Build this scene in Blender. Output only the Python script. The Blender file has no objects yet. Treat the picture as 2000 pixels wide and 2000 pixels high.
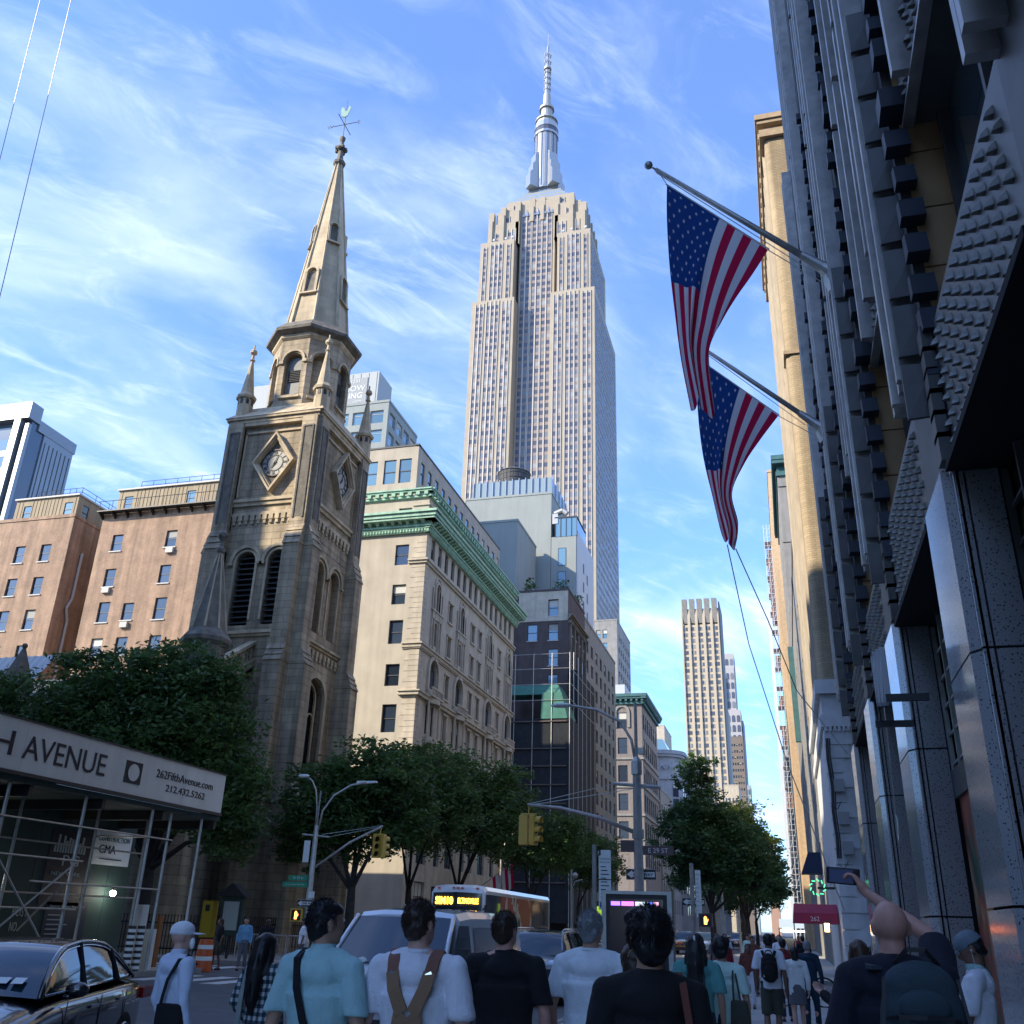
import bpy, bmesh, math, random
from mathutils import Vector, Matrix, noise as mnoise
R = math.radians
rnd = random.Random(7)
sc = bpy.context.scene
COL = sc.collection

# ------------------------------------------------------------------ camera
cam = bpy.data.cameras.new("camera"); camo = bpy.data.objects.new("camera", cam); COL.objects.link(camo)
_u = Vector((138, 4220, -1842)).normalized()
_n = Vector((550, -822, -1842)).normalized(); _n = (_n - _u * _n.dot(_u)).normalized()
_e = _n.cross(_u)
camo.matrix_world = Matrix(((_e.x, _e.y, _e.z, 0), (_n.x, _n.y, _n.z, 0), (_u.x, _u.y, _u.z, 1.8), (0, 0, 0, 1)))
cam.sensor_width = 36; cam.lens = 36 * 1842 / 2000
cam.clip_end = 20000; cam.clip_start = 0.05
sc.camera = camo

# ------------------------------------------------------------------ sun, sky, exposure
SUN_EL, SUN_SOUTHWEST = 30, 52          # degrees up; degrees west of grid south
sx, sy, sz = -math.sin(R(SUN_SOUTHWEST)) * math.cos(R(SUN_EL)), -math.cos(R(SUN_SOUTHWEST)) * math.cos(R(SUN_EL)), math.sin(R(SUN_EL))
sun = bpy.data.lights.new("sun", 'SUN'); sun.energy = 2.7; sun.angle = R(0.5); sun.color = (1.0, 0.86, 0.64)
suno = bpy.data.objects.new("sun", sun); COL.objects.link(suno)
suno.rotation_euler = Vector((sx, sy, sz)).to_track_quat('Z', 'Y').to_euler()
sc.view_settings.view_transform = 'Standard'; sc.view_settings.look = 'None'
sc.view_settings.gamma = 1; sc.view_settings.use_curve_mapping = False
sc.view_settings.exposure = 1.55
sc.render.engine = 'CYCLES'
sc.cycles.max_bounces = 6; sc.cycles.diffuse_bounces = 4; sc.cycles.glossy_bounces = 3
sc.cycles.transmission_bounces = 4; sc.cycles.transparent_max_bounces = 8
sc.cycles.use_denoising = True
sc.cycles.caustics_reflective = False; sc.cycles.caustics_refractive = False

W = bpy.data.worlds.new("World"); sc.world = W; W.use_nodes = True
nt = W.node_tree; nt.nodes.clear()
def nd(t, typ, **kw):
    n = t.nodes.new(typ)
    for k, v in kw.items(): setattr(n, k, v)
    return n
def math_(t, op, a, b=None):
    n = nd(t, 'ShaderNodeMath', operation=op)
    for i, v in enumerate((a, b)):
        if v is None: continue
        if isinstance(v, (int, float)): n.inputs[i].default_value = v
        else: t.links.new(v, n.inputs[i])
    return n.outputs[0]
sky = nd(nt, 'ShaderNodeTexSky', sky_type='NISHITA'); sky.sun_disc = False
sky.sun_elevation = R(SUN_EL); sky.sun_rotation = math.atan2(sx, sy)
sky.air_density = 1.1; sky.dust_density = 0.6; sky.ozone_density = 2.5
tint = nd(nt, 'ShaderNodeMixRGB', blend_type='MULTIPLY'); tint.inputs[0].default_value = 1
tint.inputs[2].default_value = (0.46, 0.67, 1.03, 1)
nt.links.new(sky.outputs[0], tint.inputs[1])
geo = nd(nt, 'ShaderNodeTexCoord'); sep = nd(nt, 'ShaderNodeSeparateXYZ'); nt.links.new(geo.outputs['Generated'], sep.inputs[0])
zz = math_(nt, 'MAXIMUM', math_(nt, 'ADD', sep.outputs[2], 0.22), 0.05)
cx_ = math_(nt, 'DIVIDE', sep.outputs[0], zz); cy_ = math_(nt, 'DIVIDE', sep.outputs[1], zz)
comb = nd(nt, 'ShaderNodeCombineXYZ'); nt.links.new(cx_, comb.inputs[0]); nt.links.new(cy_, comb.inputs[1])
def cloud_layer(rot, scl, nscale, detail, lo, hi, distort, loc=(0, 0, 0), rough=0.55):
    rt = nd(nt, 'ShaderNodeMapping'); rt.inputs['Rotation'].default_value = (0, 0, R(rot)); nt.links.new(comb.outputs[0], rt.inputs[0])
    mp = nd(nt, 'ShaderNodeMapping'); mp.inputs['Scale'].default_value = scl; mp.inputs['Location'].default_value = loc
    nt.links.new(rt.outputs[0], mp.inputs[0])
    no = nd(nt, 'ShaderNodeTexNoise'); no.inputs['Scale'].default_value = nscale; no.inputs['Detail'].default_value = detail
    no.inputs['Roughness'].default_value = rough; no.inputs['Distortion'].default_value = distort
    nt.links.new(mp.outputs[0], no.inputs['Vector'])
    mr = nd(nt, 'ShaderNodeMapRange', interpolation_type='SMOOTHSTEP'); mr.inputs[1].default_value = lo; mr.inputs[2].default_value = hi
    nt.links.new(no.outputs[0], mr.inputs[0]); return mr.outputs[0]
c1 = cloud_layer(-58, (1.0, 1.7, 1), 1.7, 8, 0.40, 0.82, 0.6, (3.1, 1.4, 0), 0.55)      # broad hazy bands
c2 = cloud_layer(-48, (1.0, 2.2, 1), 6.5, 10, 0.45, 0.86, 0.8, (7.2, 0.3, 0), 0.64)       # fine streaks inside them
c3 = cloud_layer(10, (1.0, 1.2, 1), 1.2, 2, 0.34, 0.64, 0.0, (1.5, 5.0, 0))
cm = math_(nt, 'MULTIPLY', math_(nt, 'ADD', math_(nt, 'MULTIPLY', c1, 0.72), math_(nt, 'MULTIPLY', c2, 0.5)), math_(nt, 'ADD', math_(nt, 'MULTIPLY', c3, 0.7), 0.42))
cm = math_(nt, 'MINIMUM', math_(nt, 'ADD', cm, 0.07), 0.74)
cmix = nd(nt, 'ShaderNodeMixRGB'); nt.links.new(cm, cmix.inputs[0]); nt.links.new(tint.outputs[0], cmix.inputs[1])
cmix.inputs[2].default_value = (3.1, 3.6, 4.5, 1)
bg = nd(nt, 'ShaderNodeBackground'); bg.inputs[1].default_value = 0.14
nt.links.new(cmix.outputs[0], bg.inputs[0])
wo = nd(nt, 'ShaderNodeOutputWorld'); nt.links.new(bg.outputs[0], wo.inputs[0])

# ------------------------------------------------------------------ materials
MATS = {}
def mat(name, col, rough=0.8, var=0.0, vscale=3.0, metal=0.0, spec=0.5, bump=0.0, bscale=20.0, emit=None, es=0, streak=0.0, rand=0.0, alpha=None, coat=0.0, trans=0.0):
    if name in MATS: return MATS[name]
    m = bpy.data.materials.new(name); m.use_nodes = True; t = m.node_tree
    b = t.nodes['Principled BSDF']; MATS[name] = m
    b.inputs['Base Color'].default_value = (*col, 1); b.inputs['Roughness'].default_value = rough
    b.inputs['Metallic'].default_value = metal; b.inputs['Specular IOR Level'].default_value = spec
    if coat: b.inputs['Coat Weight'].default_value = coat; b.inputs['Coat Roughness'].default_value = 0.03
    if trans: b.inputs['Transmission Weight'].default_value = trans
    if emit: b.inputs['Emission Color'].default_value = (*emit, 1); b.inputs['Emission Strength'].default_value = es
    g = nd(t, 'ShaderNodeNewGeometry')
    cur = None
    def mulf(fac_socket, a, c):
        nonlocal cur
        mr = nd(t, 'ShaderNodeMapRange'); mr.inputs[1].default_value = 0.25; mr.inputs[2].default_value = 0.75
        mr.inputs[3].default_value = a; mr.inputs[4].default_value = c
        t.links.new(fac_socket, mr.inputs[0])
        mx = nd(t, 'ShaderNodeMixRGB', blend_type='MULTIPLY'); mx.inputs[0].default_value = 1
        if cur is None: mx.inputs[1].default_value = (*col, 1)
        else: t.links.new(cur, mx.inputs[1])
        t.links.new(mr.outputs[0], mx.inputs[2]); cur = mx.outputs[0]
    if var:
        n1 = nd(t, 'ShaderNodeTexNoise'); n1.inputs['Scale'].default_value = vscale; n1.inputs['Detail'].default_value = 6
        t.links.new(g.outputs['Position'], n1.inputs['Vector']); mulf(n1.outputs[0], 1 - var, 1 + var)
    if streak:
        mp = nd(t, 'ShaderNodeMapping'); mp.inputs['Scale'].default_value = (1.6, 1.6, 0.12); t.links.new(g.outputs['Position'], mp.inputs[0])
        n2 = nd(t, 'ShaderNodeTexNoise'); n2.inputs['Scale'].default_value = 1.3; n2.inputs['Detail'].default_value = 5
        t.links.new(mp.outputs[0], n2.inputs['Vector']); mulf(n2.outputs[0], 1 - streak, 1 + streak * 0.6)
    if rand:
        oi = nd(t, 'ShaderNodeObjectInfo'); mr = oi.outputs['Random']
        sc_ = math_(t, 'ADD', math_(t, 'MULTIPLY', mr, 0.5), 0.25); mulf(sc_, 1 - rand, 1 + rand)
    if cur is not None: t.links.new(cur, b.inputs['Base Color'])
    if bump:
        n3 = nd(t, 'ShaderNodeTexNoise'); n3.inputs['Scale'].default_value = bscale; n3.inputs['Detail'].default_value = 4
        t.links.new(g.outputs['Position'], n3.inputs['Vector'])
        bp = nd(t, 'ShaderNodeBump'); bp.inputs['Strength'].default_value = bump; bp.inputs['Distance'].default_value = 0.03
        t.links.new(n3.outputs[0], bp.inputs['Height']); t.links.new(bp.outputs[0], b.inputs['Normal'])
    return m
def blocks_mat(name, c1, c2, mortar, w, h, msize=0.02, rough=0.85, var=0.25, bias=0.0, zoff=0.0, bump=0.5, streak=0.25):
    """stone or brick courses that follow the height of the wall"""
    m = bpy.data.materials.new(name); m.use_nodes = True; t = m.node_tree; b = t.nodes['Principled BSDF']; MATS[name] = m
    g = nd(t, 'ShaderNodeNewGeometry'); s = nd(t, 'ShaderNodeSeparateXYZ'); t.links.new(g.outputs['Position'], s.inputs[0])
    c = nd(t, 'ShaderNodeCombineXYZ'); t.links.new(math_(t, 'ADD', s.outputs[0], s.outputs[1]), c.inputs[0]); t.links.new(math_(t, 'ADD', s.outputs[2], zoff), c.inputs[1])
    br = nd(t, 'ShaderNodeTexBrick'); br.inputs['Scale'].default_value = 1; br.inputs['Brick Width'].default_value = w; br.inputs['Row Height'].default_value = h
    br.inputs['Mortar Size'].default_value = msize; br.inputs['Color1'].default_value = (*c1, 1); br.inputs['Color2'].default_value = (*c2, 1); br.inputs['Mortar'].default_value = (*mortar, 1)
    br.inputs['Bias'].default_value = bias
    t.links.new(c.outputs[0], br.inputs['Vector'])
    n1 = nd(t, 'ShaderNodeTexNoise'); n1.inputs['Scale'].default_value = 0.6; n1.inputs['Detail'].default_value = 8; n1.inputs['Roughness'].default_value = 0.65
    t.links.new(g.outputs['Position'], n1.inputs['Vector'])
    mr = nd(t, 'ShaderNodeMapRange'); mr.inputs[1].default_value = 0.25; mr.inputs[2].default_value = 0.75; mr.inputs[3].default_value = 1 - var; mr.inputs[4].default_value = 1 + var
    t.links.new(n1.outputs[0], mr.inputs[0])
    mx = nd(t, 'ShaderNodeMixRGB', blend_type='MULTIPLY'); mx.inputs[0].default_value = 1
    t.links.new(br.outputs['Color'], mx.inputs[1]); t.links.new(mr.outputs[0], mx.inputs[2])
    mp = nd(t, 'ShaderNodeMapping'); mp.inputs['Scale'].default_value = (1.4, 1.4, 0.1); t.links.new(g.outputs['Position'], mp.inputs[0])
    n2 = nd(t, 'ShaderNodeTexNoise'); n2.inputs['Scale'].default_value = 1.2; n2.inputs['Detail'].default_value = 5; t.links.new(mp.outputs[0], n2.inputs['Vector'])
    mr2 = nd(t, 'ShaderNodeMapRange'); mr2.inputs[1].default_value = 0.3; mr2.inputs[2].default_value = 0.7; mr2.inputs[3].default_value = 1 - streak; mr2.inputs[4].default_value = 1.08
    t.links.new(n2.outputs[0], mr2.inputs[0])
    mx2 = nd(t, 'ShaderNodeMixRGB', blend_type='MULTIPLY'); mx2.inputs[0].default_value = 1
    t.links.new(mx.outputs[0], mx2.inputs[1]); t.links.new(mr2.outputs[0], mx2.inputs[2])
    t.links.new(mx2.outputs[0], b.inputs['Base Color']); b.inputs['Roughness'].default_value = rough
    bp = nd(t, 'ShaderNodeBump'); bp.inputs['Strength'].default_value = bump; bp.inputs['Distance'].default_value = 0.02; bp.invert = True
    t.links.new(br.outputs['Fac'], bp.inputs['Height']); t.links.new(bp.outputs[0], b.inputs['Normal'])
    return m

M_glass = mat('window_glass', (0.03, 0.045, 0.07), 0.04, spec=0.9, rand=0.5, coat=0.4)
M_glassblue = mat('bluish_glass', (0.10, 0.20, 0.28), 0.06, spec=0.9, rand=0.35, coat=0.5)
M_blind = mat('window_blind', (0.42, 0.42, 0.38), 0.7, rand=0.35)
M_frame_dark = mat('dark_window_frame', (0.03, 0.035, 0.04), 0.5)
M_frame_lt = mat('pale_window_frame', (0.42, 0.42, 0.40), 0.6)
M_church = blocks_mat('church_limestone', (0.50, 0.41, 0.28), (0.40, 0.33, 0.235), (0.30, 0.25, 0.18), 1.1, 0.42, 0.022, var=0.38, streak=0.55, bump=0.6)
M_church_trim = mat('church_trim_stone', (0.50, 0.415, 0.285), 0.85, var=0.25, vscale=1.5, bump=0.3, bscale=14, streak=0.35)
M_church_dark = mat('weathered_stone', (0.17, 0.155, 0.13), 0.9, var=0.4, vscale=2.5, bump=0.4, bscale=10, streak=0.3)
M_louvre = mat('louvre_slats', (0.045, 0.05, 0.055), 0.75, var=0.2)
M_slate = mat('slate_roof', (0.10, 0.11, 0.12), 0.8, var=0.3)
M_brick = blocks_mat('orange_brick', (0.42, 0.25, 0.155), (0.33, 0.185, 0.115), (0.40, 0.32, 0.24), 0.24, 0.08, 0.012, var=0.34, streak=0.4)
M_brick_dk = blocks_mat('brown_brick', (0.10, 0.065, 0.06), (0.075, 0.05, 0.05), (0.10, 0.09, 0.085), 0.24, 0.08, 0.012)
M_brick_tan = blocks_mat('tan_brick', (0.46, 0.36, 0.22), (0.36, 0.28, 0.17), (0.30, 0.25, 0.18), 0.30, 0.11, 0.02, var=0.2)
M_brick_grey = blocks_mat('grey_brick', (0.085, 0.085, 0.09), (0.06, 0.06, 0.068), (0.04, 0.04, 0.045), 0.30, 0.11, 0.02)
M_stucco = mat('cream_stucco', (0.44, 0.395, 0.32), 0.9, var=0.10, vscale=0.8, bump=0.15, bscale=6, streak=0.12)
M_cream = mat('cream_stone', (0.47, 0.415, 0.33), 0.85, var=0.15, vscale=1.2, bump=0.2, bscale=8, streak=0.2)
M_copper = mat('green_copper', (0.30, 0.50, 0.38), 0.7, var=0.2, vscale=2, streak=0.25)
M_copper_dk = mat('dark_green_copper', (0.04, 0.12, 0.13), 0.7, var=0.2, vscale=2)
M_esb = mat('pale_limestone', (0.37, 0.32, 0.25), 0.8, var=0.08, vscale=0.3, streak=0.06)
M_esb_fin = mat('bright_metal_fin', (0.46, 0.43, 0.38), 0.45, metal=0.3)
M_mast = mat('mast_metal', (0.42, 0.45, 0.48), 0.3, metal=0.75)
M_grey = mat('grey_stucco', (0.27, 0.30, 0.29), 0.85, var=0.06, vscale=0.4, streak=0.08)
M_white = mat('white_panel', (0.46, 0.49, 0.52), 0.6, var=0.05, vscale=0.5)
M_concrete = mat('grey_stone', (0.25, 0.245, 0.235), 0.85, var=0.15, vscale=0.8, streak=0.2)
M_steel = mat('galvanised_steel', (0.40, 0.40, 0.38), 0.45, metal=0.5, var=0.2, vscale=6)
M_blackmetal = mat('black_metal', (0.02, 0.022, 0.026), 0.5)

# ------------------------------------------------------------------ mesh helpers
class MB:
    def __init__(s): s.v = []; s.f = []; s.m = []; s.mi = 0
    def add(s, vs, fs, mi=None):
        o = len(s.v); s.v += [tuple(v) for v in vs]; s.f += [tuple(i + o for i in f) for f in fs]
        s.m += [s.mi if mi is None else mi] * len(fs)
    def box(s, x0, x1, y0, y1, z0, z1, mi=None):
        s.add([(x0, y0, z0), (x1, y0, z0), (x1, y1, z0), (x0, y1, z0), (x0, y0, z1), (x1, y0, z1), (x1, y1, z1), (x0, y1, z1)],
              [(0, 3, 2, 1), (4, 5, 6, 7), (0, 1, 5, 4), (1, 2, 6, 5), (2, 3, 7, 6), (3, 0, 4, 7)], mi)
    def hexa(s, b, t, mi=None):   # two quads of four points
        s.add(list(b) + list(t), [(0, 3, 2, 1), (4, 5, 6, 7), (0, 1, 5, 4), (1, 2, 6, 5), (2, 3, 7, 6), (3, 0, 4, 7)], mi)
    def prism(s, poly, z0, z1, mi=None):
        n = len(poly)
        s.add([(x, y, z0) for x, y in poly] + [(x, y, z1) for x, y in poly],
              [tuple(range(n))[::-1], tuple(range(n, 2 * n))] + [(i, (i + 1) % n, n + (i + 1) % n, n + i) for i in range(n)], mi)
    def ring(s, prof, cx, cy, n=8, rot=0.0, mi=None, cap=True):   # prof: [(r,z)...]
        vs = []; fs = []
        for r, z in prof:
            for k in range(n):
                a = rot + 2 * math.pi * k / n; vs.append((cx + r * math.cos(a), cy + r * math.sin(a), z))
        for j in range(len(prof) - 1):
            for k in range(n):
                a, b = j * n + k, j * n + (k + 1) % n; fs.append((a, b, b + n, a + n))
        if cap: fs.append(tuple(range(n))[::-1]); fs.append(tuple(range((len(prof) - 1) * n, len(prof) * n)))
        s.add(vs, fs, mi)
    def tube(s, p, q, r0, r1=None, n=6, mi=None, cap=True):
        r1 = r0 if r1 is None else r1
        p, q = Vector(p), Vector(q); d = (q - p)
        if d.length < 1e-6: return
        d.normalize(); a = d.orthogonal().normalized(); b = d.cross(a)
        vs = []
        for c, r in ((p, r0), (q, r1)):
            for k in range(n):
                t = 2 * math.pi * k / n; vs.append(c + a * (r * math.cos(t)) + b * (r * math.sin(t)))
        fs = [(k, (k + 1) % n, n + (k + 1) % n, n + k) for k in range(n)]
        if cap: fs += [tuple(range(n))[::-1], tuple(range(n, 2 * n))]
        s.add(vs, fs, mi)
    def path(s, pts, r, n=6, mi=None):     # one continuous tube through the points
        pts = [Vector(q) for q in pts]; m = len(pts); rs = r if isinstance(r, (list, tuple)) else [r] * m; vs = []; up = None
        for i in range(m):
            d = (pts[min(i + 1, m - 1)] - pts[max(i - 1, 0)]).normalized()
            up = d.orthogonal() if up is None else up - d * up.dot(d)
            if up.length < 1e-4: up = d.orthogonal()
            up.normalize(); w = d.cross(up)
            vs += [pts[i] + up * (rs[i] * math.cos(2 * math.pi * k / n)) + w * (rs[i] * math.sin(2 * math.pi * k / n)) for k in range(n)]
        fs = [(j * n + k, j * n + (k + 1) % n, (j + 1) * n + (k + 1) % n, (j + 1) * n + k) for j in range(m - 1) for k in range(n)] + [tuple(range(n))[::-1], tuple(range((m - 1) * n, m * n))]
        s.add(vs, fs, mi)
    def sphere(s, c, r, n=8, mi=None, sc3=(1, 1, 1)):
        pr = []; m = max(4, n // 2)
        vs = []; fs = []
        for j in range(m + 1):
            ph = math.pi * j / m
            for k in range(n):
                a = 2 * math.pi * k / n
                vs.append((c[0] + sc3[0] * r * math.sin(ph) * math.cos(a), c[1] + sc3[1] * r * math.sin(ph) * math.sin(a), c[2] - sc3[2] * r * math.cos(ph)))
        for j in range(m):
            for k in range(n):
                a, b = j * n + k, j * n + (k + 1) % n; fs.append((a, b, b + n, a + n))
        s.add(vs, fs, mi)
    def mesh(s, name, mats, smooth=False):
        me = bpy.data.meshes.new(name); me.from_pydata(s.v, [], s.f)
        mats = mats if isinstance(mats, (list, tuple)) else [mats]
        for m in mats: me.materials.append(m)
        if len(mats) > 1: me.polygons.foreach_set('material_index', s.m)
        if smooth: me.polygons.foreach_set('use_smooth', [True] * len(s.f))
        me.update(); return me
    def obj(s, name, mats, parent=None, smooth=False, loc=None, label=None, kind=None):
        return link(name, s.mesh(name, mats, smooth), parent, loc, label, kind)
WLOC = {}
def link(name, data, parent=None, loc=None, label=None, kind=None):
    """loc None: the mesh is given in world coordinates (parents here are never rotated unless loc is given)"""
    o = bpy.data.objects.new(name, data); COL.objects.link(o)
    if parent is not None:
        o.parent = parent
        if loc is None: o.location = -WLOC.get(parent.name, Vector((0, 0, 0)))
        else: o.location = loc
        WLOC[o.name] = WLOC.get(parent.name, Vector((0, 0, 0))) + Vector(o.location)
    elif loc is not None: o.location = loc; WLOC[o.name] = Vector(loc)
    else: WLOC[o.name] = Vector((0, 0, 0))
    if label: o['label'] = label
    if kind: o['kind'] = kind
    return o
def tag(o, label=None, cat=None, group=None, kind=None):
    if label: o['label'] = label
    if cat: o['category'] = cat
    if group: o['group'] = group
    if kind: o['kind'] = kind
    return o
def thing(name, label, cat, loc=(0, 0, 0), group=None, rz=0):
    o = bpy.data.objects.new(name, None); COL.objects.link(o); o.location = loc; o.rotation_euler = (0, 0, rz)
    WLOC[o.name] = Vector(loc); tag(o, label, cat, group); return o
def copy_tree(o, parent=None):
    c = o.copy(); COL.objects.link(c)
    if parent is not None: c.parent = parent
    for ch in o.children: copy_tree(ch, c)
    return c
def finish(o, bevel=0.0, seg=1):
    if bevel:
        b = o.modifiers.new('bevel', 'BEVEL'); b.width = bevel; b.segments = seg; b.limit_method = 'ANGLE'
    return o
def text(body, size, parent, loc, rot, m, name='lettering', align='LEFT', ext=0.004, sx=1.0, bold=0.0):
    cu = bpy.data.curves.new(name, 'FONT'); cu.body = body; cu.size = size; cu.extrude = ext; cu.align_x = align; cu.offset = bold; cu.resolution_u = 3
    tmp = bpy.data.objects.new('t', cu); me = bpy.data.meshes.new_from_object(tmp); bpy.data.objects.remove(tmp)
    me.materials.clear(); me.materials.append(m)
    o = bpy.data.objects.new(name, me); COL.objects.link(o)
    if parent is not None: o.parent = parent; o.location = Vector(loc) - WLOC.get(parent.name, Vector((0, 0, 0)))
    else: o.location = loc
    o.rotation_euler = rot; o.scale = (sx, 1, 1); return o
ROT = {'S': 0.0, 'E': math.pi / 2, 'W': -math.pi / 2, 'N': math.pi}
def P(pl, c, a, d, z):      # point on a wall plane: a along the wall, d outwards
    return {'S': (a, c - d, z), 'N': (a, c + d, z), 'E': (c + d, a, z), 'W': (c - d, a, z)}[pl]
def wbox(mb, pl, c, a0, a1, d0, d1, z0, z1, mi=None):
    p, q = P(pl, c, a0, d0, z0), P(pl, c, a1, d1, z1)
    mb.box(min(p[0], q[0]), max(p[0], q[0]), min(p[1], q[1]), max(p[1], q[1]), z0, z1, mi)
def wall(mb, pl, c, a0, a1, z0, z1, holes=(), depth=0.25, mi=None):
    """a wall sheet with real openings and reveals; holes (a0,a1,z0,z1)"""
    A = sorted({a0, a1, *[h[0] for h in holes], *[h[1] for h in holes]}); Zs = sorted({z0, z1, *[h[2] for h in holes], *[h[3] for h in holes]})
    A = [a for a in A if a0 - 1e-6 <= a <= a1 + 1e-6]; Zs = [z for z in Zs if z0 - 1e-6 <= z <= z1 + 1e-6]
    def inside(a, z): return any(h[0] < a < h[1] and h[2] < z < h[3] for h in holes)
    for j in range(len(Zs) - 1):
        i = 0
        while i < len(A) - 1:
            zm = (Zs[j] + Zs[j + 1]) / 2
            if inside((A[i] + A[i + 1]) / 2, zm): i += 1; continue
            k = i
            while k + 1 < len(A) - 1 and not inside((A[k + 1] + A[k + 2]) / 2, zm): k += 1
            mb.add([P(pl, c, A[i], 0, Zs[j]), P(pl, c, A[k + 1], 0, Zs[j]), P(pl, c, A[k + 1], 0, Zs[j + 1]), P(pl, c, A[i], 0, Zs[j + 1])], [(0, 1, 2, 3)], mi)
            i = k + 1
    for h in holes:
        for (p, q) in (((h[0], h[2]), (h[0], h[3])), ((h[1], h[2]), (h[1], h[3])), ((h[0], h[2]), (h[1], h[2])), ((h[0], h[3]), (h[1], h[3]))):
            mb.add([P(pl, c, p[0], 0, p[1]), P(pl, c, q[0], 0, q[1]), P(pl, c, q[0], -depth, q[1]), P(pl, c, p[0], -depth, p[1])], [(0, 1, 2, 3)], mi)
def arc_pts(pl, c, ca, zs, r, d, n=10, ry=None):
    ry = ry or r
    return [P(pl, c, ca + r * math.cos(math.pi * k / n), d, zs + ry * math.sin(math.pi * k / n)) for k in range(n + 1)]
def arch_fill(mb, pl, c, ca, zs, r, ztop, depth=0.25, mi=None, n=10):
    """closes the corners above a round arch inside a rectangular opening of the same width"""
    p = arc_pts(pl, c, ca, zs, r, 0, n); pb = arc_pts(pl, c, ca, zs, r, -depth, n)
    for k in range(n):
        t0 = P(pl, c, ca + r * math.cos(math.pi * k / n), 0, ztop); t1 = P(pl, c, ca + r * math.cos(math.pi * (k + 1) / n), 0, ztop)
        mb.add([p[k], p[k + 1], t1, t0], [(0, 1, 2, 3)], mi); mb.add([p[k], p[k + 1], pb[k + 1], pb[k]], [(0, 1, 2, 3)], mi)
def arch_mould(mb, pl, c, ca, zs, r0, r1, d0, d1, mi=None, n=12, leg=0.0):
    a = [arc_pts(pl, c, ca, zs, r0, d, n) for d in (d0, d1)]; b = [arc_pts(pl, c, ca, zs, r1, d, n) for d in (d0, d1)]
    for k in range(n):
        mb.hexa([a[0][k], a[0][k + 1], b[0][k + 1], b[0][k]], [a[1][k], a[1][k + 1], b[1][k + 1], b[1][k]], mi)
    if leg:
        for s_ in (-1, 1):
            wbox(mb, pl, c, min(ca + s_ * r0, ca + s_ * r1), max(ca + s_ * r0, ca + s_ * r1), d0, d1, zs - leg, zs, mi)
WIN = {}
def window_mesh(w, h, style, fm, gm):
    key = (round(w, 2), round(h, 2), style, fm.name, gm.name)
    if key in WIN: return WIN[key]
    mb = MB(); t = 0.055 if w < 1.6 else 0.07; z0 = 0
    top = h
    mb.box(-w / 2, -w / 2 + t, -0.03, 0.05, 0, h); mb.box(w / 2 - t, w / 2, -0.03, 0.05, 0, h)
    mb.box(-w / 2 + t, w / 2 - t, -0.03, 0.05, 0, t); mb.box(-w / 2 + t, w / 2 - t, -0.03, 0.05, h - t, h)
    if 'h' in style: mb.box(-w / 2 + t, w / 2 - t, -0.045, 0.04, h * 0.5 - 0.035, h * 0.5 + 0.035)
    if 'v' in style: mb.box(-0.03, 0.03, -0.04, 0.03, t, h - t)
    if 't' in style: mb.box(-w / 2 + t, w / 2 - t, -0.045, 0.04, h * 0.72 - 0.03, h * 0.72 + 0.03)
    if 'g' in style:
        for k in (1, 2): mb.box(-w / 2 + w * k / 3 - .02, -w / 2 + w * k / 3 + .02, -0.04, 0.03, t, h - t)
    f = mb.mesh('window_frame', fm)
    g = MB(); s_ = 0.012 * (1 if len(WIN) % 2 else -1)
    if 'h' in style:
        g.add([(-w / 2 + t, 0.0, t), (w / 2 - t, 0.0 + s_, t), (w / 2 - t, 0.0, h / 2), (-w / 2 + t, 0.004, h / 2)], [(0, 1, 2, 3)])
        g.add([(-w / 2 + t, -0.015, h / 2), (w / 2 - t, -0.013, h / 2), (w / 2 - t, -0.018, h - t), (-w / 2 + t, -0.015, h - t)], [(0, 1, 2, 3)])
    else: g.add([(-w / 2 + t, 0, t), (w / 2 - t, s_, t), (w / 2 - t, 0, h - t), (-w / 2 + t, 0.004, h - t)], [(0, 1, 2, 3)])
    gg = g.mesh('pane', gm); b = MB(); bh = h * 0.38
    b.add([(-w / 2 + t, -0.02, h - t - bh), (w / 2 - t, -0.02, h - t - bh), (w / 2 - t, -0.02, h - t), (-w / 2 + t, -0.02, h - t)], [(0, 1, 2, 3)])
    WIN[key] = (f, gg, b.mesh('blind', M_blind)); return WIN[key]
def window(parent, pl, c, ca, z0, w, h, inset=0.18, style='h', fm=None, gm=None, blind=0.25, sill=None):
    f, g, b = window_mesh(w, h, style, fm or M_frame_dark, gm or M_glass)
    p = Vector(P(pl, c, ca, -inset, z0)) - WLOC.get(parent.name, Vector((0, 0, 0)))
    o = bpy.data.objects.new('window', f); COL.objects.link(o); o.parent = parent; o.location = p; o.rotation_euler = (0, 0, ROT[pl])
    q = bpy.data.objects.new('pane', g); COL.objects.link(q); q.parent = o
    if rnd.random() < blind:
        r = bpy.data.objects.new('blind', b); COL.objects.link(r); r.parent = o
        r.scale = (1, 1, 1)
    if sill:
        key = ('sill', round(w, 2), sill.name)
        if key not in WIN:
            s_ = MB(); s_.box(-w / 2 - .1, w / 2 + .1, -inset - .1, 0.0, -0.12, 0.0); WIN[key] = s_.mesh('sill', sill)
        r = bpy.data.objects.new('sill', WIN[key]); COL.objects.link(r); r.parent = o
    return o
STONES = {}
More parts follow.
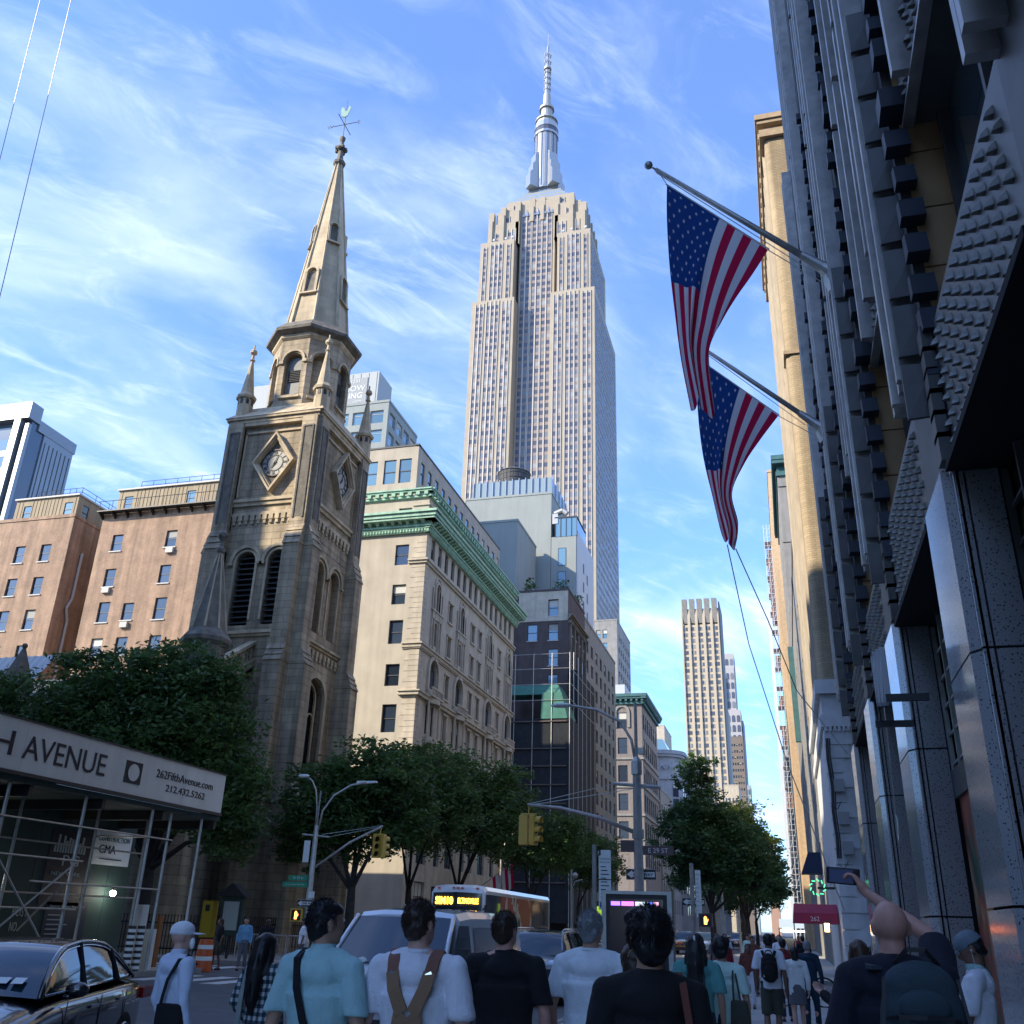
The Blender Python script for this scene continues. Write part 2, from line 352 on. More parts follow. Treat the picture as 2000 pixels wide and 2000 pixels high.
def stones(parent, pl, c, a0, a1, z0, z1, w, h, m, holes=(), proud=0.03, limit=300, name='stone', gap=0.02, used=None):
    """courses of separate blocks standing a little proud of the wall; the first ones are parts, the rest one joined part"""
    cnt = used if used is not None else [0]
    rest = MB(); nrow = int((z1 - z0) / h + 1e-6)
    me = None
    key = ('blk', m.name)
    if key not in STONES:
        b = MB(); b.hexa([(-.5, 0, -.5), (.5, 0, -.5), (.5, 0, .5), (-.5, 0, .5)], [(-.485, -1, -.47), (.485, -1, -.47), (.485, -1, .47), (-.485, -1, .47)])
        STONES[key] = b.mesh(name, m)
    me = STONES[key]
    for j in range(nrow):
        za = z0 + j * h; zb = za + h
        a = a0 - (w / 2 if j % 2 else 0)
        while a < a1 - 1e-6:
            ww = w * rnd.uniform(.8, 1.25); l, r = max(a, a0), min(a + ww, a1); a += ww
            if r - l < 0.18: continue
            if any(l < H_[1] and r > H_[0] and za < H_[3] and zb > H_[2] for H_ in holes): continue
            pr = proud * rnd.uniform(0.25, 1.0)
            if cnt[0] < limit:
                cnt[0] += 1
                o = bpy.data.objects.new(name, me); COL.objects.link(o); o.parent = parent
                o.location = Vector(P(pl, c, (l + r) / 2, 0, (za + zb) / 2)) - WLOC.get(parent.name, Vector((0, 0, 0)))
                o.rotation_euler = (0, 0, ROT[pl]); o.scale = (r - l - gap, pr, h - gap)
            else: wbox(rest, pl, c, l + gap / 2, r - gap / 2, 0, pr, za + gap / 2, zb - gap / 2)
    if rest.f: rest.obj(name + '_courses', m, parent, kind='stuff')
    return cnt
def cornice(mb, pl, c, a0, a1, z0, z1, proj, steps=4, mi=None):
    for i in range(steps):
        f0 = i / steps; wbox(mb, pl, c, a0, a1, -0.02, proj * (f0 + 1 / steps) ** 1.3, z0 + (z1 - z0) * f0, z0 + (z1 - z0) * (f0 + 1 / steps), mi)
def dentils(mb, pl, c, a0, a1, z0, z1, d0, d1, w, gap, mi=None):
    n = max(1, int((a1 - a0) / (w + gap)))
    for i in range(n):
        a = a0 + (i + .5) * (a1 - a0) / n; wbox(mb, pl, c, a - w / 2, a + w / 2, d0, d1, z0, z1, mi)

# ================================================================== ground, roads, pavements
M_asphalt = mat('asphalt', (0.095, 0.098, 0.102), 0.75, var=0.25, vscale=1.2, bump=0.3, bscale=40)
M_pave = mat('pavement_concrete', (0.38, 0.375, 0.36), 0.85, var=0.18, vscale=0.9, bump=0.2, bscale=25)
M_kerb = mat('kerb_stone', (0.26, 0.26, 0.25), 0.8, var=0.15)
M_paint = mat('road_paint', (0.62, 0.62, 0.60), 0.7, var=0.2, vscale=5)
mb = MB(); mb.add([(-3000, -600, 0), (3000, -600, 0), (3000, 6000, 0), (-3000, 6000, 0)], [(0, 1, 2, 3)])
tag(mb.obj('road', M_asphalt), kind='structure')
def pavement(x0, x1, y0, y1):
    p = MB(); p.box(x0, x1, y0, y1, 0.002, 0.13); o = tag(p.obj('pavement', M_pave), kind='structure')
    k = MB(); e = 0.16
    for a in ((x0 - e, x1 + e, y0 - e, y0), (x0 - e, x1 + e, y1, y1 + e), (x0 - e, x0, y0, y1), (x1, x1 + e, y0, y1)): k.box(*a, 0.002, 0.145)
    tag(k.obj('kerb', M_kerb), kind='structure'); return o
E_PAVE = pavement(-4.34, 30, -40, 30.3)
pavement(-60, -19.16, -40, 30.6); pavement(-60, -19.16, 36.6, 112); pavement(-60, -19.16, 122, 186)
pavement(-60, -19.16, 198, 255); pavement(-4.34, 30, 42.3, 112); pavement(-4.34, 30, 122, 186); pavement(-4.34, 30, 198, 600)
pavement(-60, -19.16, 268, 600)

# flags of the near pavement, each slab a piece with a recessed joint
sm = MB(); sm.hexa([(0, 0, 0), (1.5, 0, 0), (1.5, 1.5, 0), (0, 1.5, 0)], [(.012, .012, .012), (1.488, .012, .012), (1.488, 1.488, .012), (.012, 1.488, .012)])
slabm = sm.mesh('slab', M_pave)
for j in range(9):
    for i in range(4):
        o = link('slab', slabm, E_PAVE, (-4.2 + i * 1.55, 16 + j * 1.55, 0.131))
def marking(name, rects):
    m = MB()
    for x0, x1, y0, y1 in rects: m.add([(x0, y0, .004), (x1, y0, .004), (x1, y1, .004), (x0, y1, .004)], [(0, 1, 2, 3)])
    return tag(m.obj(name, M_paint), kind='structure')
marking('crosswalk_marking', [(-4.2 + i * 1.1, -3.6 + i * 1.1, 31.2, 34.2) for i in range(6)])
marking('crosswalk_marking', [(-18.6 + i * 1.2, -18.0 + i * 1.2, 26.2, 29.4) for i in range(12)])
marking('crosswalk_marking', [(-18.6 + i * 1.2, -18.0 + i * 1.2, 36.8, 40.0) for i in range(12)])
marking('stop_line', [(-18.8, -4.8, 41.6, 42.1)])
marking('crosswalk_marking', [(-25 + i * 1.1, -24.4 + i * 1.1, 31.6, 35.4) for i in range(5)])
for lx in (-8.0, -11.7, -15.4): marking('lane_marking', [(lx - .06, lx + .06, 50 + k * 9, 53 + k * 9) for k in range(40)])

# ================================================================== the church
ch = thing('church', 'brown stone church with a tall clock tower and steeple on the street corner', 'church', (-29, 49, 0))
G = 'W'
TX0, TX1, TY0, TY1 = -31.7, -25.9, 46.1, 52.9        # tower body
tw = MB()
holesS = [(-30.0, -28.9 + .0, 17.0, 21.55), (-28.0, -26.9, 17.0, 21.55)]
LW = [(-29.45, .62), (-27.35, .62)]
holesS = [(c - r, c + r, 17.0, 20.9 + r + .02) for c, r in LW]
wall(tw, 'S', TY0, TX0, TX1, 0, 30.4, holesS, 0.55)
for c, r in LW: arch_fill(tw, 'S', TY0, c, 20.9, r, 20.92 + r, 0.55)
LE = [(48.45, .62), (50.55, .62)]
holesE = [(c - r, c + r, 17.2, 20.9 + r + .02) for c, r in LE] + [(48.5, 50.7, 6.0, 14.6)]
wall(tw, 'E', TX1, TY0, TY1, 0, 30.4, holesE, 0.55)
for c, r in LE: arch_fill(tw, 'E', TX1, c, 20.9, r, 20.92 + r, 0.55)
arch_fill(tw, 'E', TX1, 49.6, 13.5, 1.1, 14.6, 0.55)
wall(tw, 'N', TY1, TX0, TX1, 0, 30.4); wall(tw, 'W', TX0, TY0, TY1, 0, 30.4)
tower = tw.obj('tower', M_church, ch)
cnt = stones(tower, 'S', TY0, TX0 + 1.0, TX1 - .9, 10.5, 16.2, .95, .42, M_church, [], .03, 60)
stones(tower, 'S', TY0, TX0 + 1.0, TX1 - .9, 21.9, 22.9, .95, .42, M_church, [(-30.5, -26.3, 21.0, 22.4)], .03, 80, used=cnt)
stones(tower, 'S', TY0, TX0 + 1.0, TX1 - .9, 24.9, 29.9, .95, .42, M_church, [(-30.4, -27.0, 25.0, 29.6)], .03, 180, used=cnt)
stones(tower, 'E', TX1, TY0 + .9, TY1 - .9, 21.9, 30.0, .95, .42, M_church, [(47.8, 51.2, 25.0, 29.6), (47.4, 51.6, 23.2, 24.6)], .03, 290, used=cnt)
# twin louvred openings
for pl, c, lst in (('S', TY0, LW), ('E', TX1, LE)):
    for ca, r in lst:
        f = MB(); wbox(f, pl, c, ca - r, ca + r, -.54, -.50, 17.0, 21.6)
        lo = f.obj('louvre_window', M_blackmetal, tower)
        if pl == 'S':
            for k in range(13):
                z = 17.15 + k * .33
                hw = r if z < 20.7 else math.sqrt(max(.05, r * r - (z + .1 - 20.9) ** 2))
                if z > 21.3: break
                s_ = MB(); a, b = ca - hw + .02, ca + hw - .02
                s_.hexa([P(pl, c, a, -.10, z), P(pl, c, b, -.10, z), P(pl, c, b, -.46, z + .20), P(pl, c, a, -.46, z + .20)],
                        [P(pl, c, a, -.10, z + .05), P(pl, c, b, -.10, z + .05), P(pl, c, b, -.46, z + .25), P(pl, c, a, -.46, z + .25)])
                s_.obj('louvre_slat', M_louvre, lo)
        else:
            f = MB(); wbox(f, pl, c, ca - r, ca + r, -.49, -.4, 17.2, 21.6); f.obj('blind_panel', M_church_trim, tower)
        h = MB(); arch_mould(h, pl, c, ca, 20.9, r + .22, r + .42, -.02, .16, leg=.1); arch_mould(h, pl, c, ca, 20.9, r + .02, r + .16, -.1, .07, leg=3.6)
        wbox(h, pl, c, ca - r - .52, ca - r - .18, -.02, .2, 20.68, 20.82); wbox(h, pl, c, ca + r + .18, ca + r + .52, -.02, .2, 20.68, 20.82)
        h.obj('hood_mould', M_church_trim, tower)
# string courses, corbel tables, cornice
def wb1(pl, c, a0, a1, d0, d1, z0, z1): t_ = MB(); wbox(t_, pl, c, a0, a1, d0, d1, z0, z1); t_.obj('string_course', M_church_trim, tower)
for pl, c, a0, a1 in (('S', TY0, TX0, TX1), ('E', TX1, TY0, TY1), ('N', TY1, TX0, TX1), ('W', TX0, TY0, TY1)):
    i0, i1 = a0 + .8, a1 - .8
    wb1(pl, c, i0, i1, -.02, .22, 24.75, 24.95); wb1(pl, c, i0, i1, -.02, .12, 24.5, 24.75)
    wb1(pl, c, i0, i1, -.02, .24, 16.45, 16.62); wb1(pl, c, i0, i1, -.02, .12, 16.3, 16.45)
    wb1(pl, c, i0, i1, -.02, .30, 29.98, 30.2)
    wb1(pl, c, i0 - 1, i1 + 1, -.02, .34, 30.2, 30.42); wb1(pl, c, i0 - 1.1, i1 + 1.1, -.02, .46, 30.42, 30.58); 
    wb1(pl, c, i0, i1, -.02, .14, 23.85, 24.05)
cb = MB(); cb.box(-.14, .14, -.14, 0, -.32, .0); cb.box(-.09, .09, -.11, 0, -.55, -.32); cbm = cb.mesh('corbel', M_church_trim)
for pl, c, a0, a1 in (('S', TY0, TX0 + .85, TX1 - .85), ('E', TX1, TY0 + .85, TY1 - .85)):
    n = 10
    for k in range(n):
        o = link('corbel', cbm, tower, Vector(P(pl, c, a0 + (k + .5) * (a1 - a0) / n, 0, 23.85)) - WLOC[ch.name] + Vector((0, 0, 0)) - Vector(tower.location)); o.rotation_euler = (0, 0, ROT[pl])
    for k in range(n):
        if pl == 'E': o = link('corbel', cbm, tower, Vector(P(pl, c, a0 + (k + .5) * (a1 - a0) / n, 0, 16.15)) - WLOC[ch.name] - Vector(tower.location)); o.rotation_euler = (0, 0, ROT[pl])
# corner buttresses, stepped
def buttress(cx, cy, dx, dy):
    b = MB()
    # upper pilaster pair with a sunk dark panel
    for (z0, z1, ex) in ((22.9, 30.25, .26), (15.6, 21.6, .62), (8.2, 14.6, 1.0), (0, 7.2, 1.5)):
        wd = 1.0
        x0, x1 = (cx, cx + wd) if dx < 0 else (cx - wd, cx)
        y0, y1 = (cy, cy + wd) if dy < 0 else (cy - wd, cy)
        # arm towards y
        ya, yb = (y0 - ex, y1) if dy < 0 else (y0, y1 + ex)
        xa, xb = (x0 - ex, x1) if dx < 0 else (x0, x1 + ex)
        b.box(x0, x1, ya, yb, z0, z1); b.box(xa, xb, y0 + .002, y1 - .002, z0 + .002, z1 - .002)
    # sloped weatherings between the stages
    for (z0, z1, e0, e1) in ((21.6, 22.9, .62, .26), (14.6, 15.6, 1.0, .62), (7.2, 8.2, 1.5, 1.0)):
        for s_ in range(3):
            f0 = s_ / 3; e = e0 + (e1 - e0) * f0; z = z0 + (z1 - z0) * f0; zt = z0 + (z1 - z0) * (s_ + 1) / 3; en = e0 + (e1 - e0) * (s_ + 1) / 3
            x0, x1 = (cx, cx + 1.0) if dx < 0 else (cx - 1.0, cx); y0, y1 = (cy, cy + 1.0) if dy < 0 else (cy - 1.0, cy)
            g = .07
            yo = (cy - e - g) if dy < 0 else (cy + e + g); yn = (cy - en) if dy < 0 else (cy + en); yi = (cy + .5) if dy < 0 else (cy - .5)
            b.hexa([(x0 - .04, yi, z), (x1 + .04, yi, z), (x1 + .04, yo, z), (x0 - .04, yo, z)], [(x0 - .04, yi, zt), (x1 + .04, yi, zt), (x1 + .04, yn, zt), (x0 - .04, yn, zt)])
            xo = (cx - e - g) if dx < 0 else (cx + e + g); xn = (cx - en) if dx < 0 else (cx + en); xi = (cx + .5) if dx < 0 else (cx - .5)
            b.hexa([(xi, y0 - .04, z), (xo, y0 - .04, z), (xo, y1 + .04, z), (xi, y1 + .04, z)], [(xi, y0 - .04, zt), (xn, y0 - .04, zt), (xn, y1 + .04, zt), (xi, y1 + .04, zt)])
    o = b.obj('buttress', M_church, tower)
    d = MB()
    for pl in (('S' if dy < 0 else 'N'), ('W' if dx < 0 else 'E')):
        if pl in 'SN':
            a = cx + (.5 if dx < 0 else -.5); c = cy - .26 if dy < 0 else cy + .26
        else:
            a = cy + (.5 if dy < 0 else -.5); c = cx - .26 if dx < 0 else cx + .26
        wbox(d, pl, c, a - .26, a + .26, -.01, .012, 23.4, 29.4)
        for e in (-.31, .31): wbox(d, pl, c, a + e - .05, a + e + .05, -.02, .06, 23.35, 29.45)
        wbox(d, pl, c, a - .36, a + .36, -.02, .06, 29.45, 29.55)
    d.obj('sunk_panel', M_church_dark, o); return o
for cx, cy, dx, dy in ((TX0 - .15, TY0 - .15, -1, -1), (TX1 + .15, TY0 - .15, 1, -1), (TX1 + .15, TY1 + .15, 1, 1), (TX0 - .15, TY1 + .15, -1, 1)): buttress(cx, cy, dx, dy)
bs = MB()
# west window under the tower (east face), pointed tracery
tr = MB(); wbox(tr, 'E', TX1, 48.5, 50.7, -.54, -.5, 6, 14.6); gl = tr.obj('arched_window', M_glass, tower)
tr = MB(); arch_mould(tr, 'E', TX1, 49.6, 13.5, 1.15, 1.45, -.02, .16, leg=6); arch_mould(tr, 'E', TX1, 49.6, 13.5, .8, .95, -.4, -.28, leg=6.5)
wbox(tr, 'E', TX1, 49.54, 49.66, -.4, -.28, 6, 13.6)
for s_ in (-.45, .45): arch_mould(tr, 'E', TX1, 49.6 + s_, 12.3, .33, .41, -.4, -.3, leg=6)
tr.obj('tracery', M_church_trim, gl)
# clocks
M_dial = mat('clock_dial', (0.36, 0.36, 0.33), 0.6, var=0.1); M_numer = mat('clock_black', (0.015, 0.015, 0.018), 0.5)
def clock(pl, c, ca, z):
    f = MB(); hw, hh = 1.42, 2.05
    for (k0, k1, d0, d1) in ((1.0, .90, 0, .42), (.90, .80, 0, .30), (.80, .74, 0, .16)):
        O = [(hw * k0, 0), (0, hh * k0), (-hw * k0, 0), (0, -hh * k0)]; I = [(hw * k1, 0), (0, hh * k1), (-hw * k1, 0), (0, -hh * k1)]
        for i in range(4):
            j = (i + 1) % 4
            f.hexa([P(pl, c, ca + x, d0 - .02, z + y) for x, y in (O[i], O[j], I[j], I[i])], [P(pl, c, ca + x, d1, z + y) for x, y in (O[i], O[j], I[j], I[i])])
    root = f.obj('clock_frame', M_church_trim, tower)
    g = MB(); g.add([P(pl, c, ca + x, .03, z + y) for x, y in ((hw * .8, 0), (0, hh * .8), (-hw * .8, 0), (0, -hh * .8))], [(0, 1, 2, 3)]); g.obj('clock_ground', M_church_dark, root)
    n = 40
    def disc(r0, r1, d, m, name):
        q = MB()
        for k in range(n):
            a, b = 2 * math.pi * k / n, 2 * math.pi * (k + 1) / n
            q.hexa([P(pl, c, ca + r * math.cos(t_), .03, z + r * math.sin(t_)) for r, t_ in ((r0, a), (r1, a), (r1, b), (r0, b))],
                   [P(pl, c, ca + r * math.cos(t_), d, z + r * math.sin(t_)) for r, t_ in ((r0, a), (r1, a), (r1, b), (r0, b))])
        return q.obj(name, m, root)
    disc(.0, .88, .07, M_dial, 'clock_dial'); disc(.84, .92, .13, M_numer, 'clock_ring'); disc(.50, .56, .10, M_numer, 'clock_ring')
    q = MB()
    sgn = 1
    nums = {12: 3, 1: 1, 2: 2, 3: 3, 4: 4, 5: 2, 6: 3, 7: 4, 8: 4, 9: 3, 10: 2, 11: 3}
    roman = ['XII', 'I', 'II', 'III', 'IV', 'V', 'VI', 'VII', 'VIII', 'IX', 'X', 'XI']
    for k in range(12):
        a = math.pi / 2 - k * math.pi / 6; rc = .70
        s = roman[k]; w_ = {'I': .03, 'V': .1, 'X': .1}; tot = sum(w_[c_] + .025 for c_ in s); x = -tot / 2
        for c_ in s:
            def bar(x0, x1):
                pts = []
                for (xx, rr) in ((x0 - .011, rc - .10), (x0 + .011, rc - .10), (x1 + .011, rc + .10), (x1 - .011, rc + .10)):
                    px = math.cos(a) * rr + math.sin(a) * xx; py = math.sin(a) * rr - math.cos(a) * xx; pts.append((px, py))
                q.hexa([P(pl, c, ca + u, .07, z + v) for u, v in pts], [P(pl, c, ca + u, .09, z + v) for u, v in pts])
            if c_ == 'I': bar(x + .015, x + .015)
            elif c_ == 'V': bar(x + .05, x); bar(x + .05, x + .1)
            else: bar(x, x + .1); bar(x + .1, x)
            x += w_[c_] + .025
    q.obj('numerals', M_numer, root)
    for ang, ln, wd in ((math.pi / 2 - R(18), .56, .035), (math.pi / 2 - R(215), .42, .06)):
        q = MB(); dx, dy = math.cos(ang), math.sin(ang); px, py = -dy, dx
        pts = [(-dx * .12 + px * wd, -dy * .12 + py * wd), (-dx * .12 - px * wd, -dy * .12 - py * wd), (dx * ln - px * .008, dy * ln - py * .008), (dx * ln + px * .008, dy * ln + py * .008)]
        q.hexa([P(pl, c, ca + u, .10, z + v) for u, v in pts], [P(pl, c, ca + u, .13, z + v) for u, v in pts]); q.obj('clock_hand', M_numer, root)
clock('S', TY0, -28.45, 27.3); clock('E', TX1, 49.9, 27.6)
fr = MB()
for pl, c, a0, a1 in (('S', TY0, TX0 + .95, TX1 - .9), ('E', TX1, TY0 + .9, TY1 - .9)):
    for a in (a0, a1 - .1): wbox(fr, pl, c, a, a + .1, -.02, .1, 25.1, 29.6)
    wbox(fr, pl, c, a0, a1, -.02, .1, 29.5, 29.62)
fr.obj('panel_moulding', M_church_trim, tower)
# roof slope under the octagon, octagon, spire
OX, OY = -28.75, 49.4
OC = MB()
b4 = [(TX0 - .5, TY0 - .5, 30.58), (TX1 + .5, TY0 - .5, 30.58), (TX1 + .5, TY1 + .5, 30.58), (TX0 - .5, TY1 + .5, 30.58)]
t4 = [(OX - 2.5, OY - 2.5, 31.9), (OX + 2.5, OY - 2.5, 31.9), (OX + 2.5, OY + 2.5, 31.9), (OX - 2.5, OY + 2.5, 31.9)]
OC.hexa(b4, t4); OC.obj('tower_roof', M_church_trim, tower)
ap = 2.42; rr = ap / math.cos(R(22.5)); rot = R(22.5)
oc = MB(); oc.ring([(rr - .45, 31.0), (rr - .45, 37.3)], OX, OY, 8, rot); octo = oc.obj('octagon', M_church, ch)
def octface(k, r0):   # two corners of face k at circumradius r0
    a = rot + k * math.pi / 4; return (OX + r0 * math.cos(a), OY + r0 * math.sin(a)), (OX + r0 * math.cos(a + math.pi / 4), OY + r0 * math.sin(a + math.pi / 4))
def octP(k, ap_, s, d, z):    # s across the face (metres), d out of it
    am = rot + (k + .5) * math.pi / 4; nx, ny = math.cos(am), math.sin(am); tx, ty = -ny, nx
    return (OX + nx * (ap_ + d) + tx * s, OY + ny * (ap_ + d) + ty * s, z)
hwf = ap * math.tan(R(22.5))
for k in range(8):
    f = MB(); hole = .62; zs = 35.3
    f.hexa([octP(k, ap, -hwf, -.42, 31.0), octP(k, ap, -hole, -.42, 31.0), octP(k, ap, -hole, 0, 31.0), octP(k, ap, -hwf, 0, 31.0)], [octP(k, ap, -hwf, -.42, 37.3), octP(k, ap, -hole, -.42, 37.3), octP(k, ap, -hole, 0, 37.3), octP(k, ap, -hwf, 0, 37.3)])
    f.hexa([octP(k, ap, hole, -.42, 31.0), octP(k, ap, hwf, -.42, 31.0), octP(k, ap, hwf, 0, 31.0), octP(k, ap, hole, 0, 31.0)], [octP(k, ap, hole, -.42, 37.3), octP(k, ap, hwf, -.42, 37.3), octP(k, ap, hwf, 0, 37.3), octP(k, ap, hole, 0, 37.3)])
    f.hexa([octP(k, ap, -hole, -.42, 31.0), octP(k, ap, hole, -.42, 31.0), octP(k, ap, hole, 0, 31.0), octP(k, ap, -hole, 0, 31.0)], [octP(k, ap, -hole, -.42, 32.9), octP(k, ap, hole, -.42, 32.9), octP(k, ap, hole, 0, 32.75), octP(k, ap, -hole, 0, 32.75)])
    n = 8
    for j in range(n):
        a, b = math.pi * j / n, math.pi * (j + 1) / n
        lo = [octP(k, ap, hole * math.cos(t_), -.42, zs + hole * math.sin(t_)) for t_ in (a, b)] + [octP(k, ap, hole * math.cos(b), 0, zs + hole * math.sin(b)), octP(k, ap, hole * math.cos(a), 0, zs + hole * math.sin(a))]
        hi = [octP(k, ap, hole * math.cos(t_), -.42, 37.3) for t_ in (a, b)] + [octP(k, ap, hole * math.cos(b), 0, 37.3), octP(k, ap, hole * math.cos(a), 0, 37.3)]
        f.hexa(lo, hi)
    fo = f.obj('octagon_face', M_church, octo)
    h = MB()
    for j in range(n):
        a, b = math.pi * j / n, math.pi * (j + 1) / n
        for r0, r1, d1 in ((.72, .86, .12),):
            q = [(r0, a), (r1, a), (r1, b), (r0, b)]
            h.hexa([octP(k, ap, r * math.cos(t_), -.02, zs + r * math.sin(t_)) for r, t_ in q], [octP(k, ap, r * math.cos(t_), d1, zs + r * math.sin(t_)) for r, t_ in q])
    for s_ in (-1, 1): h.hexa([octP(k, ap, s_ * .70, -.02, 35.1), octP(k, ap, s_ * 1.0, -.02, 35.1), octP(k, ap, s_ * 1.0, .14, 35.1), octP(k, ap, s_ * .70, .14, 35.1)], [octP(k, ap, s_ * .70, -.02, 35.3), octP(k, ap, s_ * 1.0, -.02, 35.3), octP(k, ap, s_ * 1.0, .14, 35.3), octP(k, ap, s_ * .70, .14, 35.3)])
    h.hexa([octP(k, ap, -.75, -.02, 32.45), octP(k, ap, .75, -.02, 32.45), octP(k, ap, .75, .16, 32.45), octP(k, ap, -.75, .16, 32.45)], [octP(k, ap, -.75, -.02, 32.6), octP(k, ap, .75, -.02, 32.6), octP(k, ap, .75, .12, 32.6), octP(k, ap, -.75, .12, 32.6)])
    h.obj('hood_mould', M_church_trim, octo)
    if k % 2 == 1:
        g = MB(); g.hexa([octP(k, ap, -.45, -.40, 32.9), octP(k, ap, .45, -.40, 32.9), octP(k, ap, .45, -.34, 32.9), octP(k, ap, -.45, -.34, 32.9)], [octP(k, ap, -.45, -.40, 35.7), octP(k, ap, .45, -.40, 35.7), octP(k, ap, .45, -.34, 35.7), octP(k, ap, -.45, -.34, 35.7)])
        gw = g.obj('octagon_window', mat('leaded_glass', (.11, .115, .105), .4, var=.3, vscale=5), octo)
        lv = MB()
        for j in range(7): lv.hexa([octP(k, ap, -.42, -.34, 33.9 + j * .13), octP(k, ap, .42, -.34, 33.9 + j * .13), octP(k, ap, .42, -.26, 33.87 + j * .13), octP(k, ap, -.42, -.26, 33.87 + j * .13)], [octP(k, ap, -.42, -.34, 33.98 + j * .13), octP(k, ap, .42, -.34, 33.98 + j * .13), octP(k, ap, .42, -.26, 33.93 + j * .13), octP(k, ap, -.42, -.26, 33.93 + j * .13)])
        lv.obj('louvre', M_louvre, gw)
c_ = MB(); c_.ring([(rr + .02, 36.95), (rr + .18, 37.1), (rr + .2, 37.3)], OX, OY, 8, rot); c_.obj('octagon_cornice', M_church_trim, octo)
c_ = MB(); c_.ring([(rr + .25, 37.3), (rr + .62, 37.5), (rr + .66, 37.7), (rr - .1, 38.5)], OX, OY, 8, rot); c_.obj('octagon_eaves', M_church_dark, octo)
spire_r = lambda z: 2.18 + (0.26 - 2.18) * (z - 38.3) / (54.2 - 38.3)
sp = MB(); sp.ring([(spire_r(z), z) for z in (38.2, 42, 46, 50, 54.2)], OX - .45 * 0, OY, 8, rot); spi = sp.obj('spire', blocks_mat('spire_stone', (.54, .445, .30), (.47, .385, .265), (.36, .30, .21), 1.2, .5, .01, var=.2, streak=.25, bump=.25), ch)
for k in range(8):     # ribs on the edges of the spire and small lucarnes
    a = rot + k * math.pi / 4; rb = MB()
    r0, r1 = spire_r(38.4) + .02, spire_r(54.2) + .02
    rb.tube((OX + r0 * math.cos(a), OY + r0 * math.sin(a), 38.4), (OX + r1 * math.cos(a), OY + r1 * math.sin(a), 54.2), .12, .05, 6)
    rb.obj('spire_rib', M_church_trim, spi)
    am = a + math.pi / 8
    for zb, hh_ in ((41.3, 2.2),) if k % 2 else ((46.2, 1.7),):
        rz = spire_r(zb) * math.cos(R(22.5)); w_ = .36 if k % 2 else .28
        nx, ny = math.cos(am), math.sin(am); tx, ty = -ny, nx; slope = (2.18 - .26) * math.cos(R(22.5)) / 15.9
        def SP(s, d, z): rr_ = (spire_r(z)) * math.cos(R(22.5)) + d; return (OX + nx * rr_ + tx * s, OY + ny * rr_ + ty * s, z)
        l = MB()
        for s_ in (-1, 1): l.hexa([SP(s_ * w_ * 1.5, -.05, zb), SP(s_ * w_, -.05, zb), SP(s_ * w_, .14, zb), SP(s_ * w_ * 1.5, .14, zb)], [SP(s_ * w_ * 1.5, -.05, zb + hh_ * .8), SP(s_ * w_, -.05, zb + hh_ * .8), SP(s_ * w_, .24, zb + hh_ * .8), SP(s_ * w_ * 1.5, .24, zb + hh_ * .8)])
        for j in range(6):
            t0, t1 = math.pi * j / 6, math.pi * (j + 1) / 6; q = [(w_, t0), (w_ * 1.5, t0), (w_ * 1.5, t1), (w_, t1)]
            l.hexa([SP(r * math.cos(t_), -.05, zb + hh_ * .8 + r * math.sin(t_)) for r, t_ in q], [SP(r * math.cos(t_), .26, zb + hh_ * .8 + r * math.sin(t_)) for r, t_ in q])
        l.hexa([SP(-w_ * 1.8, -.05, zb - .15), SP(w_ * 1.8, -.05, zb - .15), SP(w_ * 1.8, .22, zb - .15), SP(-w_ * 1.8, .22, zb - .15)], [SP(-w_ * 1.8, -.05, zb), SP(w_ * 1.8, -.05, zb), SP(w_ * 1.8, .2, zb), SP(-w_ * 1.8, .2, zb)])
        lu = l.obj('lucarne', M_church_trim, spi)
        d_ = MB(); d_.hexa([SP(-w_, -.05, zb + .1), SP(w_, -.05, zb + .1), SP(w_, .012, zb + .1), SP(-w_, .012, zb + .1)], [SP(-w_, -.05, zb + hh_ * .85), SP(w_, -.05, zb + hh_ * .85), SP(w_, .012, zb + hh_ * .85), SP(-w_, .012, zb + hh_ * .85)])
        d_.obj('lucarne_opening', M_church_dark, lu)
fn = MB(); fn.ring([(.26, 54.1), (.46, 54.3), (.48, 54.5), (.28, 54.75), (.2, 55.3), (.22, 55.7), (.14, 56.5), (.22, 56.8), (.24, 57.0), (.1, 57.1)], OX, OY, 8, rot)
for k in range(8):
    a = k * math.pi / 4; fn.sphere((OX + .36 * math.cos(a), OY + .36 * math.sin(a), 55.75 + (.12 if k % 2 else 0)), .17, 6)
fn.obj('finial', M_church_dark, spi)
M_verd = mat('verdigris', (0.45, 0.62, 0.50), 0.6)
vn = MB(); vn.tube((OX, OY, 57.0), (OX, OY, 61.0), .035, .02, 6); vn.tube((OX - 1.1, OY, 58.4), (OX + 1.1, OY, 58.4), .03, .03, 6); vn.tube((OX, OY - 1.1, 58.4), (OX, OY + 1.1, 58.4), .03, .03, 6)
vane = vn.obj('weather_vane', M_blackmetal, ch)
ck = MB()
ckp = [(-.30, 59.2), (-.05, 59.15), (.15, 59.35), (.34, 60.2), (.18, 60.35), (.10, 59.85), (-.05, 59.7), (-.14, 60.0), (-.20, 60.15), (-.32, 60.1), (-.40, 59.85), (-.34, 59.5)]
n_ = len(ckp); ck.add([(OX + x, OY - .04 + x * .3, z) for x, z in ckp] + [(OX + x, OY + .04 + x * .3, z) for x, z in ckp], [tuple(range(n_)), tuple(range(n_, 2 * n_))] + [(i, (i + 1) % n_, n_ + (i + 1) % n_, n_ + i) for i in range(n_)])
ck.obj('cockerel', M_verd, vane)
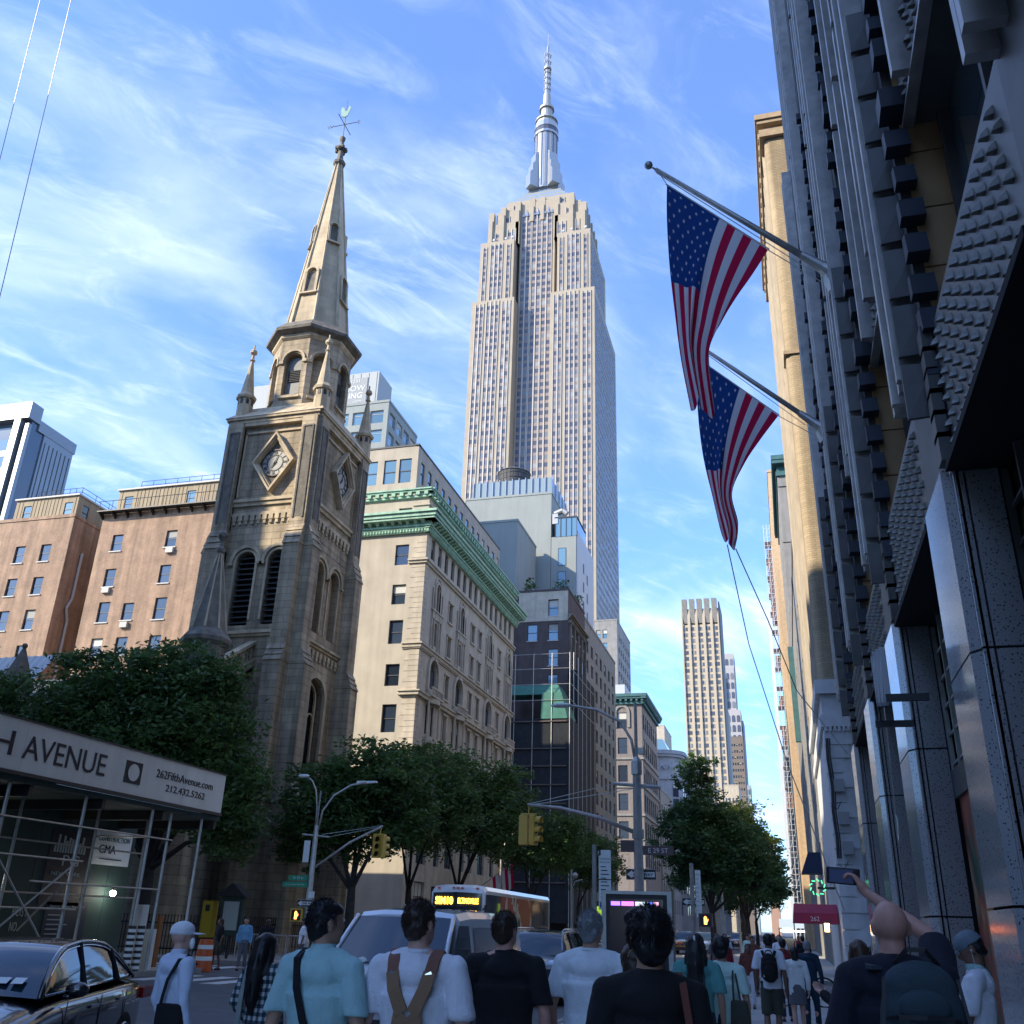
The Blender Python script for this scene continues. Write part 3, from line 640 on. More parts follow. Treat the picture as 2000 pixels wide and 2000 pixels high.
text('W', .5, vane, (OX - 1.45, OY - .02, 58.2), (R(90), 0, 0), M_blackmetal); text('E', .5, vane, (OX + 1.1, OY - .02, 58.2), (R(90), 0, 0), M_blackmetal)
# corner pinnacles
def pinnacle(cx, cy):
    p = MB(); p.ring([(.52, 30.5), (.5, 31.9), (.5, 32.3)], cx, cy, 8, rot); p.ring([(.62, 32.28), (.66, 32.45), (.44, 32.75), (.10, 35.2)], cx, cy, 8, rot)
    p.ring([(.1, 35.2), (.2, 35.3), (.12, 35.4), (.08, 35.7), (.24, 35.85), (.22, 36.05), (.06, 36.2), (.05, 36.5)], cx, cy, 8, rot)
    o = p.obj('pinnacle', M_church_trim, ch)
    for k in range(8):
        a = rot + (k + .5) * math.pi / 4; d = MB(); x, y = cx + .475 * math.cos(a), cy + .475 * math.sin(a)
        tx, ty = -math.sin(a) * .09, math.cos(a) * .09; ox, oy = math.cos(a) * .012, math.sin(a) * .012
        pts = [(-1, 31.85), (1, 31.85), (1, 32.12), (.6, 32.2), (-.6, 32.2), (-1, 32.12)]
        d.add([(x + s_ * tx + ox, y + s_ * ty + oy, z) for s_, z in pts], [tuple(range(6))]); d.obj('pinnacle_opening', M_blackmetal, o)
for cx, cy in ((-31.45, 46.4), (-26.0, 46.4), (-26.0, 52.9), (-31.45, 52.9)): pinnacle(cx, cy)
# body of the church behind the tower
nv = MB(); X0, X1, Y0, Y1 = -58, -28.2, 40.8, 58.4
gab = [(Y0, 11.9), (49.6, 18.0), (Y1, 11.9)]
SH = [(-33.6 - 5.2 * k - .62, -33.6 - 5.2 * k + .62, 2.2, 8.4) for k in range(4)]
wall(nv, 'S', Y0, X0, X1, 0, 11.0, SH, .4)
nv.add([(X1, Y0, 0), (X1, Y1, 0), (X1, Y1, 11.9), (X1, 49.6, 18.0), (X1, Y0, 11.9)], [(0, 1, 2, 3, 4)])
nv.add([(X0, Y0, 0), (X0, Y1, 0), (X0, Y1, 11.0), (X0, 49.6, 15.0), (X0, Y0, 11.0)], [(0, 1, 2, 3, 4)])
wall(nv, 'N', Y1, X0, X1, 0, 11.9)
nave = nv.obj('nave_wall', M_church, ch)
for h in SH:
    ca = (h[0] + h[1]) / 2; arch_fill_mb = MB(); arch_fill(arch_fill_mb, 'S', Y0, ca, 7.8, .62, 8.4, .4); arch_mould(arch_fill_mb, 'S', Y0, ca, 7.8, .66, .86, -.02, .14, leg=5.6)
    for s_ in (-.3, .3): arch_mould(arch_fill_mb, 'S', Y0, ca + s_, 7.0, .2, .3, -.3, -.2, leg=4.8)
    wbox(arch_fill_mb, 'S', Y0, h[0] - .2, h[1] + .2, -.02, .22, 2.0, 2.2)
    arch_fill_mb.obj('window_surround', M_church_trim, nave)
    g = MB(); wbox(g, 'S', Y0, h[0], h[1], -.4, -.36, 2.2, 8.4); g.obj('stained_window', M_glass, nave)
cnt2 = stones(nave, 'S', Y0, -38, X1, .6, 9.6, .95, .42, M_church, [(h[0] - .3, h[1] + .3, h[2] - .2, h[3] + .4) for h in SH], .03, 160)
stones(nave, 'E', X1, Y0 + .5, 45.5, 5, 11.4, .95, .42, M_church, [(42.2, 44.2, 3, 10)], .03, 230, used=cnt2)
rf = MB(); rf.hexa([(X0, Y0 - .3, 11.0), (X1 - .2, Y0 - .3, 11.0), (X1 - .2, 49.6, 15.0), (X0, 49.6, 15.0)], [(X0, Y0 - .3, 11.2), (X1 - .2, Y0 - .3, 11.2), (X1 - .2, 49.6, 15.2), (X0, 49.6, 15.2)])
rf.hexa([(X0, Y1 + .3, 11.0), (X1 - .2, Y1 + .3, 11.0), (X1 - .2, 49.6, 15.0), (X0, 49.6, 15.0)], [(X0, Y1 + .3, 11.2), (X1 - .2, Y1 + .3, 11.2), (X1 - .2, 49.6, 15.2), (X0, 49.6, 15.2)])
rf.obj('roof', M_slate, ch)
# sloping balustrade and corbels along the front gable
gb = MB(); slope = (17.2 - 13.0) / (48.2 - 42.6)
def gz(y): return 12.75 + (y - 42.2) * 0.60
for (zo, zt, d) in ((-.5, -.1, .34), (.75, .95, .22), (-.95, -.8, .12)):
    for ya, yb in ((41.6, 46.2), (57.6, 53.0)):
        yy = [ya, yb]; zz_ = [gz(ya), gz(yb)] if ya < 50 else [gz(99.2 - ya), gz(99.2 - yb)]
        gb.hexa([(X1 - .3, yy[0], zz_[0] + zo), (X1 + d, yy[0], zz_[0] + zo), (X1 + d, yy[1], zz_[1] + zo), (X1 - .3, yy[1], zz_[1] + zo)],
                [(X1 - .3, yy[0], zz_[0] + zt), (X1 + d, yy[0], zz_[0] + zt), (X1 + d, yy[1], zz_[1] + zt), (X1 - .3, yy[1], zz_[1] + zt)])
gcop = gb.obj('gable_coping', M_church_trim, nave)
for k in range(12):      # pierced balusters
    y = 41.75 + k * .38; q = MB(); z0 = gz(y) - .1; z1 = gz(y) + .75
    q.hexa([(X1 - .05, y - .05, z0), (X1 + .12, y - .05, z0), (X1 + .12, y + .05, z0), (X1 - .05, y + .05, z0)], [(X1 - .05, y - .05, z1), (X1 + .12, y - .05, z1), (X1 + .12, y + .05, z1), (X1 - .05, y + .05, z1)])
    for dz in (.22, .62):
        for s_ in (-1, 1): q.tube((X1 + .03, y, z0 + dz), (X1 + .03, y + s_ * .19, z0 + dz + .16 + s_ * .1), .05, .05, 5)
    q.obj('baluster', M_church_trim, nave)
for k in range(10): link('corbel', cbm, nave, Vector((X1, 41.9 + k * .44, gz(41.9 + k * .44) - 1.35)) - WLOC[nave.name]).rotation_euler = (0, 0, ROT['E'])
# corner turret
tu = MB(); tx_, ty_ = -27.55, 40.6; TS = .66
tu.ring([(1.35 * TS, 0), (1.3 * TS, 12.4), (1.3 * TS, 13.2)], tx_, ty_, 8, rot); turret = tu.obj('turret', M_church, ch)
tg = MB(); tg.ring([(1.3 * TS, 12.9), (1.55 * TS, 13.2), (1.55 * TS, 14.1), (1.9 * TS, 14.3), (1.95 * TS, 14.5), (1.35 * TS, 15.0)], tx_, ty_, 8, rot); gal = tg.obj('turret_gallery', M_church_dark, turret)
for k in range(8):
    a = rot + (k + .5) * math.pi / 4; nx, ny = math.cos(a), math.sin(a)
    for s_ in (-.19, .19):
        q = MB(); bx, by = tx_ + nx * 1.445 * TS - ny * s_, ty_ + ny * 1.445 * TS + nx * s_
        pts = [(math.cos(t_) * .09, math.sin(t_) * .15) for t_ in [i * math.pi / 4 for i in range(8)]]
        q.add([(bx - ny * u, by + nx * u, 13.65 + v) for u, v in pts], [tuple(range(8))]); q.obj('trefoil_opening', M_blackmetal, gal)
    for s_ in (-.27, 0, .27):
        q = MB(); bx, by = tx_ + nx * 1.42 * TS - ny * s_, ty_ + ny * 1.42 * TS + nx * s_
        q.add([(bx, by, 12.6), (bx + nx * .2, by + ny * .2, 13.1), (bx - ny * .12, by + nx * .12, 13.1), (bx + ny * .12, by - nx * .12, 13.1)], [(0, 1, 2), (0, 3, 1), (0, 2, 3), (1, 3, 2)]); q.obj('bracket', M_church_trim, gal)
tc = MB(); tc.ring([(1.38 * TS, 14.95), (.85 * TS, 17.0), (.2 * TS, 19.2)], tx_, ty_, 8, rot); tc.obj('turret_spire', M_church_dark, turret)
for k in range(8):
    a = rot + k * math.pi / 4; q = MB(); q.tube((tx_ + 1.38 * TS * math.cos(a), ty_ + 1.38 * TS * math.sin(a), 14.98), (tx_ + .13 * math.cos(a), ty_ + .13 * math.sin(a), 19.2), .06, .03, 5); q.obj('turret_rib', M_church_trim, turret)
tf = MB(); tf.ring([(.2 * TS, 19.15), (.34 * TS, 19.3), (.34 * TS, 19.45), (.16 * TS, 19.6), (.14 * TS, 19.85), (.4 * TS, 20.1), (.42 * TS, 20.3), (.12 * TS, 20.5), (.07 * TS, 20.9)], tx_, ty_, 8, rot)
for k in range(4): tf.sphere((tx_ + .25 * math.cos(k * 1.57), ty_ + .25 * math.sin(k * 1.57), 20.2), .11, 6)
tf.obj('turret_finial', M_church_dark, turret)
# gabled dormer pinnacles along the south side
for x in (-38.8, -45.3):
    q = MB(); q.hexa([(x - .7, Y0 - .5, 0), (x + .7, Y0 - .5, 0), (x + .7, Y0 + .3, 0), (x - .7, Y0 + .3, 0)], [(x - .6, Y0 - .3, 12.6), (x + .6, Y0 - .3, 12.6), (x + .6, Y0 + .3, 12.6), (x - .6, Y0 + .3, 12.6)])
    q.ring([(.85, 12.6), (.05, 14.7)], x, Y0, 4, R(45)); q.sphere((x, Y0, 14.75), .16, 6); q.obj('buttress_pinnacle', M_church_dark, ch)
# railing in front of the church
rl = thing('iron_railing', 'black iron railing along the foot of the stone church', 'railing', (-27, 39.6, 0))
q = MB(); q.box(-58, -24.6, 39.3, 39.36, 1.35, 1.42); q.box(-58, -24.6, 39.3, 39.36, .35, .41); q.obj('rail', M_blackmetal, rl)
q = MB(); q.box(-24.66, -24.6, 39.3, 64, 1.35, 1.42); q.box(-24.66, -24.6, 39.3, 64, .35, .41); q.obj('rail', M_blackmetal, rl)
pk = MB(); pk.box(-.015, .015, -.015, .015, 0, 1.6); pkm = pk.mesh('picket', M_blackmetal)
for k in range(90): link('picket', pkm, rl, Vector((-24.7 - k * .16, 39.33, .13)) - WLOC[rl.name])
for k in range(100): link('picket', pkm, rl, Vector((-24.63, 39.5 + k * .2, .13)) - WLOC[rl.name])
# white canopy behind the left trees
wc = MB()
for k in range(26): x = -52 + k * .5; wc.hexa([(x, 42, 12.9), (x + .25, 42, 12.9), (x + .25, 43.5, 14.9), (x, 43.5, 14.9)], [(x, 42, 13.0), (x + .25, 42, 12.95), (x + .25, 43.5, 14.95), (x, 43.5, 15.0)]); wc.hexa([(x + .25, 42, 12.9), (x + .5, 42, 12.9), (x + .5, 43.5, 14.9), (x + .25, 43.5, 14.9)], [(x + .25, 42, 12.95), (x + .5, 42, 13.0), (x + .5, 43.5, 15.0), (x + .25, 43.5, 14.95)])
tag(wc.obj('canopy_roof', M_white), 'white corrugated canopy below the orange brick building at left', 'canopy')

# ================================================================== cream building with green cornices, beside the church
b2 = thing('cream_building', 'cream stone block with two green copper cornices, right of the church tower', 'building', (-38, 79.5, 0))
XE, YS, YN = -26.0, 66.0, 92.8
MF = M_frame_dark
arch_y = [69.3, 75.6, 84.3, 90.9]; sing_y = [72.6, 78.9, 81.1, 87.6]
hE = []; wins = []
def H(a, w, z0, z1, st='h', bl=.3): hE.append((a - w / 2, a + w / 2, z0, z1)); wins.append((a, z0, w, z1 - z0, st, bl))
n1 = 15
for i in range(n1): H(YS + 1.6 + i * (YN - YS - 3.2) / (n1 - 1), .85, 28.75, 30.5)
for a in arch_y:
    H(a, .8, 24.9, 27.1, 'h'); H(a - .85, .38, 25.0, 26.3, ''); H(a + .85, .38, 25.0, 26.3, '')
    H(a, .75, 22.0, 23.9); H(a - .85, .4, 22.0, 23.7, ''); H(a + .85, .4, 22.0, 23.7, '')
    hE.append((a - .95, a + .95, 18.5, 20.75)); wins.append((a, 18.5, 1.9, 2.25, 'vt', 0))
    H(a - .62, .8, 14.9, 17.2); H(a + .62, .8, 14.9, 17.2); H(a - .62, .8, 11.0, 13.2); H(a + .62, .8, 11.0, 13.2); H(a, 2.0, 5.6, 8.6, 'gt'); H(a, 2.2, .8, 4.4, 'gt')
for a in sing_y:
    H(a, .85, 24.9, 26.5); H(a, .85, 21.9, 23.6); H(a, .9, 18.4, 20.3); H(a, .85, 15.0, 17.0); H(a, .85, 11.0, 13.0); H(a, 1.2, 5.6, 8.2); H(a, 1.3, .8, 4.2)
mb = MB(); wall(mb, 'E', XE, YS, YN, 0, 34.0, hE, .35, 1)
sS = [(-28.05, z, 1.15, h) for z, h in ((31.4, 1.5), (27.9, 1.75), (24.6, 1.65), (21.4, 1.9), (18.1, 1.7), (14.6, 2.1), (10.6, 2.0), (6.6, 2.0))]
hS = [(a - w / 2, a + w / 2, z, z + h) for a, z, w, h in sS] + [(-34.6, -33.4, z, z + h) for a, z, w, h in sS]
wall(mb, 'S', YS, -37, XE, 0, 34.0, hS, .3, 0); wall(mb, 'N', YN, -37, XE, 0, 34.0, (), .3, 0); wall(mb, 'W', -37, YS, YN, 0, 34)
mb.add([(-37, YS, 34), (XE, YS, 34), (XE, YN, 34), (-37, YN, 34)], [(0, 1, 2, 3)], 0)
for a in arch_y: arch_fill(mb, 'E', XE, a, 19.8, .95, 20.75, .35, 1); arch_fill(mb, 'E', XE, a, 26.7, .4, 27.1, .3, 1)
bw = mb.obj('wall', [M_stucco, M_cream], b2)
for a, z, w, h, st, bl in wins: window(b2, 'E', XE, a, z, w, h, .22, st, blind=bl)
for a, z, w, h in sS: window(b2, 'S', YS, a, z, w, h, .2, 'h', blind=.5); window(b2, 'S', YS, a - 5.95, z, w, h, .2, 'h')
for nm, fn_ in (('lower_cornice', 0), ('upper_cornice', 1)):
    q = MB()
    if fn_ == 0:
        for pl, c, a0, a1 in (('E', XE, YS - 1.0, YN + 1), ('S', YS, -37, XE + 1.0)):
            wbox(q, pl, c, a0 + .7, a1 - .7, -.02, .25, 30.55, 30.85); wbox(q, pl, c, a0 + .5, a1 - .5, -.02, .45, 31.0, 31.15)
            wbox(q, pl, c, a0 + .1, a1 - .1, -.02, .95, 31.45, 31.65); wbox(q, pl, c, a0, a1, -.02, 1.05, 31.65, 31.95); wbox(q, pl, c, a0 - .12, a1 + .12, -.02, 1.2, 31.95, 32.15)
            wbox(q, pl, c, a0 + .6, a1 - .6, -.02, .34, 30.85, 31.45)
    else:
        for pl, c, a0, a1 in (('E', XE, YS - .3, YN + .3), ('S', YS, -37, XE + .3)):
            wbox(q, pl, c, a0, a1, -.02, .22, 33.7, 33.85); wbox(q, pl, c, a0, a1, -.02, .4, 34.15, 34.3); wbox(q, pl, c, a0, a1, -.02, .5, 34.3, 34.42)
    cor = q.obj(nm, M_copper, b2)
    q = MB()
    if fn_ == 0:
        for pl, c, a0, a1 in (('E', XE, YS - .3, YN + .3), ('S', YS, -37, XE + .3)): dentils(q, pl, c, a0, a1, 30.62, 30.82, .2, .34, .14, .12)
        q.obj('dentil_course', M_copper, cor, kind='stuff')
        md = MB(); md.hexa([(-.13, -.34, 0), (.13, -.34, 0), (.13, 0, 0), (-.13, 0, 0)], [(-.13, -.92, .33), (.13, -.92, .33), (.13, 0, .33), (-.13, 0, .33)]); mdm = md.mesh('modillion', M_copper)
        for k in range(42): o = link('modillion', mdm, cor, Vector((XE, YS + .2 + k * (YN - YS - .4) / 41, 31.13)) - WLOC[cor.name]); o.rotation_euler = (0, 0, ROT['E'])
        for k in range(12): o = link('modillion', mdm, cor, Vector((XE - .2 - k * .66, YS, 31.13)) - WLOC[cor.name])
    else:
        md = MB(); md.box(-.16, .16, -.4, 0, 0, .28); mdm = md.mesh('modillion', M_copper)
        for k in range(40): o = link('modillion', mdm, cor, Vector((XE, YS + .2 + k * (YN - YS - .4) / 39, 33.86)) - WLOC[cor.name]); o.rotation_euler = (0, 0, ROT['E'])
        for k in range(11): o = link('modillion', mdm, cor, Vector((XE - .2 - k * .72, YS, 33.86)) - WLOC[cor.name])
q = MB()
for z0, z1, d in ((27.95, 28.15, .18), (28.15, 28.3, .3), (21.05, 21.3, .2), (20.95, 21.05, .12), (21.3, 21.42, .32), (17.35, 17.6, .3), (17.6, 17.7, .42), (9.8, 10.1, .3), (10.1, 10.25, .45), (33.0, 33.12, .12)):
    wbox(q, 'E', XE, YS - .02, YN, -.02, d, z0, z1); wbox(q, 'S', YS, XE - 1.4, XE + d, -.02, d - .004, z0 + .002, z1 - .002)
q.obj('stone_belt', M_cream, b2)
for a in arch_y:
    q = MB(); arch_mould(q, 'E', XE, a, 26.7, .5, .68, -.02, .14, leg=1.9); arch_mould(q, 'E', XE, a, 26.9, .75, .86, -.02, .1)
    for s_ in (-1.15, -.56, .56, 1.15): wbox(q, 'E', XE, a + s_ - .06, a + s_ + .06, -.02, .12, 21.5, 26.6)
    wbox(q, 'E', XE, a - 1.2, a + 1.2, -.02, .12, 24.1, 24.7); wbox(q, 'E', XE, a - 1.3, a + 1.3, -.02, .2, 24.7, 24.82); q.obj('window_surround', M_cream, b2)
    q = MB(); arch_mould(q, 'E', XE, a, 19.8, 1.0, 1.3, -.02, .18, leg=1.6); wbox(q, 'E', XE, a - .16, a + .16, .0, .26, 20.72, 21.0); q.obj('arch_surround', M_cream, b2)
    q = MB(); wbox(q, 'E', XE, a - 1.35, a + 1.35, -.02, .62, 17.7, 17.82); wbox(q, 'E', XE, a - 1.35, a + 1.35, .5, .62, 18.32, 18.44)
    for k in range(9): wbox(q, 'E', XE, a - 1.3 + k * .31, a - 1.2 + k * .31, .52, .6, 17.82, 18.32)
    q.obj('balcony', M_cream, b2)
    q = MB()     # bowed bay below
    for k in range(6):
        t0, t1 = -1.25 + k * 2.5 / 6, -1.25 + (k + 1) * 2.5 / 6; f = lambda t_: .55 * (1 - (t_ / 1.3) ** 2)
        for z0, z1, e in ((14.2, 14.7, .08), (17.25, 17.62, .15), (10.3, 10.8, .08), (13.4, 13.7, .06)):
            q.hexa([P('E', XE, a + t0, -.02, z0), P('E', XE, a + t1, -.02, z0), P('E', XE, a + t1, f(t1) + e, z0), P('E', XE, a + t0, f(t0) + e, z0)], [P('E', XE, a + t0, -.02, z1), P('E', XE, a + t1, -.02, z1), P('E', XE, a + t1, f(t1) + e, z1), P('E', XE, a + t0, f(t0) + e, z1)])
    for s_ in (-1.2, 0, 1.2): q.tube(P('E', XE, a + s_, .3, 10.8), P('E', XE, a + s_, .3, 17.3), .1, .09, 8)
    q.obj('bay_surround', M_cream, b2)
for a in sing_y:
    for z0, z1 in ((24.9, 26.5), (21.9, 23.6), (18.4, 20.3), (15.0, 17.0), (11.0, 13.0)):
        q = MB()
        for s_ in (-1, 1): wbox(q, 'E', XE, a + s_ * .43 + (0 if s_ > 0 else -.12), a + s_ * .43 + (.12 if s_ > 0 else 0), -.02, .08, z0, z1)
        wbox(q, 'E', XE, a - .6, a + .6, -.02, .16, z1 + .05, z1 + .2); wbox(q, 'E', XE, a - .6, a + .6, -.02, .14, z0 - .15, z0); q.obj('window_surround', M_cream, b2)
q = MB()      # quoins on the corner
for k in range(52):
    wd = 1.15 if k % 2 else .8
    if 4 < k: pass
    z = 10.4 + k * .42
    if z > 30: break
    wbox(q, 'S', YS, XE - wd, XE + .03, -.02, .03, z, z + .39); wbox(q, 'E', XE, YS + .002, YS + wd * .7, -.02, .03, z, z + .39)
q.obj('quoin_courses', M_cream, b2, kind='stuff')
q = MB(); X1 = -27.5
pe = [(67.75 + i * 1.78, .85) for i in range(14)]
wall(q, 'E', X1, 66.5, 91.5, 34, 38.9, [(a - w / 2, a + w / 2, 35.8, 37.75) for a, w in pe], .2)
ps = [(-28.6, 1.1), (-30.0, 1.1), (-31.7, 1.1), (-33.4, 1.1)]
wall(q, 'S', 66.5, -36.5, X1, 34, 38.9, [(a - w / 2, a + w / 2, 35.5, 37.75) for a, w in ps], .2); wall(q, 'N', 91.5, -36.5, X1, 34, 38.9); q.add([(-36.5, 66.5, 38.9), (X1, 66.5, 38.9), (X1, 91.5, 38.9), (-36.5, 91.5, 38.9)], [(0, 1, 2, 3)])
q.obj('penthouse_wall', M_stucco, b2)
q = MB(); wbox(q, 'E', X1, 66.4, 91.6, -.3, .06, 38.9, 39.05); wbox(q, 'S', 66.5, -36.5, X1 + .06, -.3, .06, 38.9, 39.05); q.obj('parapet_cap', M_frame_dark, b2)
for a, w in pe: window(b2, 'E', X1, a, 35.8, w, 1.95, .12, 'h', gm=M_glassblue, blind=.1)
for a, w in ps: window(b2, 'S', 66.5, a, 35.5, w, 2.25, .12, 'h', gm=M_glassblue, blind=.05)

# ================================================================== helper for plain city blocks
def block(name, label, x0, x1, y0, y1, h, wm, S=(), E=(), cat='building', gm=None, st='h', inset=.2, blind=.3, z0=0, fm=None, W_=(), sill=None, hide=()):
    """S, E, W_: lists of (centre along wall, sill height, width, height)"""
    b = thing(name, label, cat, ((x0 + x1) / 2, (y0 + y1) / 2, 0)); m = MB()
    hs = [(a - w / 2, a + w / 2, z, z + hh) for a, z, w, hh in S]; he = [(a - w / 2, a + w / 2, z, z + hh) for a, z, w, hh in E]; hw = [(a - w / 2, a + w / 2, z, z + hh) for a, z, w, hh in W_]
    wall(m, 'S', y0, x0, x1, z0, h, hs, inset + .08); wall(m, 'E', x1, y0, y1, z0, h, he, inset + .08); wall(m, 'N', y1, x0, x1, z0, h); wall(m, 'W', x0, y0, y1, z0, h, hw, inset + .08)
    m.add([(x0, y0, h), (x1, y0, h), (x1, y1, h), (x0, y1, h)], [(0, 1, 2, 3)]); m.obj('wall', wm, b)
    p = MB(); p.box(x0 - .08, x1 + .08, y0 - .08, y0 + .3, h, h + .35); p.box(x1 - .3, x1 + .08, y0 + .3, y1, h, h + .35); p.box(x0 - .08, x0 + .3, y0 + .3, y1, h, h + .35); p.obj('parapet', wm, b)
    back = MB(); back.box(x0 + .6, x1 - .6, y0 + .6, y1 - .6, z0, h - .1); back.obj('dark_interior', M_blackmetal, b)
    for pl, c, L in (('S', y0, S), ('E', x1, E), ('W', x0, W_)):
        for a, z, w, hh in L: window(b, pl, c, a, z, w, hh, inset, st, fm, gm, blind, sill)
    return b
# two orange brick apartment blocks at left
def brick_block(label, x0, x1, S, pent, y0=75, y1=93, h=42.0):
    b = block('brick_building', label, x0, x1, y0, y1, 39.4, M_brick, S, [(y0 + 5 + k * 4.5, z, 1.5, 1.8) for k in range(3) for z in (35.1, 31.3, 27.6, 24.0, 20.4)], st='h', sill=M_frame_lt, blind=.35)
    xa, xb = x0 + pent[0], x1 + pent[1]
    q = MB(); wall(q, 'S', y0 + .3, xa, xb, 39.4, h, [(a - .5, a + .5, 39.7, 41.3) for a in pent[2]], .15); wall(q, 'E', xb, y0 + .3, y1, 39.4, h, [(y0 + 1.2, y0 + 2.1, 39.7, 41.3)], .15); wall(q, 'W', xa, y0 + .3, y1, 39.4, h)
    q.add([(xa, y0 + .3, h), (xb, y0 + .3, h), (xb, y1, h), (xa, y1, h)], [(0, 1, 2, 3)])
    mclad = mat('tan_cladding', (0.30, 0.235, 0.145), 0.7, streak=.3); q.obj('penthouse', mclad, b)
    k_ = 0; x = xa + .4
    rb = MB(); rb.box(-.02, .02, -.04, 0, 0, h - 39.4); rbm = rb.mesh('cladding_rib', mclad)
    while x < xb:
        if not any(abs(x - a) < .56 for a in pent[2]): link('cladding_rib', rbm, b, Vector((x, y0 + .3, 39.4)) - WLOC[b.name])
        x += .45
    for a in pent[2]: window(b, 'S', y0 + .3, a, 39.7, 1.0, 1.6, .1, 'h', gm=M_glassblue, blind=0)
    window(b, 'E', xb, y0 + 1.65, 39.7, .9, 1.6, .1, 'h', gm=M_glassblue, blind=0)
    q = MB(); q.box(xa - .15, xb + .15, y0 + .1, y0 + .5, h, h + .18); q.box(xb - .2, xb + .15, y0 + .5, y1, h, h + .18); q.obj('roof_edge', M_frame_lt, b)
    r = MB(); 
    for z in (h + .7, h + 1.2): r.tube((xa + 2, y0 + .9, z), (xb - .3, y0 + .9, z), .03); r.tube((xb - .3, y0 + .9, z), (xb - .3, y1 - 1, z), .03)
    for k in range(8): r.tube((xa + 2 + k * (xb - .3 - xa - 2) / 7, y0 + .9, h), (xa + 2 + k * (xb - .3 - xa - 2) / 7, y0 + .9, h + 1.2), .03); r.tube((xb - .3, y0 + .9 + k * 2.2, h), (xb - .3, y0 + .9 + k * 2.2, h + 1.2), .03)
    r.obj('roof_railing', M_blackmetal, b); return b
bR = brick_block('orange brick apartment block directly left of the church tower', -65.4, -51.6,
    [(-63.1, 35.1, 1.25, 1.8), (-56.8, 35.1, 1.25, 1.8), (-63.1, 31.3, 1.25, 1.9), (-56.8, 31.3, 1.25, 1.9), (-63.0, 27.6, 1.3, 2.1), (-60.2, 27.7, 1.25, 1.75), (-56.6, 27.6, 1.3, 2.2), (-56.5, 24.2, 1.3, 1.8), (-63, 24.2, 1.3, 1.8), (-60.2, 24.2, 1.3, 1.8)], (1.1, -.4, (-63.0, -55.6)))
for x, z in ((-60.2, 26.9), (-63.1, 30.6), (-56.6, 34.4)): q = MB(); q.box(x - .4, x + .4, 74.7, 75.1, z, z + .55); q.obj('air_conditioner', M_frame_lt, bR)
q = MB()      # dark walkway brackets on the roof edge
q.box(-65.6, -50.2, 74.1, 74.9, 39.25, 39.37); q.tube((-65.6, 74.15, 40.4), (-50.2, 74.15, 40.4), .035); 
for k in range(11): x = -65.4 + k * 1.5; q.tube((x, 74.15, 39.3), (x, 74.15, 40.4), .03); q.hexa([(x - .05, 74.9, 38.7), (x + .05, 74.9, 38.7), (x + .05, 75, 38.7), (x - .05, 75, 38.7)], [(x - .05, 74.1, 39.25), (x + .05, 74.1, 39.25), (x + .05, 75, 39.25), (x - .05, 75, 39.25)])
q.box(-51.6, -49.8, 74.1, 80, 39.25, 39.4); q.tube((-49.85, 74.15, 40.4), (-49.85, 80, 40.4), .035)
for k in range(9): q.tube((-49.85, 74.15 + k * .7, 39.3), (-49.85, 74.15 + k * .7, 40.4), .03)
q.obj('walkway', M_blackmetal, bR)
bL = brick_block('orange brick apartment block at the left edge of the photo', -90, -69.0,
    [(x, z, 1.25, hh) for x in (-88, -82.5, -79, -74.9, -71.7) for z, hh in ((34.6, 1.9), (31.0, 1.9), (27.3, 2.1), (24.2, 1.5))], (12.8, -.3, (-75.6, -70.4)))
q = MB(); q.tube((-68.8, 77, 36), (-68.8, 77, 31), .14, .14, 8); q.tube((-68.8, 77, 31), (-68.7, 76.4, 29.8), .14, .14, 8); q.tube((-68.7, 76.4, 29.8), (-68.8, 77, 28.6), .14, .14, 8); q.tube((-68.8, 77, 28.6), (-68.8, 77, 22), .14, .14, 8); q.obj('drain_pipe', M_frame_lt, bL)
block('back_building', 'dark brick infill wall standing in the gap between the two orange blocks', -69.0, -65.4, 84, 92, 39.5, M_brick_dk, [(-67.2, z, 1.3, 1.9) for z in (24, 28, 32, 36)], (), blind=.8)
# glass and metal tower far left
gt = thing('glass_tower', 'tall grey glass and metal tower at the far left edge', 'tower', (-160, 147, 0)); q = MB()
q.box(-190, -146.4, 141.2, 154, 0, 96); core = q.obj('glass_wall', mat('dark_tower_glass', (.05, .08, .12), .1, spec=.9), gt)
M_alum = mat('aluminium_panel', (.22, .245, .27), .4, metal=.4, var=.05, vscale=.3)
q = MB(); q.box(-190, -146, 139.6, 143, 96, 99.8); q.box(-147.2, -146, 143, 154.4, 94.5, 97); q.obj('roof_band', M_alum, gt)
for x, w, d, zt in ((-149.6, 1.6, 1.5, 96), (-147.1, .9, .9, 95), (-155, .6, .6, 90)): q = MB(); q.box(x, x + w, 141.2 - d, 141.2, 0, zt); q.obj('metal_pier', M_alum, gt)
q = MB(); q.box(-146.4, -146.1, 145, 154, 0, 94.5); q.obj('panel_wall', M_alum, gt)
for k in range(7): q = MB(); q.box(-146.1, -146.02, 145.6 + k * 1.25, 145.75 + k * 1.25, 0, 93); q.obj('panel_joint', M_frame_dark, gt)
for k in range(20): z = 88 - k * 4.0; q = MB(); q.box(-190, -149.7, 140.9, 141.2, z, z + 1.3); q.obj('spandrel', M_alum, gt)
for k in range(20): z = 88 - k * 4.0; q = MB(); q.box(-190, -149.7, 141.0, 141.19, z + 1.3, z + 4.0); q.obj('window_band', M_glassblue, gt)
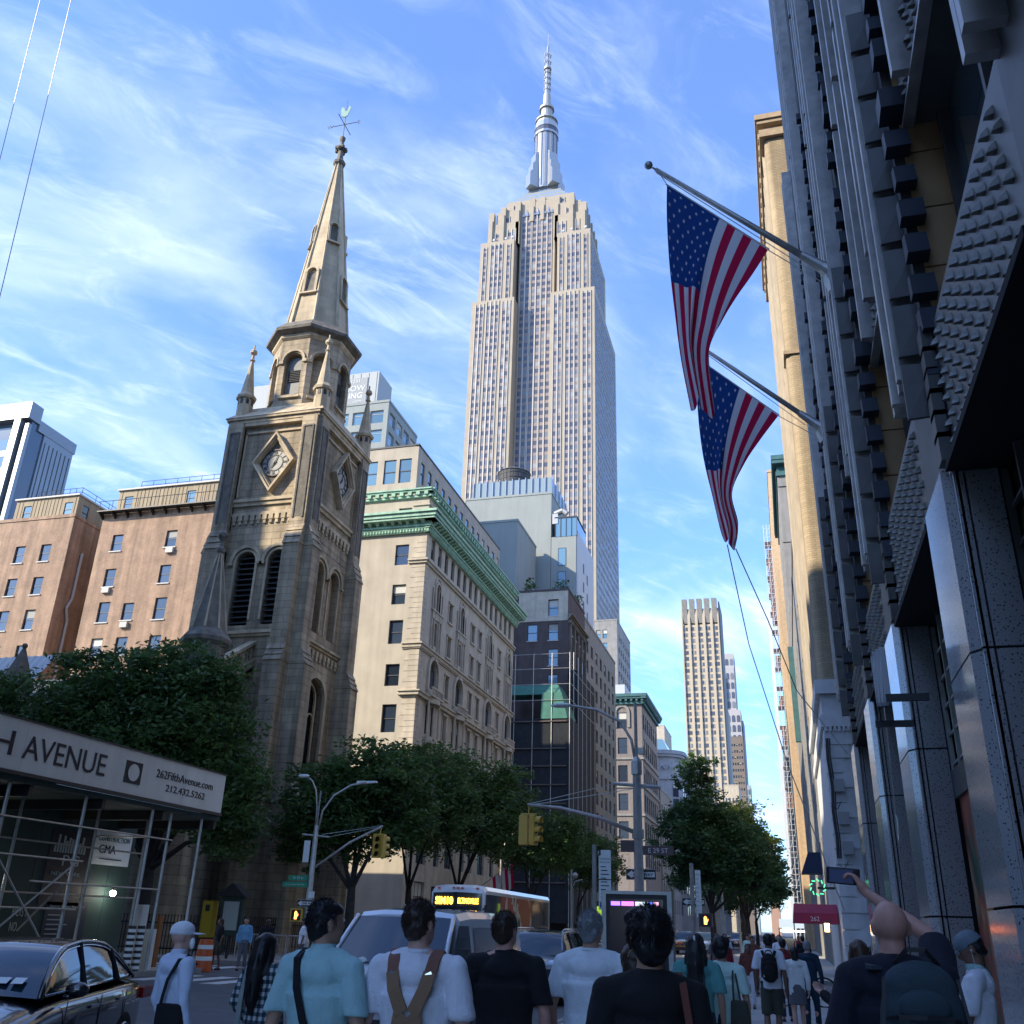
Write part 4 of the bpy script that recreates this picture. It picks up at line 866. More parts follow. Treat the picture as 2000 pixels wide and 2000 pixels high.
# apartment tower with a faded sign behind the steeple
nyc = block('blue_glass_building', 'blue-green glass apartment block behind the clock tower', -68, -46.1, 100, 110.4, 64.6, M_grey, 
    [(-47.7 - i * 2.5, z, 1.9, 1.9) for i in range(7) for z in [61.6 - 2.9 * k for k in range(9)]], [(101.6 + i * 2.5, z, 1.9, 1.9) for i in range(4) for z in [61.6 - 2.9 * k for k in range(9)]], gm=M_glassblue, st='t', fm=M_frame_lt, blind=.12)
M_pent = mat('grey_penthouse', (.36, .385, .39), .7, var=.05)
q = MB(); q.box(-68, -48.4, 101, 105.5, 64.6, 70.3); q.obj('penthouse', M_pent, nyc)
for k in range(5): q = MB(); q.box(-53.5 + k * 1.2, -53.47 + k * 1.2, 100.95, 101, 65, 70.2); q.obj('panel_joint', M_grey, nyc)
q = MB(); q.box(-56, -50.0, 100.92, 101, 65.5, 69.5); sg = q.obj('faded_sign', mat('sign_cloth', (.30, .32, .33), .8), nyc)
M_ltxt = mat('pale_lettering', (.62, .63, .62), .7)
text('5231', .8, sg, (-52.6, 100.9, 68.75), (R(90), 0, 0), M_ltxt, ext=.01); text('NOW', 1.2, sg, (-53.4, 100.9, 67.5), (R(90), 0, 0), M_ltxt, ext=.01); text('RENTING', 1.2, sg, (-55.6, 100.9, 66.35), (R(90), 0, 0), M_ltxt, ext=.01, bold=.02); text('.com', .7, sg, (-52.0, 100.9, 65.65), (R(90), 0, 0), M_ltxt, ext=.01)

# ================================================================== dark brick block with scaffolding, grey wall behind
b3 = block('brick_building', 'brown brick block with a pale painted top, rising out of dark scaffolding', -46, -26, 120, 131, 43.8, M_brick_dk,
    [(-28.1, z, 1.35, 2.3) for z in (40.3, 36.9, 33.4, 29.9, 26)] + [(-31.0, z, 1.35, 2.3) for z in (36.9,)], [(122 + k * 2.6, z, 1.2, 2.6) for k in range(4) for z in (22, 26, 30, 34, 38)], blind=.55, gm=M_glassblue, sill=M_frame_lt)
q = MB(); q.box(-33.0, -25.92, 119.9, 120.0, 39.4, 44.1); 
q = MB()
for (a0, a1, z0, z1) in ((-33.0, -28.8, 39.6, 44.1), (-27.4, -26.05, 39.6, 44.1), (-28.8, -27.4, 42.65, 44.1), (-28.8, -27.4, 39.6, 40.3)): q.box(a0, a1, 119.93, 119.98, z0, z1)
q.obj('painted_wall', M_cream, b3)
q = MB(); cornice(q, 'E', -26, 119.6, 131, 39.6, 40.4, .7); dentils(q, 'E', -26, 119.6, 131, 39.2, 39.6, -.02, .4, .3, .5)
for k in range(5): wbox(q, 'E', -26, 120.4 + k * 2.55, 120.9 + k * 2.55, -.02, .3, 20, 39.2)
q.obj('carved_cornice', M_church_dark, b3)
M_foliage_small = mat('shrub_leaves', (0.05, 0.10, 0.03), .8, var=.3)
for x, y in ((-31.6, 121), (-27.2, 121.2), (-26.6, 128)):
    q = MB()
    for k in range(90):
        c = Vector((x, y, 44.9)) + Vector((rnd.gauss(0, .5), rnd.gauss(0, .5), rnd.gauss(.1, .4))); a = Vector((rnd.uniform(-1, 1), rnd.uniform(-1, 1), rnd.uniform(-1, 1))) * .3; b_ = Vector((rnd.uniform(-1, 1), rnd.uniform(-1, 1), rnd.uniform(-1, 1))) * .15
        q.add([c - a, c + b_, c + a, c - b_], [(0, 1, 2, 3)])
    q.tube((x, y, 43.8), (x, y, 45), .05); tag(q.obj('roof_shrub', M_foliage_small), {-31.6: 'shrub on the roof terrace left of the pipe, above the painted wall', -27.2: 'shrub at the front corner of the painted roof terrace', -26.6: 'shrub hanging over the carved cornice of the brown brick block'}[x], 'shrub', 'shrubs on the brown brick block roof')
g3 = block('grey_building', 'tall blank grey building with a water tank behind a glass screen on its roof', -46, -31.7, 133, 150, 64.8, M_grey, (), ())
q = MB(); q.box(-31.65, -27.7, 133.05, 146, 0, 57.3); st_ = q.obj('side_wall', M_grey, g3)
q = MB(); q.box(-27.68, -27.5, 133.2, 146, 44, 58.2); pan = q.obj('white_panel_wall', M_white, g3)
for z in (46.5, 49.6, 52.7):
    for k, y in enumerate((137.5, 140.5)): q = MB(); q.box(-27.55, -27.46, y, y + .8, z + (k % 2) * -.9, z + 1.6 - (k % 2) * .9); q.obj('slot_window', M_frame_dark, pan)
q = MB(); q.box(-31, -27.6, 133.0, 140, 57.3, 60.4); gb_ = q.obj('glass_box', M_glassblue, g3)
q = MB()
for k in range(5): q.box(-31.05 + k * .86, -30.97 + k * .86, 132.92, 133.0, 57.3, 60.5)
q.box(-31.1, -27.5, 132.9, 140, 60.4, 60.6); q.obj('glazing_bars', M_frame_dark, gb_)
window(g3, 'S', 133.05, -29.9, 52.5, 1.25, 2.9, -.03, '', gm=M_glassblue, blind=0); window(g3, 'S', 133.05, -29.9, 48.6, 1.25, 2.9, -.03, '', gm=M_glassblue, blind=0)
q = MB(); q.tube((-31.2, 133.3, 61.3), (-29.9, 133.3, 61.8), .45, .45, 10); q.tube((-29.9, 133.3, 61.8), (-29.2, 133.3, 61.2), .42, .42, 10); q.box(-31.5, -30.6, 132.9, 133.9, 59.5, 61.2); q.obj('exhaust_duct', M_steel, g3)
q = MB()
for k in range(13): x = -45 + k * 1.1; q.box(x, x + .1, 133.3, 133.5, 65.1, 68.2)
for y in range(5): q.box(-31.9, -31.7, 134 + y * 2.5, 134.1 + y * 2.5, 65.1, 68.2)
sc_ = q.obj('screen_posts', M_mast, g3, kind='stuff'); q = MB(); q.box(-45, -31.9, 133.52, 133.55, 65.3, 68); q.box(-31.95, -31.9, 133.5, 144, 65.3, 68)
M_screen = mat('frosted_screen', (.25, .31, .33), .2, spec=.8); q.obj('glass_screen', M_screen, sc_)
q = MB(); q.ring([(2.7, 65.5), (2.7, 71.2), (2.85, 71.25), (1.9, 71.9), (.1, 72.6)], -39.4, 138, 20); tank = q.obj('water_tank', mat('tank_wood', (.085, .085, .085), .85, streak=.3, var=.2), g3)
for z in (66.5, 67.6, 68.7, 69.7, 70.6): q = MB(); q.ring([(2.73, z), (2.76, z + .03), (2.76, z + .1), (2.73, z + .13)], -39.4, 138, 20); q.obj('tank_hoop', M_blackmetal, tank)
for k in range(28):
    a = 2 * math.pi * k / 28; q = MB(); q.tube((-39.4 + 2.71 * math.cos(a), 138 + 2.71 * math.sin(a), 65.5), (-39.4 + 2.71 * math.cos(a), 138 + 2.71 * math.sin(a), 71.2), .03, .03, 4); q.obj('stave', M_blackmetal, tank)
block('grey_building', 'low pale bulkhead between the green-corniced block and the brown brick block', -41.5, -33.8, 121, 132, 55.2, M_grey)
# scaffold with dark netting
sf = thing('scaffolding', 'dark netted scaffolding with a green tarpaulin wrapped round the lower storeys', 'scaffolding', (-30, 118, 0))
M_net = mat('debris_netting', (0.018, 0.022, 0.028), .95, var=.3, vscale=2)
q = MB(); q.box(-34, -24.4, 114.2, 119, 2, 25.3); q.box(-25.7, -24.4, 119, 130.8, 2, 32.5); q.obj('netting', M_net, sf)
for k, z in enumerate((24.8, 21.5, 19.4, 17.2, 15.0, 12.8, 10.6, 8.4, 6.2)): q = MB(); q.box(-34.1, -24.9, 114.0, 114.2, z, z + .14); q.obj('plank_deck', mat('scaffold_plank', (.11, .09, .085), .9, var=.3), sf)
for x in (-34, -31.6, -29.2, -26.8, -24.5): q = MB(); q.tube((x, 114.1, 0), (x, 114.1, 33.5), .05); q.tube((x, 114.1, 33.4), (x + 2.3 if x < -25 else x, 114.1, 33.4), .03); q.obj('scaffold_pole', M_steel, sf)
for k in range(6): q = MB(); q.tube((-24.4, 116 + k * 2.8, 0), (-24.4, 116 + k * 2.8, 34), .05); q.obj('scaffold_pole', M_steel, sf)
for z in (27.5, 29.5, 31.5): q = MB(); q.tube((-34, 114.1, z), (-24.4, 114.1, z), .04); q.tube((-24.4, 114.1, z), (-24.4, 130, z), .04); q.obj('guard_rail', M_steel, sf)
M_tarp = mat('green_tarpaulin', (0.035, 0.16, 0.12), .6, var=.2, vscale=1.5, bump=.4, bscale=2)
q = MB(); q.hexa([(-33, 114.3, 28.3), (-25.6, 114.3, 28.3), (-25.6, 118.5, 28.6), (-33, 118.5, 28.6)], [(-33, 114.9, 29.6), (-26.2, 114.9, 29.6), (-26.2, 118.5, 29.7), (-33, 118.5, 29.7)])
q.add([(-28.2, 114.1, 25.2), (-24.8, 114.1, 25.2), (-25.6, 114.25, 28.5), (-28.1, 114.25, 28.5)], [(0, 1, 2, 3)]); q.add([(-24.8, 114.1, 25.2), (-24.6, 118.5, 25.6), (-25.6, 118.5, 28.6), (-25.6, 114.25, 28.5)], [(0, 1, 2, 3)]); q.obj('tarpaulin', M_tarp, sf)
# stone block next to it
gridE = lambda y0, n, dy, zs, w, h: [(y0 + k * dy, z, w, h) for k in range(n) for z in zs]
block('stone_building', 'plain grey stone block with tightly spaced narrow windows, beyond the scaffolding', -46, -26, 131.3, 158, 43.2, M_concrete, [(-27.8, z, 1.5, 1.9) for z in (38,)], gridE(133.2, 7, 3.7, [38.6 - 2.95 * k for k in range(13)], 1.7, 1.85), blind=.25)
# taller block further up
block('office_block', 'grey office block rising just right of the skyscraper shaft', -60, -35.6, 220, 241, 70.4, M_concrete, [(-38.6 - k * 1.6, z, 1.1, 2.2) for k in range(3) for z in [66 - 3.3 * i for i in range(9)]], gridE(223, 6, 3.1, [66 - 3.0 * k for k in range(11)], 1.6, 1.5), gm=M_glassblue, blind=.5)
b7 = block('corner_building', 'grey-brown corner building with a dark bracketed cornice and arched top windows', -42, -26, 190, 214, 44.5, mat('brown_stone', (.20, .175, .17), .85, var=.15, streak=.2),
    [(-30.0, z, 1.9, 3.2) for z in (38.4, 33.4, 28.0, 22.6, 17.4)] + [(-27.2, z, .5, 3) for z in (33.4, 28.0)], gridE(192.4, 7, 3.1, (38.4, 33.4, 28.0, 22.6, 17.4, 12.5), 2.0, 3.2), blind=.35)
q = MB()
for pl, c, a0, a1 in (('E', -26, 188.8, 214), ('S', 190, -42, -24.8)): wbox(q, pl, c, a0 + .5, a1 - .5, -.02, .5, 43.2, 43.8); wbox(q, pl, c, a0, a1, -.02, 1.3, 44.6, 45.2); wbox(q, pl, c, a0, a1, -.02, 1.1, 44.2, 44.6); dentils(q, pl, c, a0 + .4, a1 - .4, 43.75, 44.25, .1, 1.0, .45, .6)
q.obj('bracketed_cornice', M_copper_dk, b7); q = MB(); q.box(-42, -29.5, 191, 214, 44.8, 47.6); q.obj('penthouse', M_white, b7)
q = MB()
for z in (32.3, 26.9, 21.6): wbox(q, 'S', 190, -42, -25.8, -.02, .25, z, z + .4); wbox(q, 'E', -26, 190, 214, -.02, .25, z, z + .4)
arch_mould(q, 'S', 190, -30.0, 41.6, 1.1, 1.6, -.02, .25, leg=3); q.obj('stone_belt', M_concrete, b7)
b8 = thing('corner_building', 'pale stone building with a rounded corner and heavy grey cornice', 'building', (-33, 275, 0))
def rc(r, x1=-26, y0=262, x0=-48, y1=300):   # plan with a rounded SE corner
    pts = [(x0, y0 - r), (x1 - 5, y0 - r)]
    for k in range(1, 8): a = -math.pi / 2 + k * math.pi / 16; pts.append((x1 - 5 + (5 + r) * math.cos(a), y0 + 5 + (5 + r) * math.sin(a)))
    return pts + [(x1 + r, y0 + 5), (x1 + r, y1), (x0, y1)]
mpale = mat('pale_blue_stone', (.36, .37, .40), .85, var=.12, vscale=.4, streak=.15)
q = MB(); q.prism(rc(0), 0, 45.2); q.obj('wall', mpale, b8)
q = MB(); q.prism(rc(1.3), 45.2, 46.2); q.prism(rc(.9), 44.5, 45.19); q.prism(rc(.4), 38.6, 39.2); q.prism(rc(.4), 27.6, 28.4); q.prism(rc(.7), 14.5, 15.6); q.obj('cornice', mpale, b8)
for z, h in ((40.2, 0), (34.2, 3.6), (29.4, 4.2), (23.2, 3.1), (18.5, 3.0), (10, 3.2), (5, 3.5)):
    if not h: continue
    for x in (-41, -36.6, -33.4): window(b8, 'S', 262, x, z, 1.8, h, -.06, 'h', blind=.5)
    for y in range(269, 299, 5): window(b8, 'E', -26, y, z, 1.8, h, -.06, 'h', blind=.5)
    a = R(-45); o = window(b8, 'S', 262, 0, z, 1.8, h, -.06, 'h', blind=.5); o.location = Vector((-31 + 5.06 * math.cos(a), 267 + 5.06 * math.sin(a), z)) - WLOC[b8.name]; o.rotation_euler = (0, 0, R(45))
q = MB()
for k in range(9): q.tube((-44 + k * 1.9, 262 - .35, 42.4), (-43.1 + k * 1.9, 262 - .4, 41.2), .22, .22, 6); q.tube((-43.1 + k * 1.9, 262 - .4, 41.2), (-42.2 + k * 1.9, 262 - .35, 42.4), .22, .22, 6)
q.obj('swag_frieze', mpale, b8)
q = MB(); q.add([(-38, 266, 46.2), (-29, 266, 46.2), (-29, 292, 46.2), (-38, 292, 46.2), (-35, 272, 51), (-31.5, 272, 51), (-31.5, 290, 51), (-35, 290, 51)], [(0, 1, 5, 4), (1, 2, 6, 5), (3, 0, 4, 7), (4, 5, 6, 7)]); q.obj('glass_roof', M_glassblue, b8)
block('cream_block', 'cream rooftop block standing above the rounded corner building', -52, -37.5, 330, 352, 66, M_cream, (), ()); 
block('stone_building', 'narrow dark-fronted building just before the rounded corner building', -42, -25.9, 216, 238, 30, M_concrete, [(-29, z, 2, 3) for z in (24, 19, 14)], gridE(218.5, 5, 4.2, (24, 19, 14, 9), 2.0, 3), blind=.3)
block('stone_building', 'low grey building beside the avenue beyond the corniced corner building', -42, -26.1, 238.5, 255, 21, mpale, (), gridE(241, 4, 4, (15, 10, 5), 2.0, 3), blind=.3)

# ================================================================== the skyscraper
esb = thing('skyscraper', 'tall pale stone skyscraper stepping up to a silver mast', 'skyscraper', (-90, 362, 0))
GL = [mat('tower_glass_a', (.07, .08, .11), .25, spec=.6), mat('tower_glass_b', (.15, .165, .19), .35, spec=.6), mat('tower_glass_c', (.27, .28, .29), .5), mat('tower_spandrel', (.24, .195, .185), .6)]
def tier(x0, x1, y0, y1, z0, z1, Sg=(), Eg=(), crown=True, m=M_esb, dark=False):
    q = MB(); q.box(x0, x1, y0, y1, z0, z1 - .0); w_ = q.obj('shaft_wall', m, esb)
    st = MB(); fn_ = MB()
    for pl, c, G_ in (('S', y0, Sg), ('E', x1, Eg)):
        for g in G_:       # each group: (centre, number of strips, strip width, top offset)
            ca, n, sw, off = g; pitch = sw + .55
            for i in range(n):
                a = ca + (i - (n - 1) / 2) * pitch; z = max(z0, 100); zt = z1 - off
                while z < zt - 1.5:
                    mi = rnd.choices((0, 1, 2), (9, 2, .6) if dark else (5, 3, 1.4))[0]
                    p0 = [P(pl, c, a - sw / 2, .04, z + 1.5), P(pl, c, a + sw / 2, .04, z + 1.5), P(pl, c, a + sw / 2, .04, min(z + 3.55, zt)), P(pl, c, a - sw / 2, .04, min(z + 3.55, zt))]
                    st.add(p0, [(0, 1, 2, 3)], mi)
                    st.add([P(pl, c, a - sw / 2, .07, z), P(pl, c, a + sw / 2, .07, z), P(pl, c, a + sw / 2, .07, z + 1.5), P(pl, c, a - sw / 2, .07, z + 1.5)], [(0, 1, 2, 3)], 3 if pl == 'S' or rnd.random() < .7 else 2)
                    z += 3.55
                for s_ in ((-1, 1) if pl == 'S' else ()):
                    fa = a + s_ * (sw / 2 + .14); wbox(fn_, pl, c, fa - .13, fa + .13, -.02, .36, max(z0, 100), zt + (.9 if crown else 0))
    if st.f: st.obj('window_strips', GL, esb, kind='stuff')
    if fn_.f: fn_.obj('mullions', M_esb_fin, w_, kind='stuff')
SW = 1.45
tier(-118.2, -98.4, 335, 390, 0, 259.5, [(-114.3, 2, SW, 2.5), (-108.2, 3, SW, 1.8), (-101.9, 2, SW, 2.5)], ())
tier(-81.6, -61.9, 335, 390, 0, 259.0, [(-78.2, 2, SW, 2.5), (-71.9, 3, SW, 1.8), (-65.4, 2, SW, 2.5)], [(338.5 + k * 4.3, 2, 1.4, 3) for k in range(12)])
tier(-98.38, -81.62, 341.4, 384, 0, 318, [(-95.3, 2, 1.85, 9), (-90.2, 2, 1.85, 6), (-85.3, 2, 1.85, 9)], (), True, dark=True)  # mostly dark panes stand in for shadow across the recess
tier(-116.0, -99.7, 336.4, 375, 259, 293.4, [(-113.6, 1, SW, 3.5), (-107.9, 3, SW, 2.4), (-102.2, 1, SW, 3.5)], ())
tier(-79.2, -63.9, 336.4, 375, 259, 292.6, [(-77.3, 1, SW, 3.5), (-71.7, 3, SW, 2.4), (-66.2, 1, SW, 3.5)], [(339 + k * 4.3, 2, 1.4, 3) for k in range(8)])
tier(-112, -98.4, 339.5, 372, 293, 306, [(-109, 1, 1.6, 6), (-102, 2, 1.6, 5)], ())
tier(-81.6, -66.5, 339.5, 372, 293, 306, [(-78, 2, 1.6, 5), (-70.5, 1, 1.6, 5)], [(343 + k * 5, 1, 1.4, 4) for k in range(5)])
tier(-110, -98.4, 340.2, 370, 306, 313.5, [(-104.5, 1, 1.8, 4)], ())
tier(-81.6, -69, 340.2, 370, 306, 313.5, [(-75, 1, 1.8, 4)], [(345 + k * 5, 1, 1.4, 4) for k in range(4)])
tier(-105.5, -98.4, 341.0, 368, 313.5, 319.5, [(-101, 1, 1.7, 3)], ()); tier(-81.6, -72.5, 341.0, 368, 313.5, 319.5, [(-78, 1, 1.7, 3)], ())
tier(-98.4, -81.6, 343.0, 368, 318, 321, (), ())
q = MB()       # setback pilasters that notch the top
for x, z0, z1, y in ((-112.2, 293, 313, 339), (-106.5, 293, 315.5, 339), (-99.5, 293, 318, 340), (-92.75, 306, 320, 341.2), (-87.75, 306, 320, 341.2), (-80.5, 293, 318, 340), (-73.2, 293, 315.5, 339), (-67.5, 293, 311, 339)):
    q.box(x - 1.3, x + 1.3, y, y + 2.5, z0, z1); q.box(x - .8, x + .8, y - .5, y + 2, z0, z1 - 5)
for y in (341, 346, 352, 358, 364): q.box(-68.2, -65.9, y, y + 1.6, 293, 309)
q.obj('setback_pilaster', M_esb, esb)
for x in (-95.2, -90.0, -84.8):
    q = MB()
    for s_ in (-1, 0, 1): q.hexa([(x + s_ * 1.6 - .7, 340.8, 309.5), (x + s_ * 1.6 + .7, 340.8, 309.5), (x + s_ * 1.9 + .7, 341.9, 309.5), (x + s_ * 1.9 - .7, 341.9, 309.5)], [(x + s_ * 1.9 - .1, 341.5, 312.5 + (2 if s_ == 0 else 0)), (x + s_ * 1.9 + .1, 341.5, 312.5 + (2 if s_ == 0 else 0)), (x + s_ * 1.9 + .1, 341.9, 312.5 + (2 if s_ == 0 else 0)), (x + s_ * 1.9 - .1, 341.9, 312.5 + (2 if s_ == 0 else 0))])
    q.obj('metal_crest', M_mast, esb)
for z0, z1, e, m_ in ((319.5, 322, 15.0, M_grey), (322, 324, 13.2, M_mast), (324, 326, 11.8, M_grey), (326, 328, 10.4, M_mast), (328, 330, 9.2, M_grey), (330, 333, 7.6, M_mast)):
    q = MB(); q.box(-89.7 - e, -89.7 + e, 355 - e * .75, 355 + e * .75, z0, z1); q.obj('roof_step', m_, esb)
MX, MY = -89.7, 353.5
q = MB(); q.ring([(5.7, 333), (5.7, 369)], MX, MY, 24); mast = q.obj('mast_drum', M_mast, esb, smooth=False)
for k in range(4):     # winged buttresses
    a = k * math.pi / 2 + math.pi / 4; dx, dy = math.cos(a), math.sin(a)
    for r0, r1, zt in ((5.4, 7.2, 354), (7.2, 8.6, 347), (8.6, 10.0, 341)):
        q = MB(); w_ = 2.2; px, py = -dy * w_, dx * w_
        q.hexa([(MX + dx * r0 - px, MY + dy * r0 - py, 333), (MX + dx * r1 - px, MY + dy * r1 - py, 333), (MX + dx * r1 + px, MY + dy * r1 + py, 333), (MX + dx * r0 + px, MY + dy * r0 + py, 333)],
               [(MX + dx * r0 - px, MY + dy * r0 - py, zt + 2), (MX + dx * r1 - px, MY + dy * r1 - py, zt), (MX + dx * r1 + px, MY + dy * r1 + py, zt), (MX + dx * r0 + px, MY + dy * r0 + py, zt + 2)]); q.obj('mast_wing', M_mast, mast)
for k in range(24):
    a = 2 * math.pi * k / 24 + .13; q = MB(); q.box(-.22, .22, -.1, .25, 334, 368.5)
    o = q.obj('mast_window_strip', GL[0] if k % 2 else M_esb_fin, mast, loc=Vector((MX + 5.75 * math.cos(a), MY + 5.75 * math.sin(a), 0)) - WLOC[mast.name]); o.rotation_euler = (0, 0, a + math.pi / 2)
for r0, r1, z0, z1, m_ in ((6.3, 6.3, 368.5, 370, M_mast), (6.0, 6.0, 370, 373, GL[0]), (6.2, 6.0, 373, 376.5, M_mast), (5.2, 5.2, 376.5, 379, M_steel), (5.9, 5.9, 379, 379.8, M_steel), (3.0, 3.0, 379.8, 388, M_steel), (3.9, 3.9, 388, 389.3, M_steel), (2.2, 1.9, 389.3, 399, M_steel), (1.5, 1.3, 399, 417, M_mast), (2.0, 2.0, 417, 418.5, M_steel), (.9, .7, 418.5, 434, M_mast), (.22, .1, 434, 443.5, M_steel)):
    q = MB(); q.ring([(r0, z0), (r1, z1)], MX, MY, 16); q.obj('mast_stage', m_, esb)
for k in range(8):
    a = k * math.pi / 4; q = MB()
    for z in (392, 396, 402, 406, 410, 414, 422, 427): q.box(-.25, .25, 0, .5, z, z + 1.6)
    o = q.obj('antenna_panel', M_steel, esb, loc=Vector((MX + 1.9 * math.cos(a), MY + 1.9 * math.sin(a), 0)) - WLOC[esb.name]); o.rotation_euler = (0, 0, a + math.pi / 2)
for x, y, z in ((-110, 338, 294), (-104, 337.4, 293.4), (-100.5, 337, 293.4), (-76.5, 337.4, 292.6), (-72.5, 337, 292.6), (-66, 337, 292.6), (-74, 341.5, 313.5)):
    q = MB(); q.tube((x, y, z), (x, y, z + 2.6), .12); q.sphere((x, y - .2, z + 1.6), .7, 8, sc3=(1, .4, 1)); q.obj('dish_antenna', M_white, esb)

# ================================================================== far towers
def strip_tower(label, x0, x1, y0, y1, h, wm, cols, colw, z_from, crown=0, step=3.4, Ecol=0, name='residential_tower'):
    b = thing(name, label, 'tower', ((x0 + x1) / 2, y0, 0)); q = MB(); q.box(x0, x1, y0, y1, 0, h - crown); w_ = q.obj('wall', wm, b); st = MB(); n = cols; wd = (x1 - x0) / n
    for i in range(n):
        a = x0 + (i + .5) * wd; z = z_from
        while z < h - crown - 1:
            for k in range(3): 
                xx = a + (k - 1) * colw / 3; st.add([(xx - colw / 7, y0 - .12, z), (xx + colw / 7, y0 - .12, z), (xx + colw / 7, y0 - .12, z + step * .62), (xx - colw / 7, y0 - .12, z + step * .62)], [(0, 1, 2, 3)], rnd.choices((0, 1, 2), (4, 3, 3))[0])
            z += step
    st.obj('window_grid', GL, b, kind='stuff'); q = MB()
    for i in range(n + 1):
        a = x0 + i * wd; pw = (wd - colw) / 2; q.box(max(x0, a - pw), min(x1, a + pw), y0 - .9, y0, 0, h - crown * .35)
    q.obj('pier', wm, b); return b, w_
mfar = mat('far_tan_stone', (.46, .40, .31), .85, var=.05)
bt, _ = strip_tower('slender tan residential tower with five window columns and a flared crown', -47.3, -26.6, 520, 545, 173, mfar, 5, 2.7, 40, 14)
q = MB(); q.box(-47.3, -26.6, 521, 544, 159, 161); 
for i in range(5):
    a = -47.3 + (i + .5) * 4.14; q.hexa([(a - 1.3, 519.9, 160), (a + 1.3, 519.9, 160), (a + 1.3, 521, 160), (a - 1.3, 521, 160)], [(a - 1.45, 517.4, 173.5), (a + 1.45, 517.4, 173.5), (a + 1.45, 521, 173.5), (a - 1.45, 521, 173.5)])
q.obj('crown_fin', M_concrete, bt); q = MB(); q.box(-26.6, -25.9, 520, 546, 0, 172); q.obj('side_wall', M_concrete, bt)
ar = thing('arched_tower', 'distant stepped tower with rows of rounded arch windows', 'tower', (-45, 950, 0))
mar = mat('far_grey_stone', (.36, .35, .36), .8)
for x0, x1, h, y in ((-62, -50, 213, 948), (-50.5, -36.5, 258, 952), (-45.5, -36.8, 243, 949), (-54.5, -45, 232, 947), (-36.5, -31, 190, 950), (-47, -33, 200, 945)):
    q = MB(); q.box(x0, x1, y, y + 30, 0, h); w_ = q.obj('wall', mar, ar); n = max(1, int((x1 - x0) / 4.3)); st = MB(); wd = (x1 - x0) / n
    for i in range(n):
        z = h - 12
        while z > 90:
            a = x0 + (i + .5) * wd; r = wd * .33; pts = [(a - r, z), (a + r, z), (a + r, z + 5)] + [(a + r * math.cos(t_), z + 5 + r * math.sin(t_)) for t_ in (.6, 1.2, 1.9, 2.5)] + [(a - r, z + 5)]
            st.add([(u, y - .3, v) for u, v in pts], [tuple(range(len(pts)))], rnd.choice((0, 1))); z -= 9.5
    st.obj('arched_window_grid', GL, ar, kind='stuff')
block('brick_tower', 'dark brown slab tower beyond the street trees', -30, -22, 640, 660, 118, mat('far_brown', (.17, .14, .12), .8), [(-29 + k * 1.5, z, .9, 1.6) for k in range(5) for z in range(60, 114, 4)], ())
block('cream_tower', 'cream tower with rounded rooftop bays beside the slender tan tower', -36.5, -28.5, 600, 620, 127, M_cream, [(-35.6 + k * 1.6, z, .8, 2.6) for k in range(5) for z in range(60, 122, 5)], ())
block('cream_tower', 'small ornate cream tower peeping above the trees', -27, -20, 480, 500, 66, M_cream, [(-26 + k * 1.6, z, .8, 2.2) for k in range(4) for z in range(30, 62, 4)], ())
block('glass_tower', 'pale blue glass tower at the end of the avenue', -43, -27, 900, 930, 122, M_grey, [(-42 + k * 2, z, 1.6, 4.4) for k in range(8) for z in range(60, 116, 6)], (), gm=M_glassblue)
block('pink_block', 'pinkish block at the end of the avenue right of the trees', -10, -5.5, 520, 540, 44, mat('far_pink', (.40, .27, .23), .85), [(-9.4 + k * 1.25, z, .8, 1.8) for k in range(4) for z in range(14, 40, 4)], ())
for k, (x0, x1, y0, h, l) in enumerate(((-44, -26, 305, 34, 'mid-height stone building after the rounded corner building'), (-44, -26, 352, 52, 'pale stone base building at the foot of the skyscraper'), (-44, -26, 425, 45, 'grey building past the skyscraper base'), (-40, -26, 560, 38, 'low building at the far end of the left side'))):
    block('stone_building', l, x0, x1, y0, y0 + 40, h, [M_concrete, M_cream, mpale, M_concrete][k], (), gridE(y0 + 3, 8, 4.6, range(6, int(h) - 4, 6), 2, 3.2))
# buildings and two added blockers behind the photographer's left that shade the street (south of the cross street)
block('concrete_building', 'concrete building behind the sidewalk shed, west side of the avenue', -60, -26.2, -45, 14, 44, M_concrete, (), gridE(-40, 11, 4.8, range(8, 44, 5), 2.2, 3))
block('church_shade_block', 'unseen dark brick block added to shade the lower church', -56.5, -44.5, -20, 25.5, 41, M_brick_dk)  # unseen block, added and sized to shade the lower church
block('clock_shadow_slab', 'unseen thin concrete slab added to shadow part of the clock face', -67, -57.6, 23.4, 25.8, 53, M_concrete)  # made-up thin slab, out of view, casts the shadow on the clock face
block('avenue_block', 'avenue block behind the photographer, out of view', -70, -26.2, -140, -48, 50, M_brick_dk)
block('slender_tower', 'slender tall tower rising behind the sidewalk shed, out of view', -34, -26.25, -12, 12.8, 84, M_concrete, z0=44.4)

